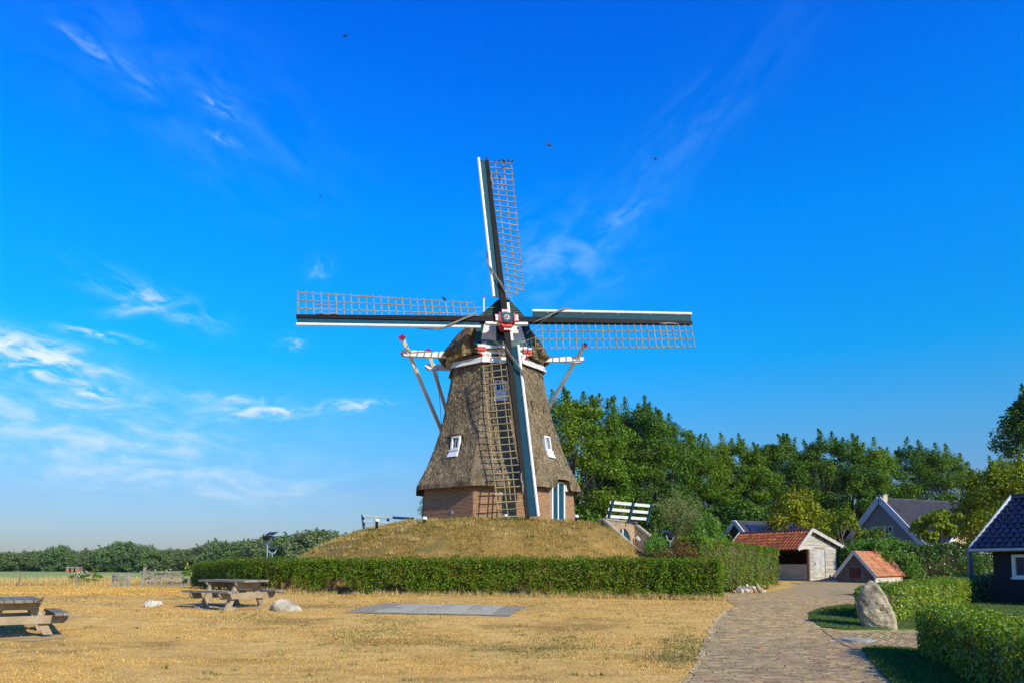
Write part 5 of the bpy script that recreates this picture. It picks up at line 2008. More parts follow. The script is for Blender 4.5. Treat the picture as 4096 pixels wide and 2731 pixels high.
hedge('laurel_hedge', 'tall glossy laurel hedge between the brick outbuilding and the black barn', [hp(20.3, 46.5, 1.95), hp(24.0, 45.0, 2.15), hp(27.0, 43.6, 2.25)], 1.2, 330, 0.13, LF_LAUR, seed=10, stems=5, tips=6)


# ------------------------------------------------------------------ buildings
TILE_RED = mat('red_clay_tile', (0.33, 0.075, 0.026), (0.44, 0.13, 0.045), scale=6, rough=0.75, objrand=0.32, hue=0.012, c3=(0.13, 0.07, 0.045), c3scale=3.0, c3lo=0.55, c3hi=0.75)
TILE_ORANGE = mat('old_orange_tile', (0.40, 0.135, 0.05), (0.52, 0.22, 0.10), scale=6, rough=0.8, objrand=0.28, hue=0.012, c3=(0.20, 0.12, 0.07), c3scale=2.5, c3lo=0.5, c3hi=0.72)
TILE_BLUE = mat('glazed_blue_tile', (0.007, 0.008, 0.018), (0.012, 0.014, 0.028), scale=6, rough=0.2, objrand=0.2, spec=0.6, coat=0.3)
TILE_GREY = mat('anthracite_tile', (0.046, 0.043, 0.044), (0.075, 0.070, 0.068), scale=5, rough=0.38, objrand=0.2, spec=0.5)
TILE_GREY_J = mat('anthracite_tile_joined', (0.046, 0.043, 0.044), (0.075, 0.070, 0.068), scale=5, rough=0.38, island=0.2, spec=0.5)
OLDWOOD = mat('silvered_boards', (0.34, 0.30, 0.245), (0.50, 0.45, 0.375), scale=3, stretch=(1, 1, 9), rough=0.9, bump=0.008, objrand=0.16, c3=(0.20, 0.165, 0.125), c3scale=1.2, c3lo=0.55, c3hi=0.75)
OLDWOOD2 = mat('weathered_frame_wood', (0.40, 0.37, 0.32), (0.54, 0.51, 0.46), scale=4, rough=0.85, bump=0.004, objrand=0.1)
BROWNWOOD = mat('brown_boards', (0.17, 0.10, 0.05), (0.26, 0.16, 0.085), scale=3, stretch=(1, 1, 6), rough=0.9, objrand=0.15)
BLACKWOOD = mat('black_tarred_boards', (0.014, 0.013, 0.015), (0.024, 0.022, 0.025), scale=3, stretch=(1, 1, 8), rough=0.7, bump=0.004, objrand=0.2)
GREYBRICK = mat('grey_brick_wall', (0.20, 0.20, 0.195), (0.28, 0.275, 0.265), scale=9, stretch=(1, 1, 3), rough=0.9, bump=0.01)
PEACH = mat('yellow_brick_wall', (0.50, 0.35, 0.22), (0.62, 0.45, 0.30), scale=8, stretch=(1, 1, 3), rough=0.9, bump=0.01)
DARKBRICK = mat('dark_brick_wall', (0.09, 0.045, 0.035), (0.13, 0.07, 0.05), scale=10, rough=0.9)
ZINC = mat('zinc', (0.42, 0.46, 0.50), (0.50, 0.54, 0.58), scale=3, rough=0.4, metal=0.4)


def tile_mesh(name, pw, pl, m, amp=0.05):
    xs = [0, 0.14, 0.30, 0.46, 0.62, 0.80, 1.0, 1.10]
    zs = [0.35, 0.75, 1.0, 0.75, 0.25, 0.0, 0.15, 0.38]
    V, F = [], []
    n = len(xs)
    for y, dz in ((0.0, 0.035), (pl * 1.12, 0.006)):
        for x, z in zip(xs, zs):
            V.append((x * pw, y, z * amp + dz))
    for x, z in zip(xs, zs):
        V.append((x * pw, 0.004, z * amp + dz - 0.02 + 0.035 - 0.006))
    for i in range(n - 1):
        F.append((i, i + 1, n + i + 1, n + i))
        F.append((2 * n + i, 2 * n + i + 1, i + 1, i))
    me = bpy.data.meshes.new(name)
    me.from_pydata(V, [], F)
    me.update()
    me.materials.append(m)
    return me, V, F


def slope_frame(eave0, along, upv):
    """frame on a roof slope: x along the eave, y up the slope, z out of it"""
    x = Vector(along).normalized()
    y = Vector(upv).normalized()
    z = x.cross(y)
    if z.z < 0:
        x = -x
        z = -z
        return Fr(eave0, x, y, z), True
    return Fr(eave0, x, y, z), False


def lay_tiles(root, part, fr, W, Ls, pw, pl, m, limit=300, mj=None, skip=None, seed=1):
    rng = random.Random(seed)
    me, V, F = tile_mesh('roof_tile', pw, pl, m)
    nx, ny = int(W / pw), int(round(Ls / pl))
    pw2, pl2 = W / nx, Ls / ny
    rest = MB()
    c = 0
    for j in range(ny):
        for i in range(nx):
            if skip and skip(i * pw2, j * pl2):
                continue
            M = fr.m() @ Matrix.Translation((i * pw2 + rng.gauss(0, .004), j * pl2 - 0.04 + rng.gauss(0, .006), 0.03)) @ Matrix.Rotation(rng.gauss(0, .012), 4, 'Z') @ Matrix.Rotation(rng.gauss(0, .008), 4, 'X')
            if c < limit:
                put(link('roof_tile', me, None, part), M, root)
            else:
                rest.add([M @ Vector(v) for v in V], F)
            c += 1
    if rest.v:
        rest.build('roof_tiles', mj or m, part, kind='stuff')


def wavy_board(fr, x0, x1, y0, y1, rng, th=0.028, wave=0.035, lap=0.02, steps=14):
    """a waney-edged board: frame x along, y up, z out"""
    ph, f1, f2 = rng.uniform(0, 6), rng.uniform(2, 5), rng.uniform(6, 11)
    lo = []
    L = x1 - x0
    steps = max(3, int(steps * min(1, L / 1.5)))
    for i in range(steps + 1):
        x = x0 + L * i / steps
        lo.append((x, y0 + wave * (math.sin(f1 * x + ph) + 0.5 * math.sin(f2 * x + 2 * ph))))
    V, F = [], []
    n = len(lo)
    for x, y in lo:
        V += [fr.p(x, y, lap + th), fr.p(x, y, lap), fr.p(x, y1, th * 0.6), fr.p(x, y1, 0.0)]
    for i in range(n - 1):
        a, b = 4 * i, 4 * (i + 1)
        F += [(a, b, b + 2, a + 2), (a + 1, a + 3, b + 3, b + 1), (a, a + 1, b + 1, b), (a + 2, b + 2, b + 3, a + 3)]
    F += [(0, 2, 3, 1), (4 * n - 4, 4 * n - 3, 4 * n - 1, 4 * n - 2)]
    return MB().add(V, F)


def build_shed():
    rng = random.Random(31)
    gam = math.radians(30)
    d = Vector((math.cos(gam), math.sin(gam), 0))
    b = Vector((-math.sin(gam), math.cos(gam), 0))
    C0 = U(3240, 2322, 45.0)
    z0 = C0.z
    C0.z = 0
    root = empty('timber_shed', (C0.x, C0.y, z0), 'weathered timber shed with red tiled roof and plank door', 'shed')
    zl, zp, zr = U(3180, 2196, 44.4).z, U(3228, 2121, 45.0).z, U(3405, 2207, 46.9).z
    QL, QR, LEN = -1.30, 3.75, 5.3
    GF = Fr(C0, d, (0, 0, 1), d.cross(Vector((0, 0, 1))))         # gable face
    SD = Fr(C0, -b, (0, 0, 1), -d)                                  # open side, x runs towards the viewer

    def roofz(q):
        return zl + (zp - zl) * (q - QL) / (0 - QL) if q < 0 else zp + (zr - zp) * q / QR

    def lim(z):
        ql = 0.0 if z < zl + 0.05 else QL + (z - zl) / (zp - zl) * (0 - QL) + 0.1
        qr = 3.35 if z < roofz(3.35) else (z - zp) / (zr - zp) * QR - 0.1
        return ql, qr
    # backing and frame
    mb = MB()
    mb.prism([(0, z0), (3.35, z0), (3.35, roofz(3.35) - .1), (0, zp - .12), (-0.02, zp - .12)], GF, -0.10, -0.03)
    mb.build('gable_frame', BROWNWOOD, root)
    h = 0.235
    z = z0
    while z < zp - 0.1:
        za, zb = z, min(z + h + 0.03, zp - 0.04)
        ql, qr = lim((za + zb) / 2 + 0.06)
        for (x0, x1) in ((ql, min(qr, 0.34)), (1.40, min(qr, 2.45))) if zb < z0 + 2.0 else ((ql, qr),):
            if x1 - x0 > 0.1:
                wavy_board(GF, x0, x1, za, zb, rng, wave=0.03).build('wall_board', OLDWOOD, root)
        if zb < z0 + 2.0 and qr > 2.6:
            wavy_board(Fr(GF.p(0, 0, -0.02), d, (0, 0, 1), GF.z), 2.52, min(qr, 3.3), za, zb, rng, wave=0.01).build('wall_board', BROWNWOOD, root)
        z += h
    dr = MB().box(0.36, 1.38, z0 + 0.03, z0 + 1.93, -0.03, 0.0, GF).build('door', OLDWOOD2, root)
    for i in range(5):
        MB().box(0.37 + i * 0.2, 0.56 + i * 0.2, z0 + 0.04, z0 + 1.92, 0.002, 0.02 + 0.004 * (i % 2), GF).build('door_plank', OLDWOOD2, dr)
    MB().box(0.36, 1.38, z0 + 1.94, z0 + 2.02, 0.0, 0.05, GF).build('door_lintel', BROWNWOOD, dr)
    MB().box(0.40, 1.34, z0 + 0.22, z0 + 0.30, 0.026, 0.045, GF).build('door_ledge', OLDWOOD2, dr)
    MB().box(0.44, 0.46, z0 + 0.95, z0 + 1.10, 0.026, 0.06, GF).build('handle', BLACK, dr)
    # open side: low boards, posts
    for i in range(4):
        wavy_board(SD, -LEN, -0.02, z0 + i * 0.245, z0 + (i + 1) * 0.245 + 0.02, rng, wave=0.02).build('wall_board', OLDWOOD, root)
    for t in (0.06, 2.6, LEN - 0.06):
        MB().beam(C0 + b * t + Vector((0, 0, z0)), C0 + b * t + Vector((0, 0, zp - .25)), 0.14, 0.14, d).build('post', BROWNWOOD, root)
    MB().beam(C0 + d * QL * 0.8 + b * 0.1 + Vector((0, 0, zl + .06)), C0 + d * QL * 0.8 + b * (LEN - .1) + Vector((0, 0, zl + .06)), 0.1, 0.12).build('wall_plate', BROWNWOOD, root)
    wl = MB().beam(C0 + d * 3.35 + Vector((0, 0, z0)), C0 + d * 3.35 + b * LEN + Vector((0, 0, z0)), 0.08, 0.1)
    wl.box(0, 3.35, z0, zl, -LEN - 0.04, -LEN, GF)
    wl.box(3.31, 3.35, z0, roofz(3.35) - .1, -LEN, -0.1, GF)
    wl.prism([(0, zl), (3.35, roofz(3.35) - .1), (0, zp - .1)], GF, -LEN - 0.04, -LEN)
    wl.build('rear_walls', BROWNWOOD, root)
    # roof
    o0, o1 = -0.28, LEN + 0.1
    roof = None
    for (qe, ze, tiles) in ((QL, zl, True), (QR, zr, True)):
        e0 = C0 + d * qe + b * o0 + Vector((0, 0, ze))
        e1 = C0 + d * qe + b * o1 + Vector((0, 0, ze))
        up = (C0 + b * o0 + Vector((0, 0, zp))) - e0
        fr, flip = slope_frame(e0, b, up)
        if flip:
            fr.o = e1
        dk = MB().box(0, o1 - o0, 0, up.length, -0.03, 0.02, fr).build('roof_slope', BROWNWOOD, root)
        lay_tiles(root, dk, fr, o1 - o0, up.length - 0.02, 0.235, 0.30, TILE_RED, 300, seed=int(ze * 100))
        for o_ in (o0, o1):
            p0 = C0 + d * qe + b * o_ + Vector((0, 0, ze - 0.02))
            p1 = C0 + b * o_ + Vector((0, 0, zp + 0.06))
            MB().beam(p0, p1, 0.045, 0.20, fr.z).build('barge_board', OLDWOOD2, root)
    n = 16
    for i in range(n):
        a = C0 + b * (o0 + (o1 - o0) * i / n) + Vector((0, 0, zp + 0.05))
        c = C0 + b * (o0 + (o1 - o0) * (i + 1.08) / n) + Vector((0, 0, zp + 0.055))
        MB().tube([a, c], [0.10, 0.085], 8).build('ridge_tile', TILE_GREY if i % 3 else TILE_RED, root)


build_shed()


def build_oven():
    rng = random.Random(8)
    P0 = U(3498, 2327, 41.3)
    z0 = P0.z - 0.05
    P0.z = 0
    gd = Vector((-0.707, 0.707, 0))
    sd = Vector((0.707, 0.707, 0))
    W, L = 2.02, 4.5
    ze, zp = 1.03, 2.28
    root = empty('brick_outbuilding', (P0.x, P0.y, z0), 'small low brick outbuilding with mossy orange tiled roof beside the shed', 'outbuilding')
    GF = Fr(P0, -gd, (0, 0, 1), (-gd).cross(Vector((0, 0, 1))))       # x from left (-W) to right (0)
    wall = MB().prism([(-W, z0), (0, z0), (0, ze), (-W / 2, zp - 0.05), (-W, ze)], GF, -0.22, 0.0)
    wo = wall.build('gable_wall', mat('grey_mortar', (0.16, 0.14, 0.12), (0.22, 0.19, 0.16), scale=8, rough=0.95), root)
    hole = lambda c, z, l: abs(c + W * 0.5) < 0.36 and 0.22 < z < 0.86
    wf = lambda z: (-W + 0.01, -0.01) if z0 + z < ze else (-W / 2 - (zp - 0.08 - z0 - z) / (zp - ze) * W / 2, -W / 2 + (zp - 0.08 - z0 - z) / (zp - ze) * W / 2)
    fr = Fr(GF.p(0, z0, 0), GF.x, GF.y, GF.z)
    dark_o = mat('dark_gable_brick', (0.055, 0.035, 0.03), (0.10, 0.06, 0.048), scale=12, rough=0.9, objrand=0.35)  # darker brick tone, varying at random from brick to brick
    lay_bricks(root, wo, course(fr, wf, 0.0, zp - z0 - 0.1, hole, rng, 0.225, 0.072), 300, single=dark_o)
    hatch = MB().box(-W / 2 - 0.33, -W / 2 + 0.33, z0 + 0.25, z0 + 0.84, 0.0, 0.03, GF).build('iron_hatch', mat('rusty_iron', (0.08, 0.02, 0.015), (0.12, 0.035, 0.025), scale=10, rough=0.8), root)
    MB().box(-W / 2 + 0.2, -W / 2 + 0.26, z0 + 0.5, z0 + 0.6, 0.032, 0.06, GF).build('latch', BLACK, hatch)
    SF = Fr(P0, sd, (0, 0, 1), sd.cross(Vector((0, 0, 1))))
    MB().box(0, L, z0, ze - 0.02, -0.15, 0.0, SF).build('side_wall', mat('whitewash', (0.50, 0.46, 0.40), (0.60, 0.56, 0.50), scale=5, rough=0.9), root)
    for i in range(2):
        wavy_board(SF, 0.06, L - 0.04, z0 + 0.03 + i * 0.19, z0 + 0.215 + i * 0.19, rng, wave=0.008).build('side_board', OLDWOOD2, root)
    bk = MB()
    bk.prism([(-W, z0), (0, z0), (0, ze), (-W / 2, zp - 0.05), (-W, ze)], GF, -L, -L + 0.2)
    bk.box(-W, -W + 0.15, z0, ze, -L + .2, -0.2, GF)
    bk.build('rear_walls', DARKBRICK, root)
    for s in (1, -1):
        ex = 0.10 if s > 0 else -W - 0.10
        e0 = GF.p(ex, ze - 0.08, 0.10)
        up = GF.p(-W / 2, zp, 0.10) - e0
        frs, flip = slope_frame(e0, sd, up)
        if flip:
            frs.o = e0 + sd * (L + 0.2)
        dk = MB().box(0, L + 0.2, 0, up.length, -0.04, 0.0, frs).build('roof_slope', BROWNWOOD, root)
        lay_tiles(root, dk, frs, L + 0.2, up.length, 0.225, 0.29, TILE_ORANGE, 300, seed=5 + s)
        for q in (0.0, L + 0.2):
            a = GF.p(ex + s * 0.03, ze - 0.10, 0.14 - q - 0.02)
            c = GF.p(-W / 2, zp + 0.06, 0.14 - q - 0.02)
            MB().beam(a, c, 0.05, 0.17, frs.z).build('barge_board', OLDWOOD2, root)
    for i in range(12):
        a = GF.p(-W / 2, zp + 0.04, 0.05 - (L + 0.1) * i / 12)
        c = GF.p(-W / 2, zp + 0.045, 0.05 - (L + 0.1) * (i + 1.08) / 12)
        MB().tube([a, c], [0.09, 0.075], 8).build('ridge_tile', TILE_ORANGE, root)
    q = GF.p(-W / 2 + 0.1, zp, -L * 0.62)
    MB().tube([q, q + Vector((0, 0, 0.30))], 0.08, 10).build('flue_pipe', mat('rust_pipe', (0.20, 0.06, 0.03), rough=0.8), root)


build_oven()


def gable_house(name, label, peak, gd, rd, hw, L, ze, zg, wallm, tilem, tilej, barge, pw=0.30, pl=0.36, limit=300, cat='house', over=0.25, bargeW=0.5, tiles=True, back=True):
    """peak: top of the near gable; gd: along the gable; rd: along the ridge, away from the gable"""
    root = empty(name, (peak.x, peak.y, zg), label, cat)
    zp = peak.z
    P = Vector((peak.x, peak.y, 0))
    nf = -rd
    GF = Fr(P, gd, (0, 0, 1), nf)
    w = MB().prism([(-hw, zg - .3), (hw, zg - .3), (hw, ze), (0, zp - 0.1), (-hw, ze)], GF, -0.3, 0.0)
    w.prism([(-hw, zg - .3), (hw, zg - .3), (hw, ze), (0, zp - 0.1), (-hw, ze)], GF, -L, -L + 0.3)
    w.box(-hw, -hw + 0.3, zg - .3, ze, -L + 0.3, -0.3, GF)
    w.box(hw - 0.3, hw, zg - .3, ze, -L + 0.3, -0.3, GF)
    w.build('wall', wallm, root)
    k = (zp - ze) / hw
    for s in (1, -1):
        e0 = GF.p(s * (hw + 0.3), ze - 0.3 * k, over)
        up = GF.p(0, zp, over) - e0
        fr, flip = slope_frame(e0, rd, up)
        if flip:
            fr.o = e0 + rd * (L + over * 2)
        dk = MB().box(0, L + over * 2, 0, up.length, -0.06, 0.0, fr).build('roof_slope', tilem, root)
        vis = fr.z.y < 0.25
        if tiles and vis:
            lay_tiles(root, dk, fr, L + over * 2, up.length, pw, pl, tilem, limit, tilej, seed=3)
        for q in (over + 0.02, -L - over + 0.02):
            a = GF.p(s * (hw + 0.34), ze - 0.34 * k, q)
            c = GF.p(0, zp + 0.05, q)
            MB().beam(a, c, 0.10, bargeW, fr.z).build('barge_board', barge, root)
    n = int(L / 0.42)
    for i in range(n):
        a = GF.p(0, zp + 0.05, over - (L + 2 * over) * i / n)
        c = GF.p(0, zp + 0.055, over - (L + 2 * over) * (i + 1.06) / n)
        MB().tube([a, c], [0.13, 0.11], 8).build('ridge_tile', tilem, root)
    return root, GF


def house_window(root, fr, x, z, w, h, cols=2):
    b = MB().box(x - w / 2, x - w / 2 + .08, z - h / 2, z + h / 2, -.05, .05, fr).box(x + w / 2 - .08, x + w / 2, z - h / 2, z + h / 2, -.05, .05, fr)
    b.box(x - w / 2 + .08, x + w / 2 - .08, z + h / 2 - .08, z + h / 2, -.05, .05, fr).box(x - w / 2 + .08, x + w / 2 - .08, z - h / 2, z - h / 2 + .08, -.05, .05, fr)
    o = b.build('window', WHITE, root)
    MB().box(x - w / 2 + .08, x + w / 2 - .08, z - h / 2 + .08, z + h / 2 - .08, 0.0, .01, fr).build('pane', GLASS, o)
    for c in range(1, cols):
        xx = x - w / 2 + w * c / cols
        MB().box(xx - .03, xx + .03, z - h / 2 + .08, z + h / 2 - .08, .012, .04, fr).build('mullion', WHITE, o)


BARGE_BLUE = mat('pale_blue_barge', (0.55, 0.60, 0.66), (0.62, 0.67, 0.72), scale=3, rough=0.6)


def build_houses():
    pk = U(3523, 1996, 70.0)
    gd, rd = Vector((0.39, -0.92, 0)).normalized(), Vector((0.92, 0.39, 0)).normalized()
    ze = U(3694, 2177, 65.9).z
    root, GF = gable_house('brick_house', 'grey brick house with steep dark tiled roof behind the hedges', pk, gd, rd, 4.4, 14.0, ze, 0.6, GREYBRICK, TILE_GREY, TILE_GREY_J, BARGE_BLUE, limit=300, bargeW=0.55)
    house_window(root, GF, 0.74, 4.62, 0.9, 1.15)
    house_window(root, GF, -0.70, 4.62, 0.9, 1.15)
    ch = MB().box(-0.36, 0.36, pk.z - 0.5, pk.z + 0.38, -0.45, 0.06, GF)
    ch.build('chimney', PEACH, root)
    MB().box(-0.40, 0.40, pk.z + 0.382, pk.z + 0.44, -0.50, 0.10, GF).build('chimney_cap', ZINC, root)
    for s in (1,):
        MB().box(4.3, 5.0, ze - 0.62, ze - 0.30, -0.3, 0.25, GF).build('kneeler', WHITE, root)
    # yellow brick wing with its own gable to the right, dormer roof above
    WF = Fr(GF.p(4.4 + 1.6, 0, -2.9), rd, (0, 0, 1), gd)
    zt = ze + 2.3
    MB().prism([(-2.6, 0.3), (3.8, 0.3), (3.8, ze - 0.4), (0.6, zt), (-2.6, ze - 0.4)], WF, -1.6, 0.0).build('wing_wall', PEACH, root)
    for s, x in ((-1, -2.8), (1, 4.0)):
        a, c = WF.p(x, ze - 0.6, 0.12), WF.p(0.6, zt + 0.1, 0.12)
        up = c - a
        fr, flip = slope_frame(a, -gd, up)
        if flip:
            fr.o = a - gd * 5.0
        dk = MB().box(0, 5.0, 0, up.length, 0.0, 0.08, fr).build('wing_roof', TILE_GREY, root)
        MB().beam(a + gd * 0.03, c + gd * 0.03, 0.08, 0.34, fr.z).build('barge_board', BARGE_BLUE, root)
    house_window(root, WF, 1.5, ze - 1.2, 1.3, 1.2)
    MB().box(-2.9, 4.2, ze - 0.75, ze - 0.58, 0.0, 0.30, WF).build('gutter', ZINC, root)
    # solar house
    pk2 = U(2948, 2087, 60.0)
    gd2, rd2 = Vector((0.52, -0.85, 0)).normalized(), Vector((0.85, 0.52, 0)).normalized()
    r2, GF2 = gable_house('solar_house', 'dark house with white gable edges and solar panels behind the red shed', pk2, gd2, rd2, 3.0, 9.4, pk2.z - 3.1, 0.5, DARKBRICK, TILE_GREY, TILE_GREY_J, WHITE, limit=0, bargeW=0.30, over=0.3)
    e0 = GF2.p(3.3, pk2.z - 3.1 * 1.1, 0.3)
    up = GF2.p(0, pk2.z, 0.3) - e0
    fr, flip = slope_frame(e0, rd2, up)
    PV = mat('solar_panel', (0.010, 0.013, 0.03), (0.016, 0.02, 0.045), scale=1, rough=0.15, spec=0.6)
    for i in range(7):
        for j in range(2):
            x0 = 0.9 + i * 1.06
            MB().box(x0, x0 + 1.0, up.length - 0.35 - (j + 1) * 1.66, up.length - 0.35 - j * 1.66 - 0.06, 0.11, 0.15, fr).build('solar_panel', PV, r2)
    pp = GF2.p(-3.0, 0, 0.6)
    MB().tube([Vector((pp.x, pp.y, 0.5)), Vector((pp.x, pp.y, U(2920, 2120, pp.y).z))], 0.09, 10).build('stove_pipe', mat('rust_pipe_dark', (0.16, 0.05, 0.03), rough=0.8), r2)
    # distant red-roofed house
    pk3 = U(3388, 2103, 74.0)
    r3, GF3 = gable_house('red_roofed_house', 'distant house with a bright orange roof edge left of the grey house', pk3, Vector((0.6, -0.8, 0)), Vector((0.8, 0.6, 0)), 3.4, 8.0, pk3.z - 3.3, 0.6, DARKBRICK, TILE_ORANGE, TILE_ORANGE, OLDWOOD2, limit=0, bargeW=0.25, tiles=False)
    e0 = GF3.p(3.7, pk3.z - 3.3 * 1.09, 0.25)
    up = GF3.p(0, pk3.z, 0.25) - e0
    fr, flip = slope_frame(e0, Vector((0.8, 0.6, 0)), up)
    MB().box(0.8, 2.6, up.length - 2.2, up.length - 0.4, 0.02, 0.07, fr).build('solar_panel', PV, r3)
    # brick hut far off before the trees
    hp_ = U(290, 2282, 235)
    zg = gz(hp_.x, 235)
    r4 = empty('brick_hut', (hp_.x, 235, zg), 'tiny red brick hut before the far trees across the field', 'hut')
    HFr = Fr((hp_.x, 235, zg), (1, 0.15, 0), (0, 0, 1), (0.15, -1, 0))
    HB = mat('hut_brick', (0.34, 0.12, 0.06), (0.40, 0.16, 0.08), scale=2, rough=0.9)
    MB().box(-1.9, 1.9, 0, 1.55, -2.5, 0, HFr).build('wall', HB, r4)
    MB().box(-2.0, 2.0, 1.552, 1.70, -2.6, 0.15, HFr).build('roof', ZINC, r4)
    for x in (-0.7, 0.55):
        MB().box(x - 0.25, x + 0.25, 0.05, 1.45, 0.001, 0.04, HFr).build('door', BLACK, r4)


build_houses()


def build_barn():
    rng = random.Random(17)
    ed = Vector((0.45, -0.893, 0)).normalized()
    gd = Vector((0.893, 0.45, 0)).normalized()
    E0 = U(3885, 2192, 27.5)
    ze = E0.z
    E = Vector((E0.x, E0.y, 0))
    zp = U(4043, 1995, 28.85).z
    HWq, L = 2.72, 7.0
    zg = 0.16
    root = empty('black_barn', (E.x, E.y, zg), 'black boarded barn with glossy dark blue tiled roof at the right edge', 'barn')
    FF = Fr(E + gd * 0.45, ed, (0, 0, 1), -gd)                 # front wall, x towards the viewer
    w = MB().box(0.58, L, zg - .2, ze - 0.02, -0.12, -0.03, FF)
    w.box(0.58, L, zg - .2, ze - 0.02, -(2 * HWq - 0.9), -(2 * HWq - 1.0), FF)
    GFb = Fr(E + ed * 0.58, gd, (0, 0, 1), -ed)
    w.prism([(0.5, zg - .2), (2 * HWq - 0.5, zg - .2), (2 * HWq - 0.5, ze + .1), (HWq, zp - .15), (0.5, ze + 0.1)], GFb, -0.1, 0.0)
    w.prism([(0.5, zg - .2), (2 * HWq - 0.5, zg - .2), (2 * HWq - 0.5, ze + .1), (HWq, zp - .15), (0.5, ze + 0.1)], GFb, -L + .6, -L + .7)
    w.build('wall', BLACKWOOD, root)
    z = zg - 0.02
    while z < ze - 0.1:
        h = rng.uniform(0.19, 0.27)
        zb = min(z + h + 0.02, ze - 0.03)
        for (a, b) in (((0.50, 1.16), (2.22, L)) if (zb > 1.12 and z < 1.98) else ((0.50, L),)):
            wavy_board(Fr(FF.p(0, 0, -0.03), FF.x, FF.y, FF.z), a, b, z, zb, rng, wave=0.016, lap=0.03).build('wall_board', BLACKWOOD, root)
        z += h
    # window
    wz0, wz1 = 1.15, 1.97
    f = MB().box(1.18, 1.29, wz0, wz1, -0.02, 0.08, FF).box(2.09, 2.20, wz0, wz1, -0.02, 0.08, FF).box(1.29, 2.09, wz1 - .10, wz1, -0.02, 0.08, FF).box(1.29, 2.09, wz0, wz0 + .09, -0.02, 0.08, FF)
    wo = f.build('window', WHITE, root)
    MB().box(1.29, 2.09, wz0 + .09, wz1 - .1, -0.01, 0.0, FF).build('pane', GLASS, wo)
    MB().box(1.15, 2.23, wz0 - .05, wz0 - .002, -0.02, 0.12, FF).build('sill', WHITE, wo)
    for s in (1, -1):
        q = 0.0 if s > 0 else 2 * HWq
        e0 = E + gd * q + Vector((0, 0, ze))
        up = E + gd * HWq + Vector((0, 0, zp)) - e0
        fr, flip = slope_frame(e0, ed, up)
        if flip:
            fr.o = e0 + ed * L
        dk = MB().box(0, L, 0, up.length, -0.06, 0.0, fr).build('roof_slope', BLACKWOOD, root)
        if s > 0:
            lay_tiles(root, dk, fr, L, up.length, 0.235, 0.315, TILE_BLUE, 300, seed=9)
        else:
            lay_tiles(root, dk, fr, L, up.length, 0.30, 0.40, TILE_BLUE, 0, seed=9)
        a = e0 - ed * 0.03 + Vector((0, 0, -0.04))
        c = E + gd * HWq - ed * 0.03 + Vector((0, 0, zp + 0.06))
        MB().beam(a, c, 0.06, 0.22, fr.z).build('barge_board', BARGE_BLUE, root)
    for i in range(16):
        a = E + gd * HWq + ed * (L * i / 16 - 0.02) + Vector((0, 0, zp + 0.06))
        c = E + gd * HWq + ed * (L * (i + 1.08) / 16) + Vector((0, 0, zp + 0.07))
        MB().tube([a, c], [0.12, 0.10], 9).build('ridge_tile', TILE_BLUE, root)
    gt = MB().tube([E - gd * 0.05 - ed * 0.05 + Vector((0, 0, ze - 0.06)), E - gd * 0.05 + ed * L + Vector((0, 0, ze - 0.06))], 0.065, 9)
    gt.build('gutter', ZINC, root)


build_barn()


# ------------------------------------------------------------------ cellar entrance in the mound
BUFF_O = mat('buff_brick_single', (0.36, 0.25, 0.15), (0.47, 0.34, 0.21), scale=12, rough=0.88, objrand=0.25, hue=0.01)
BUFF = mat('buff_brick', (0.36, 0.25, 0.15), (0.47, 0.34, 0.21), scale=12, rough=0.88, island=0.25, hue=0.01)
COPING = mat('coping_stone', (0.30, 0.25, 0.185), (0.40, 0.34, 0.26), scale=9, rough=0.95, bump=0.01)
WINGB = mat('wing_brick', (0.22, 0.15, 0.105), (0.32, 0.23, 0.165), scale=12, rough=0.88, objrand=0.3, hue=0.01)


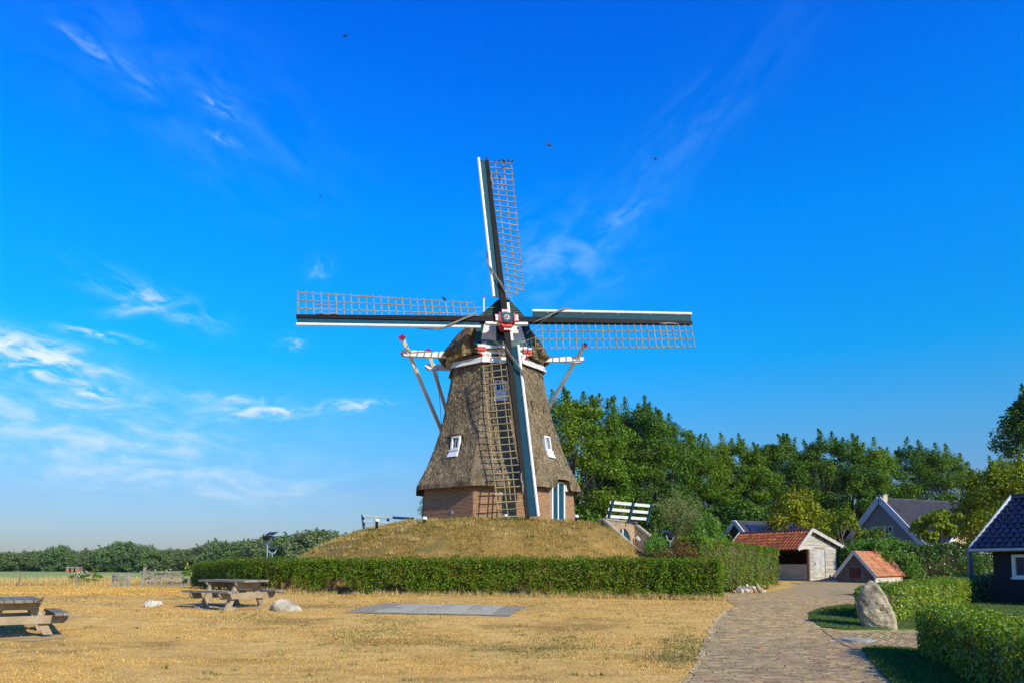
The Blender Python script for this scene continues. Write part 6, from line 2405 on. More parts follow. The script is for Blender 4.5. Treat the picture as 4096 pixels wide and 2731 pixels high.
def build_cellar():
    rng = random.Random(4)
    zt = U(2480, 2086, 36.6).z
    z0 = gz(AO.x, AO.y) - 0.1
    root = empty('cellar_entrance', (AO.x, AO.y, z0), 'arched buff brick cellar entrance with sloping wing walls in the mound', 'entrance')
    F = Fr((AO.x, AO.y, 0), AD, (0, 0, 1), AN)
    HWS = {-1: 1.80, 1: 1.30}
    zc, ra = U(2515, 2113, 36.9).z - 0.86, 0.86         # spring of the arch and its radius
    arc = [(ra * math.cos(t * math.pi / 16), zc + ra * math.sin(t * math.pi / 16)) for t in range(17)]
    mb = MB()
    # wall with arched opening, as strips between the opening and the outline
    outer = []
    for x, z in arc:
        a = math.atan2(z - zc, x)
        k = min((HWS[1] if x > 0 else HWS[-1]) / max(abs(math.cos(a)), 1e-3), (zt - zc) / max(math.sin(a), 1e-3))
        outer.append((math.cos(a) * k, zc + math.sin(a) * k))
    for i in range(16):
        mb.prism([arc[i], outer[i], outer[i + 1], arc[i + 1]], F, -0.35, 0.0)
    for s in (-1, 1):
        HW = HWS[s]
        mb.prism([(s * ra, z0), (s * HW, z0), (s * HW, zc), (s * ra, zc)], F, -0.35, 0.0)
    for sx in (-1, 1):
        HW = HWS[sx]
        mb.prism([(sx * HW, zt), (sx * (zt - zc) * 0.5, zt), (sx * HW, zc + 0.5)], F, -0.35, -0.004)
    wo = mb.build('arch_wall', MORTAR, root)
    fr = Fr(F.p(0, z0, 0), F.x, F.y, F.z)
    hole = lambda c, z, l: (abs(c) < ra + 0.24 + l * 0.4 and z0 + z < zc) or math.hypot(max(0, abs(c) - l * 0.35), z0 + z - zc) < ra + 0.27 or z0 + z > zt - 0.20
    jobs = course(fr, lambda z: (-HWS[-1], HWS[1]), 0.05, zt - z0 - 0.05, hole, rng, 0.225, 0.070)
    # two rings of voussoirs and jamb bricks, soldier course on top
    for ring in (0, 1):
        rr = ra + 0.065 + ring * 0.125
        n = int(math.pi * rr / 0.068)
        for i in range(n):
            a = math.pi * (i + 0.5) / n
            M = F.m() @ Matrix.Translation((rr * math.cos(a), zc + rr * math.sin(a), 0.002)) @ Matrix.Rotation(a, 4, 'Z')
            jobs.append((M, 0.11 / 0.21))
    for s in (-1, 1):
        z = z0 + 0.1
        while z < zc - 0.03:
            jobs.append((F.m() @ Matrix.Translation((s * (ra + 0.12), z, 0.002)), 0.22 / 0.21))
            z += 0.070
    x = -HWS[-1] + 0.04
    while x < HWS[1]:
        jobs.append((F.m() @ Matrix.Translation((x, zt - 0.10, 0.004)) @ Matrix.Rotation(math.pi / 2, 4, 'Z'), 0.19 / 0.21))
        x += 0.07
    lay_bricks(root, wo, jobs, 300, single=BUFF_O, joined=BUFF)
    # door behind the arch
    dpoly = [(-ra + .02, z0)] + [(x * 0.98, z) for x, z in reversed(arc)] + [(ra - .02, z0)]
    do = MB().prism(dpoly, F, -0.12, -0.06).build('door', TEAL, root)
    MB().box(-0.05, 0.05, z0, zc + ra - 0.02, -0.059, -0.03, F).build('cover_strip', WHITE, do)
    MB().box(-HWS[-1] - 0.2, HWS[1] + 0.2, zt + 0.002, zt + 0.07, -0.42, 0.06, F).build('coping', COPING, root)
    # wing walls stepping down with the slope
    Lw = 3.3
    for s in (-1, 1):
        HW = HWS[s]
        wf = Fr(F.p(s * HW, 0, 0), AN, (0, 0, 1), AD * (-s))            # face towards the opening
        zb = zt - (3.15 if s < 0 else 2.75)
        poly = [(0.0, z0), (Lw, z0), (Lw, zb), (0.0, zt)]
        wb = MB().prism(poly, wf, -0.30, 0.0).build('wing_wall', MORTAR, root)
        P = []
        sl = (zt - zb) / Lw
        hw = lambda z: (0.0, min(Lw, (zt - z0 - z - 0.02) / sl))
        jobs = course(Fr(wf.p(0, z0, 0), wf.x, wf.y, wf.z), hw, 0.05, zt - z0 - 0.1, None, rng, 0.225, 0.070)
        if s > 0:                    # raked courses follow the slope near the top
            keep = []
            for M, q in jobs:
                loc = Matrix(wf.m()).inverted() @ M.translation
                if loc.y < zt - sl * loc.x - 0.75 or loc.y < z0 + 0.5:
                    keep.append((M, q))
            a = math.atan(sl)
            for r in range(1, 46):
                x = r * 0.073
                for k in range(3):
                    off = 0.12 + k * 0.225
                    c = Vector((x * math.cos(a) + off * -math.sin(a), zt - 0.02 - x * math.sin(a) - off * math.cos(a), 0))
                    if c.x > 0.08 and c.x < Lw - 0.05 and c.y > z0 + 0.2:
                        keep.append((wf.m() @ Matrix.Translation(c) @ Matrix.Rotation(math.pi / 2 - a, 4, 'Z'), 1.0))
            jobs = keep
        lay_bricks(root, wb, jobs, 300, single=WINGB)
        a, c = F.p(s * (HW + 0.15), zt + 0.05, -0.1), F.p(s * (HW + 0.15), zb + 0.05, Lw + 0.05)
        nn = 9
        for i in range(nn):
            MB().beam(a.lerp(c, i / nn + 0.004), a.lerp(c, (i + 1) / nn - 0.004), 0.36, 0.09).build('coping', COPING, root)
    lf = F.p(HWS[1] - 0.2, zc + 0.42, 0.0)
    lm = MB().beam(lf, lf + AN * 0.25 + Vector((0, 0, 0.04)), 0.06, 0.05)
    lo = lm.build('lamp_arm', WHITE, root)
    MB().beam(lf + AN * 0.20 + Vector((0, 0, 0.06)), lf + AN * 0.36 + Vector((0, 0, -0.12)), 0.13, 0.11).build('lamp_head', WHITE, lo)


build_cellar()


# ------------------------------------------------------------------ rails and lamps on the mound
def guard_rail(label, p0, along, boardm, postm, L, nb, lean, zs, drop, front):
    """posts with horizontal boards, leaning sideways"""
    along = Vector(along).normalized()
    nrm = Vector((along.y, -along.x, 0))
    up = (Vector((0, 0, 1)) + nrm * lean).normalized()
    root = empty('guard_rail', p0, label, 'railing', 'guard rails on the mill mound')
    fr = Fr(p0, along, up, along.cross(up))
    for x in (0.12, L * 0.52, L - 0.08):
        MB().box(x - 0.055, x + 0.055, 0.02, 1.10 - drop * x / L, front * 0.03 - 0.04, front * 0.03 + 0.045, fr).build('post', postm, root)
    for k in range(nb):
        z = zs[k]
        V = []
        for c in (-0.02 - front * 0.035, 0.015 - front * 0.035):
            V += [fr.p(0, z - .065, c), fr.p(L, z - .065 - drop, c), fr.p(L, z + .075 - drop, c), fr.p(0, z + .075, c)]
        MB().add(V, [(0, 1, 2, 3), (7, 6, 5, 4), (0, 4, 5, 1), (1, 5, 6, 2), (2, 6, 7, 3), (3, 7, 4, 0)]).build('board', boardm, root)
    for x in (0.20, L * 0.52 + 0.09, L):
        MB().beam(fr.p(x - 0.04, 1.04 - drop * x / L, 0.08), fr.p(x + 0.06, 1.12 - drop * x / L, 0.10), 0.02, 0.02).build('bracket', ZINC, root)
    return root


_r0 = Vector((AO.x, AO.y, 0)) - AD * 1.50 - AN * 0.25
guard_rail('white three-board guard rail with dark posts above the cellar arch', Vector((_r0.x, _r0.y, U(2395, 2088, _r0.y).z)), (math.cos(math.radians(44)), math.sin(math.radians(44)), 0), WHITE, TEAL, 3.3, 3, 0.34, (0.98, 0.64, 0.30), 0.0, 1)
RAIL_SHADE = mat('shade_toned_boards', (0.19, 0.27, 0.33), (0.24, 0.32, 0.38), scale=4, rough=0.6)  # grey-blue shade of the left rail put into its board colour
_l0 = U(1452, 2089, 38.4)
guard_rail('shade-toned grey-blue two-board guard rail on the left shoulder of the mound', _l0, (0.80, 0.60, 0), RAIL_SHADE, TEAL, 3.0, 2, -0.28, (0.36, 0.06), 0.05, -1)
for o in list(bpy.data.objects):
    if o.parent is not None and o.parent.name.startswith('guard_rail.') and o.name.startswith(('post', 'bracket')):
        o.location.z -= 0.62

for (u, v, D, lab) in [(1507, 2085, 36.6, 'low white capped post on the mound in front of the grey-blue rail'), (1698, 2077, 35.8, 'low white capped post by the left corner of the mill'),
                       (2023, 2069, 35.3, 'low white capped post under the tip of the lowest sail'), (2305, 2069, 36.5, 'low white capped post by the right corner of the mill'),
                       (2468, 2079, 37.6, 'low white capped post under the white guard rail')]:
    p = U(u, v, D)
    zg = float(mound(p.x, p.y))
    r = empty('capped_post', (p.x, p.y, zg), lab, 'post', 'low white capped posts round the mill')
    MB().tube([Vector((0, 0, -0.1)), Vector((0, 0, max(0.05, p.z - zg)))], 0.07, 10).build('foot', BLACK, r, local=True)
    z = max(0.05, p.z - zg)
    MB().tube([Vector((0, 0, z)), Vector((0, 0, z + 0.02)), Vector((0, 0, z + 0.11)), Vector((0, 0, z + 0.14))], [0.11, 0.125, 0.125, 0.09], 14).build('white_cap', WHITE, r, local=True)


def floodlight(label, u, v, D, yaw, tilt, size, visor):
    p = U(u, v, D)
    zg = gz(p.x, D)
    root = empty('floodlight', (p.x, D, zg), label, 'floodlight')
    POLE = bpy.data.materials.get('galvanised') or mat('galvanised', (0.20, 0.30, 0.32), (0.28, 0.38, 0.40), scale=6, rough=0.5, metal=0.3)
    HEAD = bpy.data.materials.get('black_lamp_housing') or mat('black_lamp_housing', (0.015, 0.015, 0.018), (0.025, 0.025, 0.028), scale=5, rough=0.4)
    H = p.z - zg
    MB().tube([Vector((0, 0, -0.2)), Vector((0, 0, H - size * 0.5))], 0.035, 10).build('pole', POLE, root, local=True)
    R_ = Matrix.Translation((0, 0, H)) @ Matrix.Rotation(yaw, 4, 'Z') @ Matrix.Rotation(tilt, 4, 'X')
    s = size
    b = MB()
    b.add([R_ @ Vector(q) for q in [(-s * .5, -s * .28, -s * .22), (s * .5, -s * .28, -s * .22), (s * .5, -s * .28, s * .22), (-s * .5, -s * .28, s * .22),
                                    (-s * .36, s * .22, -s * .14), (s * .36, s * .22, -s * .14), (s * .36, s * .22, s * .14), (-s * .36, s * .22, s * .14)]],
          [(0, 1, 2, 3), (7, 6, 5, 4), (0, 4, 5, 1), (1, 5, 6, 2), (2, 6, 7, 3), (3, 7, 4, 0)])
    ho = b.build('lamp_housing', HEAD, root, local=True)
    for k in range(4):
        f = MB().box(-s * .38, s * .38, s * (-.10 + k * .10), s * (-.07 + k * .10), s * .15, s * .27, Fr(R_ @ Vector((0, 0, 0)), R_.to_3x3() @ Vector((1, 0, 0)), R_.to_3x3() @ Vector((0, 1, 0)), R_.to_3x3() @ Vector((0, 0, 1))))
        f.build('cooling_fin', HEAD, ho, local=True)
    g_ = MB().add([R_ @ Vector(q) for q in [(-s * .45, -s * .285, -s * .18), (s * .45, -s * .285, -s * .18), (s * .45, -s * .285, s * .18), (-s * .45, -s * .285, s * .18)]], [(0, 1, 2, 3)])
    g_.build('lamp_glass', GLASS, ho, local=True)
    yk = MB()
    for q in (-1, 1):
        yk.beam(R_ @ Vector((q * s * .55, 0, 0)), Vector((q * s * .30 * math.cos(yaw), q * s * .30 * math.sin(yaw), H - s * .5)), 0.03, 0.05)
    yk.beam(Vector((-s * .31 * math.cos(yaw), -s * .31 * math.sin(yaw), H - s * .5)), Vector((s * .31 * math.cos(yaw), s * .31 * math.sin(yaw), H - s * .5)), 0.05, 0.03)
    yk.build('bracket', POLE, root, local=True)
    if visor:
        f0 = [(-s * .55, -s * .30, s * .24), (s * .55, -s * .30, s * .24), (s * .62, -s * .95, s * .36), (-s * .62, -s * .95, s * .36)]
        V = [R_ @ Vector(q) for q in f0] + [R_ @ (Vector(q) + Vector((0, 0, 0.015))) for q in f0]
        MB().add(V, [(0, 1, 2, 3), (7, 6, 5, 4), (0, 4, 5, 1), (1, 5, 6, 2), (2, 6, 7, 3), (3, 7, 4, 0)]).build('visor', HEAD, root, local=True)
    return root


floodlight('black floodlight with a visor on a pole behind the left part of the hedge', 1070, 2152, 33.5, math.radians(150), math.radians(-18), 0.46, True)
floodlight('smaller tilted floodlight on a short pole beside the visored one', 1089, 2194, 34.5, math.radians(35), math.radians(-35), 0.36, False)
floodlight('large black floodlight with square visor on a pole before the cellar entrance', 2680, 2140, 30.5, math.radians(215), math.radians(-12), 0.42, True)


# ------------------------------------------------------------------ picnic tables
PLANK = mat('grey_table_planks', (0.17, 0.145, 0.11), (0.28, 0.245, 0.195), scale=3, stretch=(1, 1, 1), rough=0.9, spec=0.12, bump=0.006, objrand=0.15, c3=(0.14, 0.115, 0.09), c3scale=2.2, c3lo=0.55, c3hi=0.75)
LEGW = mat('pale_table_legs', (0.27, 0.195, 0.115), (0.40, 0.31, 0.20), scale=4, rough=0.85, bump=0.004, objrand=0.12, c3=(0.24, 0.18, 0.12), c3scale=2, c3lo=0.55, c3hi=0.75)


def picnic_table(loc, rot, label, L=2.3, feet=True):
    r = random.Random(int(loc[0] * 100))
    root = empty('picnic_table', loc, label, 'picnic table', 'picnic tables on the dry lawn')
    root.rotation_euler = (0, 0, rot)
    n = 5
    for i in range(n):
        y0 = -0.42 + i * 0.168
        MB().box(-L / 2 + r.uniform(-.01, .01), L / 2 + r.uniform(-.01, .01), y0 + 0.005, y0 + 0.163, 0.715 + r.uniform(-.003, .003), 0.775 + r.uniform(-.004, .004)).build('top_plank', PLANK, root, local=True, bevel=0.008)
    for s in (-1, 1):
        for i in range(2):
            y0 = s * 0.78 - 0.15 + i * 0.15
            MB().box(-L / 2, L / 2, y0 + 0.004, y0 + 0.146, 0.43 + r.uniform(-.003, .003), 0.49).build('seat_plank', PLANK, root, local=True, bevel=0.008)
    for x in (-L * 0.31, L * 0.31):
        fr = Fr((x, 0, 0), (0, 1, 0), (0, 0, 1), (1, 0, 0))
        MB().prism([(-0.93, 0.43), (-0.93, 0.36), (-0.84, 0.26), (0.84, 0.26), (0.93, 0.36), (0.93, 0.43)], fr, -0.04, 0.04).build('seat_beam', LEGW, root, local=True, bevel=0.006)
        MB().prism([(-0.42, 0.715), (-0.42, 0.66), (-0.33, 0.56), (0.33, 0.56), (0.42, 0.66), (0.42, 0.715)], fr, -0.04, 0.04).build('top_beam', LEGW, root, local=True, bevel=0.006)
        for s in (-1, 1):
            off = 0.082 if x < 0 else -0.082
            MB().prism([(s * 0.16, 0.713), (s * 0.34, 0.713), (s * 0.66, 0.02), (s * 0.48, 0.02)], Fr((x + off, 0, 0), (0, 1, 0), (0, 0, 1), (1, 0, 0)), -0.04, 0.04).build('leg', LEGW, root, local=True, bevel=0.006)
            if feet:
                MB().box(x + off - 0.11, x + off + 0.11, s * 0.57 - 0.2, s * 0.57 + 0.2, -0.05, 0.045).build('foot_pad', LEGW, root, local=True, bevel=0.01)
    return root


_t = U(900, 2424, 20.9)
picnic_table((_t.x + 0.10, 21.2, gz(_t.x, 21.2)), math.radians(-32), 'weathered wooden picnic table in front of the left end of the hedge', 2.0)
_ax = math.atan2(0.80, -0.60)
_n = U(-25, 2418, 15.0)
_cc = Vector((_n.x, 15.0, 0)) + Vector((0.80, 0.60, 0)) * 0.42 + Vector((-0.60, 0.80, 0)) * 1.12
picnic_table((_cc.x, _cc.y, gz(_cc.x, _cc.y) + 0.02), _ax, 'weathered wooden picnic table cut by the left edge with a small bird on it', 2.25, False)
TABLE1 = _cc


# ------------------------------------------------------------------ stones
STONE = mat('pale_boulder', (0.38, 0.32, 0.22), (0.53, 0.46, 0.34), scale=5, rough=0.9, bump=0.04, bscale=9, c3=(0.24, 0.19, 0.125), c3scale=2.0, c3lo=0.5, c3hi=0.7)
STONE_W = mat('white_boulder', (0.52, 0.45, 0.36), (0.66, 0.59, 0.48), scale=6, rough=0.9, bump=0.04, bscale=9, c3=(0.34, 0.27, 0.20), c3scale=2.5, c3lo=0.5, c3hi=0.7)
STONE_G = mat('granite_menhir', (0.28, 0.225, 0.14), (0.50, 0.415, 0.275), scale=5.5, rough=0.92, bump=0.06, bscale=8, c3=(0.17, 0.135, 0.09), c3scale=1.6, c3lo=0.48, c3hi=0.7, detail=9)


def rock(name, loc, size, m, label, seed, cat='stone', group=None, rot=(0, 0, 0), sub=4, rough=0.16, flatten=True, cuts=5):
    r = random.Random(seed)
    bm = bmesh.new()
    bmesh.ops.create_icosphere(bm, subdivisions=sub, radius=1.0)
    planes = []
    for _ in range(cuts):
        d = Vector((r.gauss(0, 1), r.gauss(0, 1), r.gauss(0, .7))).normalized()
        planes.append((d, r.uniform(0.5, 0.85)))
    for v in bm.verts:
        p = v.co.copy()
        for d, k in planes:
            q = p.dot(d) - k
            if q > 0:
                p -= d * q * 0.9
        nn = value_noise(p.x * 2 + seed, p.y * 2 + p.z * 1.3, 1.6, seed) * rough + value_noise(p.x * 6 + p.z * 4, p.y * 6 - p.z * 3, 1.6, seed + 1) * rough * 0.22
        p *= 1 + float(nn)
        v.co = Vector((p.x * size[0], p.y * size[1], p.z * size[2]))
    me = bpy.data.meshes.new(name)
    bm.to_mesh(me)
    bm.free()
    me.polygons.foreach_set('use_smooth', [True] * len(me.polygons))
    me.set_sharp_from_angle(angle=math.radians(22))
    o = link(name, me, m, None, loc)
    o.rotation_euler = rot
    return tag(o, label, cat, group)


p = G(1140, 2440)
rock('boulder', (p.x, p.y, p.z + 0.05), (0.46, 0.36, 0.26), STONE, 'low pale boulder on the dry lawn right of the picnic table', 14, rough=0.30, cuts=9)
p = G(615, 2424)
rock('boulder', (p.x, p.y, p.z + 0.05), (0.24, 0.2, 0.19), STONE_W, 'small whitish boulder on the dry lawn left of the picnic table', 31, rough=0.34, cuts=10)


def menhir():
    p = G(3515, 2515)
    y = p.y + 0.12
    base = Vector((p.x, y, gz(p.x, y)))
    pxl = lambda u: (u - 3515) / 3000 * y
    pz = lambda v: U(3515, v, y).z - base.z
    prof = [(2535, 3470, 3606), (2509, 3468, 3603), (2483, 3459, 3599), (2456, 3452, 3588), (2430, 3447, 3578), (2403, 3447, 3567), (2377, 3458, 3554), (2361, 3463, 3546), (2340, 3473, 3530), (2328, 3484, 3518), (2320, 3496, 3506)]
    rng = random.Random(5)
    n = 40
    rows = []
    lev = []
    for i in range(len(prof) - 1):
        for k in range(5):
            t = k / 5
            lev.append(tuple(prof[i][j] * (1 - t) + prof[i + 1][j] * t for j in range(3)))
    lev.append(prof[-1])
    for v, ul, ur in lev:
        z = pz(v)
        a, b = pxl(ul), pxl(ur)
        c, hw = (a + b) / 2, (b - a) / 2
        row = []
        for k in range(n):
            t = 2 * math.pi * k / n
            cx, sy = math.cos(t), math.sin(t)
            e = 0.72
            x = math.copysign(abs(cx) ** e, cx) * hw
            yy = math.copysign(abs(sy) ** e, sy) * min(hw * 0.8, 0.32)
            # front is a broad flat face turned left, with a ridge near its right edge
            if sy < 0:
                yy = yy * (0.42 + 0.62 * max(0, min(1, (x / hw + 1) / 1.62))) if x / hw < 0.62 else yy * 1.04 * (1 - 0.75 * ((x / hw - 0.62) / 0.38))
            nn = 0.055 * (0.5 - abs(float(value_noise(x * 4 + 3 * z, yy * 4 + z * 3, 1.5, 6)))) + 0.03 * (0.5 - abs(float(value_noise(x * 11 + z * 7, yy * 11 - z * 9, 1.4, 7)))) + 0.012 * rng.uniform(-1, 1)
            nn -= 0.02
            row.append(Vector((c + x * (1 + nn), yy * (1 + nn * 1.5) - (0.05 * nn * 10 if sy < 0 else 0), z)))
        rows.append(row)
    mb = MB()
    V = [q for r_ in rows for q in r_]
    F = []
    for i in range(len(rows) - 1):
        for k in range(n):
            F.append((i * n + k, i * n + (k + 1) % n, (i + 1) * n + (k + 1) % n, (i + 1) * n + k))
    F.append(tuple((len(rows) - 1) * n + k for k in range(n)))
    mb.add(V, F)
    me = mb.mesh('standing_stone', None, True)
    me.set_sharp_from_angle(angle=math.radians(24))
    o = link('standing_stone', me, STONE_G, None, base)
    tag(o, 'tall upright granite boulder standing at the edge of the lawn by the path', 'stone')


menhir()
_heap = [(2938, 2366, .10, 'reddish flake at the left end of the stone heap'), (2948, 2358, .13, 'grey stone low on the left of the stone heap'), (2966, 2366, .15, 'pale stone at the front left of the stone heap'),
         (2957, 2348, .13, 'grey stone at the back left of the stone heap'), (2975, 2354, .13, 'long grey stone in the middle left of the stone heap'), (2985, 2343, .12, 'whitish stone on top of the heap, left of centre'),
         (2988, 2360, .12, 'white-faced stone in the front middle of the stone heap'), (2998, 2352, .12, 'brown stone in the middle of the stone heap'), (3003, 2364, .15, 'orange round stone at the front of the stone heap'),
         (3012, 2350, .13, 'white blocky stone right of the middle of the stone heap'), (3020, 2362, .11, 'small orange stone at the front right of the heap'), (3028, 2342, .17, 'tan block at the top right of the stone heap'),
         (3034, 2354, .18, 'broad tan block on the right of the stone heap'), (3046, 2364, .17, 'tan block at the front right of the stone heap'), (3056, 2364, .13, 'last buff block at the right end of the stone heap')]
for i, (u, v, s, lab) in enumerate(_heap):
    c = [(0.36, 0.32, 0.25), (0.55, 0.51, 0.42), (0.46, 0.26, 0.15), (0.48, 0.38, 0.25)][(1 if 'whit' in lab or 'pale' in lab else 2 if 'orange' in lab or 'redd' in lab else 3 if 'tan' in lab or 'buff' in lab else 0)]
    m = mat('heap_stone_%d' % i, c, tuple(q * 0.75 for q in c), scale=8, rough=0.9, bump=0.01)
    q = G(u, 2372)
    y = q.y - 0.25 + (2372 - v) * 0.006
    p = U(u, v, y)
    rock('rubble_stone', (p.x, y, max(p.z, gz(p.x, y) + s * 0.5)), (s, s * .85, s * .75), m, lab, 20 + i, group='heap of stones at the foot of the tall hedge', rot=(i * .7, i * 1.1, i), sub=3, rough=0.12, cuts=7)


# ------------------------------------------------------------------ fence and gate by the field
FENCE = mat('grey_fence_wood', (0.19, 0.165, 0.13), (0.32, 0.285, 0.235), scale=3, rough=0.9, bump=0.01, objrand=0.2)


def build_fence():
    rng = random.Random(6)
    D = 62.0
    px = lambda u: (u - 2048) / 3000 * D
    zg = lambda u: gz(px(u), D)
    root = empty('board_fence', (px(660), D, zg(660)), 'grey rustic board fence with wavy rails beside the left end of the hedge', 'fence')
    fr = Fr((0, D, 0), (1, 0, 0), (0, 0, 1), (0, -1, 0))
    MB().beam(Vector((px(575), D - .1, zg(575) - .2)), Vector((px(588), D - .1, zg(575) + 1.58)), 0.20, 0.18, (0, 1, 0)).build('tall_post', FENCE, root)
    MB().beam(Vector((px(572), D + .15, zg(575) - .2)), Vector((px(573), D + .15, zg(575) + 1.25)), 0.14, 0.14, (0, 1, 0)).build('post', FENCE, root)
    MB().beam(Vector((px(750), D, zg(750) - .2)), Vector((px(749), D, zg(750) + 1.12)), 0.22, 0.2, (0, 1, 0)).build('post', FENCE, root)
    MB().beam(Vector((px(564), D, zg(570) + 1.17)), Vector((px(745), D, zg(745) + 1.17)), 0.10, 0.16).build('top_rail', FENCE, root)
    MB().beam(Vector((px(750), D, zg(745) + 1.16)), Vector((px(800), D + .5, zg(745) + 1.05)), 0.10, 0.15).build('top_rail', FENCE, root)
    for k, z in enumerate((0.80, 0.46, 0.08)):
        wavy_board(fr, px(589), px(744), zg(660) + z - .09, zg(660) + z + .10, rng, wave=0.04, lap=0.0).build('rail', FENCE, root)
    wavy_board(fr, px(752), px(800), zg(750) + .40, zg(750) + .60, rng, wave=0.03, lap=0.0).build('rail', FENCE, root)
    for u in (598, 643, 690, 732):
        MB().box(px(u) - .05, px(u) + .05, zg(u) - .05, zg(u) + 1.1, -.10, -.06, fr).build('upright', FENCE, root)
    g2 = empty('wicket_gate', (px(482), D, zg(482)), 'small grey wooden wicket gate with a diagonal brace in the dry grass', 'gate')
    x0, x1, b = px(452), px(513), zg(482)
    MB().beam(Vector((x0 + .05, D, b)), Vector((x0 + .14, D, b + 1.0)), 0.14, 0.1, (0, 1, 0)).build('stile', FENCE, g2)
    MB().beam(Vector((x1 - .05, D, b + .05)), Vector((x1, D, b + 1.0)), 0.15, 0.1, (0, 1, 0)).build('stile', FENCE, g2)
    MB().beam(Vector((x0 + .1, D - .08, b + 0.98)), Vector((x1, D - .08, b + 0.92)), 0.06, 0.14).build('rail', FENCE, g2)
    MB().beam(Vector((x0 + .1, D - .08, b + 0.52)), Vector((x1 - .05, D - .08, b + 0.50)), 0.05, 0.16).build('rail', FENCE, g2)
    MB().beam(Vector((x0 + .1, D - .08, b + 0.07)), Vector((x1 - .05, D - .08, b + 0.07)), 0.06, 0.16).build('rail', FENCE, g2)
    MB().beam(Vector((x0 + .28, D - .15, b + 0.98)), Vector((x1 - .25, D - .15, b + 0.10)), 0.16, 0.06, (0, 1, 0)).build('brace', FENCE, g2)
    def post(u0, u1, h, w, lab, m=FENCE):
        c = MB().beam(Vector((px(u0), D, zg(u0) - .2)), Vector((px(u1), D, zg(u0) + h)), w, w, (0, 1, 0), w * .85, w * .85)
        r_ = empty('fence_post', (px(u0), D, zg(u0)), lab, 'post', 'single posts along the field edge')
        c.build('shaft', m, r_)
        MB().beam(Vector((px(u1), D, zg(u0) + h)), Vector((px(u1), D, zg(u0) + h + .04)), w * .5, w * .5, (0, 1, 0)).build('post_top', m, r_)
    post(521, 522, 1.12, 0.19, 'grey gate post right of the wicket gate')
    post(82, 86, 0.98, 0.13, 'leaning brown post near the left edge of the picture', mat('brown_post', (0.26, 0.15, 0.09), (0.34, 0.21, 0.13), scale=5, rough=0.9))
    post(313, 312, 0.88, 0.12, 'pale thin post in the dry grass left of the wicket gate')
    c = U(3888, 2350, 30.5)
    r_ = empty('timber_post', (c.x, 30.5, gz(c.x, 30.5)), 'weathered grey timber post between laurel hedge and black barn', 'post')
    MB().beam(Vector((c.x, 30.5, gz(c.x, 30.5) - .2)), Vector((c.x - .06, 30.5, U(3885, 2192, 30.5).z)), 0.13, 0.13, (0, 1, 0)).build('shaft', FENCE, r_)
    MB().beam(Vector((c.x + .10, 30.5, gz(c.x, 30.5) - .2)), Vector((c.x + .03, 30.5, U(3885, 2230, 30.5).z)), 0.06, 0.08, (0, 1, 0)).build('stay', OLDWOOD2, r_)


build_fence()


# ------------------------------------------------------------------ birds
BIRD = mat('dark_plumage', (0.02, 0.02, 0.025), (0.045, 0.04, 0.04), scale=20, rough=0.6)
BIRD_B = mat('brown_plumage', (0.12, 0.075, 0.045), (0.20, 0.13, 0.08), scale=20, rough=0.8)


def bird(p, size, head, label, flying=False, m=None, bank=0.0):
    """body, head and tail as one skin of revolution, wings beside it"""
    root_l = Vector(p)
    s = size
    prof = [(-0.62, .03), (-0.40, .06), (-0.22, .13), (0.0, .17), (0.18, .15), (0.28, .10), (0.36, .115), (0.43, .09), (0.47, .03), (0.55, .008)]
    up = 0.0 if flying else 0.75
    mb = MB()
    pts = [Vector((x * s, 0, (x * up + (0.05 if x > .25 else 0)) * s)) for x, _ in prof]
    mb.tube(pts, [r * s for _, r in prof], 8)
    for sd in (-1, 1):
        if flying:
            mb.add([Vector((.12, sd * .10, .03)) * s, Vector((-.15, sd * .10, .02)) * s, Vector((-.22, sd * .55, .16)) * s, Vector((-.10, sd * .95, .10)) * s, Vector((.10, sd * .55, .20)) * s], [(0, 1, 2, 4), (2, 3, 4)])
        else:
            mb.add([Vector((.16, sd * .15, .16)) * s, Vector((-.02, sd * .18, -.08)) * s, Vector((-.5, sd * .06, -.40)) * s, Vector((-.1, sd * .15, .08)) * s], [(0, 1, 2, 3)])
            mb.tube([Vector((0.02, sd * .06, -.10)) * s, Vector((.04, sd * .06, -.30)) * s], .015 * s, 4)
    me = mb.mesh('bird', None, True)
    o = link('bird', me, m or BIRD, None, root_l)
    o.rotation_euler = (bank, 0, head)
    tag(o, label, 'bird', 'birds flying near the mill' if flying else None)


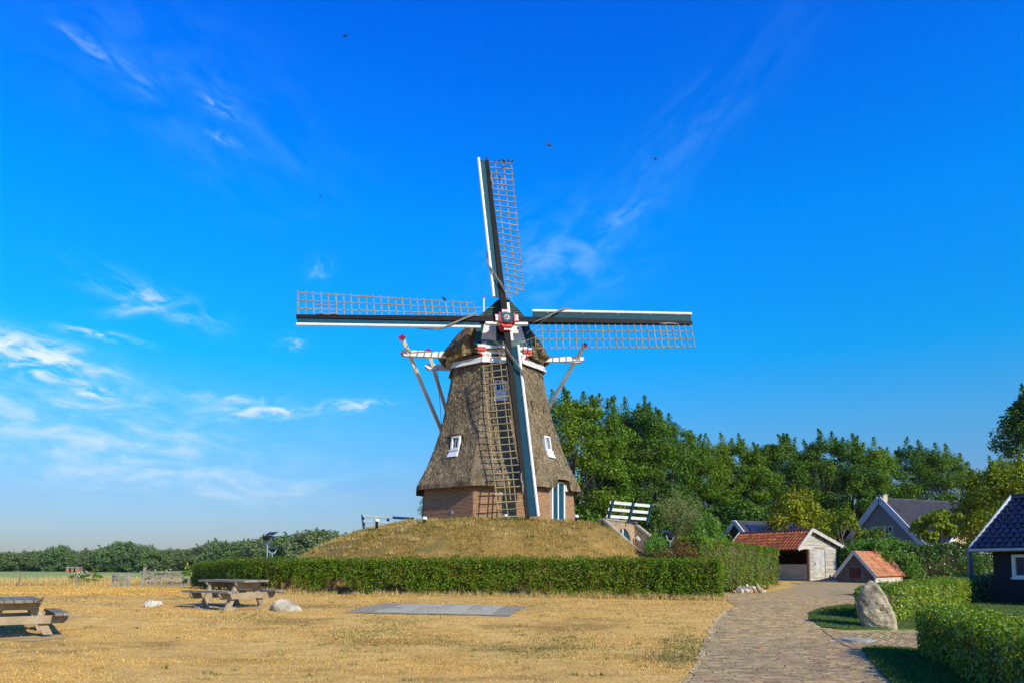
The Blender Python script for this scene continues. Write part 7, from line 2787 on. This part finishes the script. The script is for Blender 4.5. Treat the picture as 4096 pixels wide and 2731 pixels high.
tf = SAILS['top']
for i, (q, tt, lab) in enumerate([(10.16, -0.02, 'dark bird on the end of the top sail spar'), (10.02, 0.45, 'dark bird, first on the tip bar of the top sail'), (10.02, 0.68, 'dark bird, second on the tip bar of the top sail'),
                                  (10.02, 0.90, 'dark bird, third on the tip bar of the top sail'), (10.02, 0.98, 'dark bird, fourth on the tip bar of the top sail'), (10.02, 1.20, 'dark bird, fifth on the tip bar of the top sail'),
                                  (10.02, 1.40, 'dark bird on the outer corner of the top sail'), (9.66, 0.90, 'dark bird on the second bar from the top of the top sail'),
                                  (8.95, 0.22, 'dark bird near the spar on the fourth bar of the top sail'), (8.95, 0.62, 'dark bird mid-way on the fourth bar of the top sail')]):
    bird(tf.lat(q, tt, 0.05) + Vector((0, 0, 0.09)), 0.24, i * 0.9 + 0.3, lab)
lf = SAILS['left']
bird(lf.lat(3.0, 1.36, 0.02) + Vector((0, 0, 0.12)), 0.30, 2.6, 'pigeon-sized bird on the upper edge of the left sail')
bird(U(2198, 582, 34), 0.30, 0.5, 'larger dark bird flying right of the top sail', True, bank=0.9)
bird(U(2621, 637, 45), 0.30, 1.2, 'small dark bird flying at the upper right', True, bank=0.3)
bird(U(1381, 145, 45), 0.34, 2.2, 'dark bird flying high above the left sail', True, bank=-0.5)
bird(U(1281, 788, 80), 0.30, 0.2, 'tiny distant bird above the left sail', True)
tb = U(160, 2398, 15.4)
bird(Vector((tb.x, 15.45, gz(tb.x, 15.4) + 0.84)), 0.13, 0.6, 'small brown bird perched on the table at the left edge', False, BIRD_B)
lb = U(1080, 2136, 33.5)
bird(lb, 0.12, 2.0, 'small brown bird perched on the visored floodlight', False, BIRD_B)

# ------------------------------------------------------------------ air: a faint even haze round the whole place
def build_haze():
    m = bpy.data.materials.new('haze')
    m.use_nodes = True
    N, L = m.node_tree.nodes, m.node_tree.links
    N.clear()
    out = N.new('ShaderNodeOutputMaterial')
    v = N.new('ShaderNodeVolumePrincipled')
    v.inputs['Color'].default_value = (0.80, 0.90, 1.0, 1)
    v.inputs['Density'].default_value = 0.00010
    v.inputs['Anisotropy'].default_value = 0.3
    L.new(v.outputs[0], out.inputs['Volume'])
    o = MB().box(-420, 420, -60, 420, -4.0, 42.0).build('haze', m)
    o['kind'] = 'stuff'
    tag(o, 'faint summer haze in the air over the fields', 'haze')


build_haze()
bpy.context.view_layer.update()
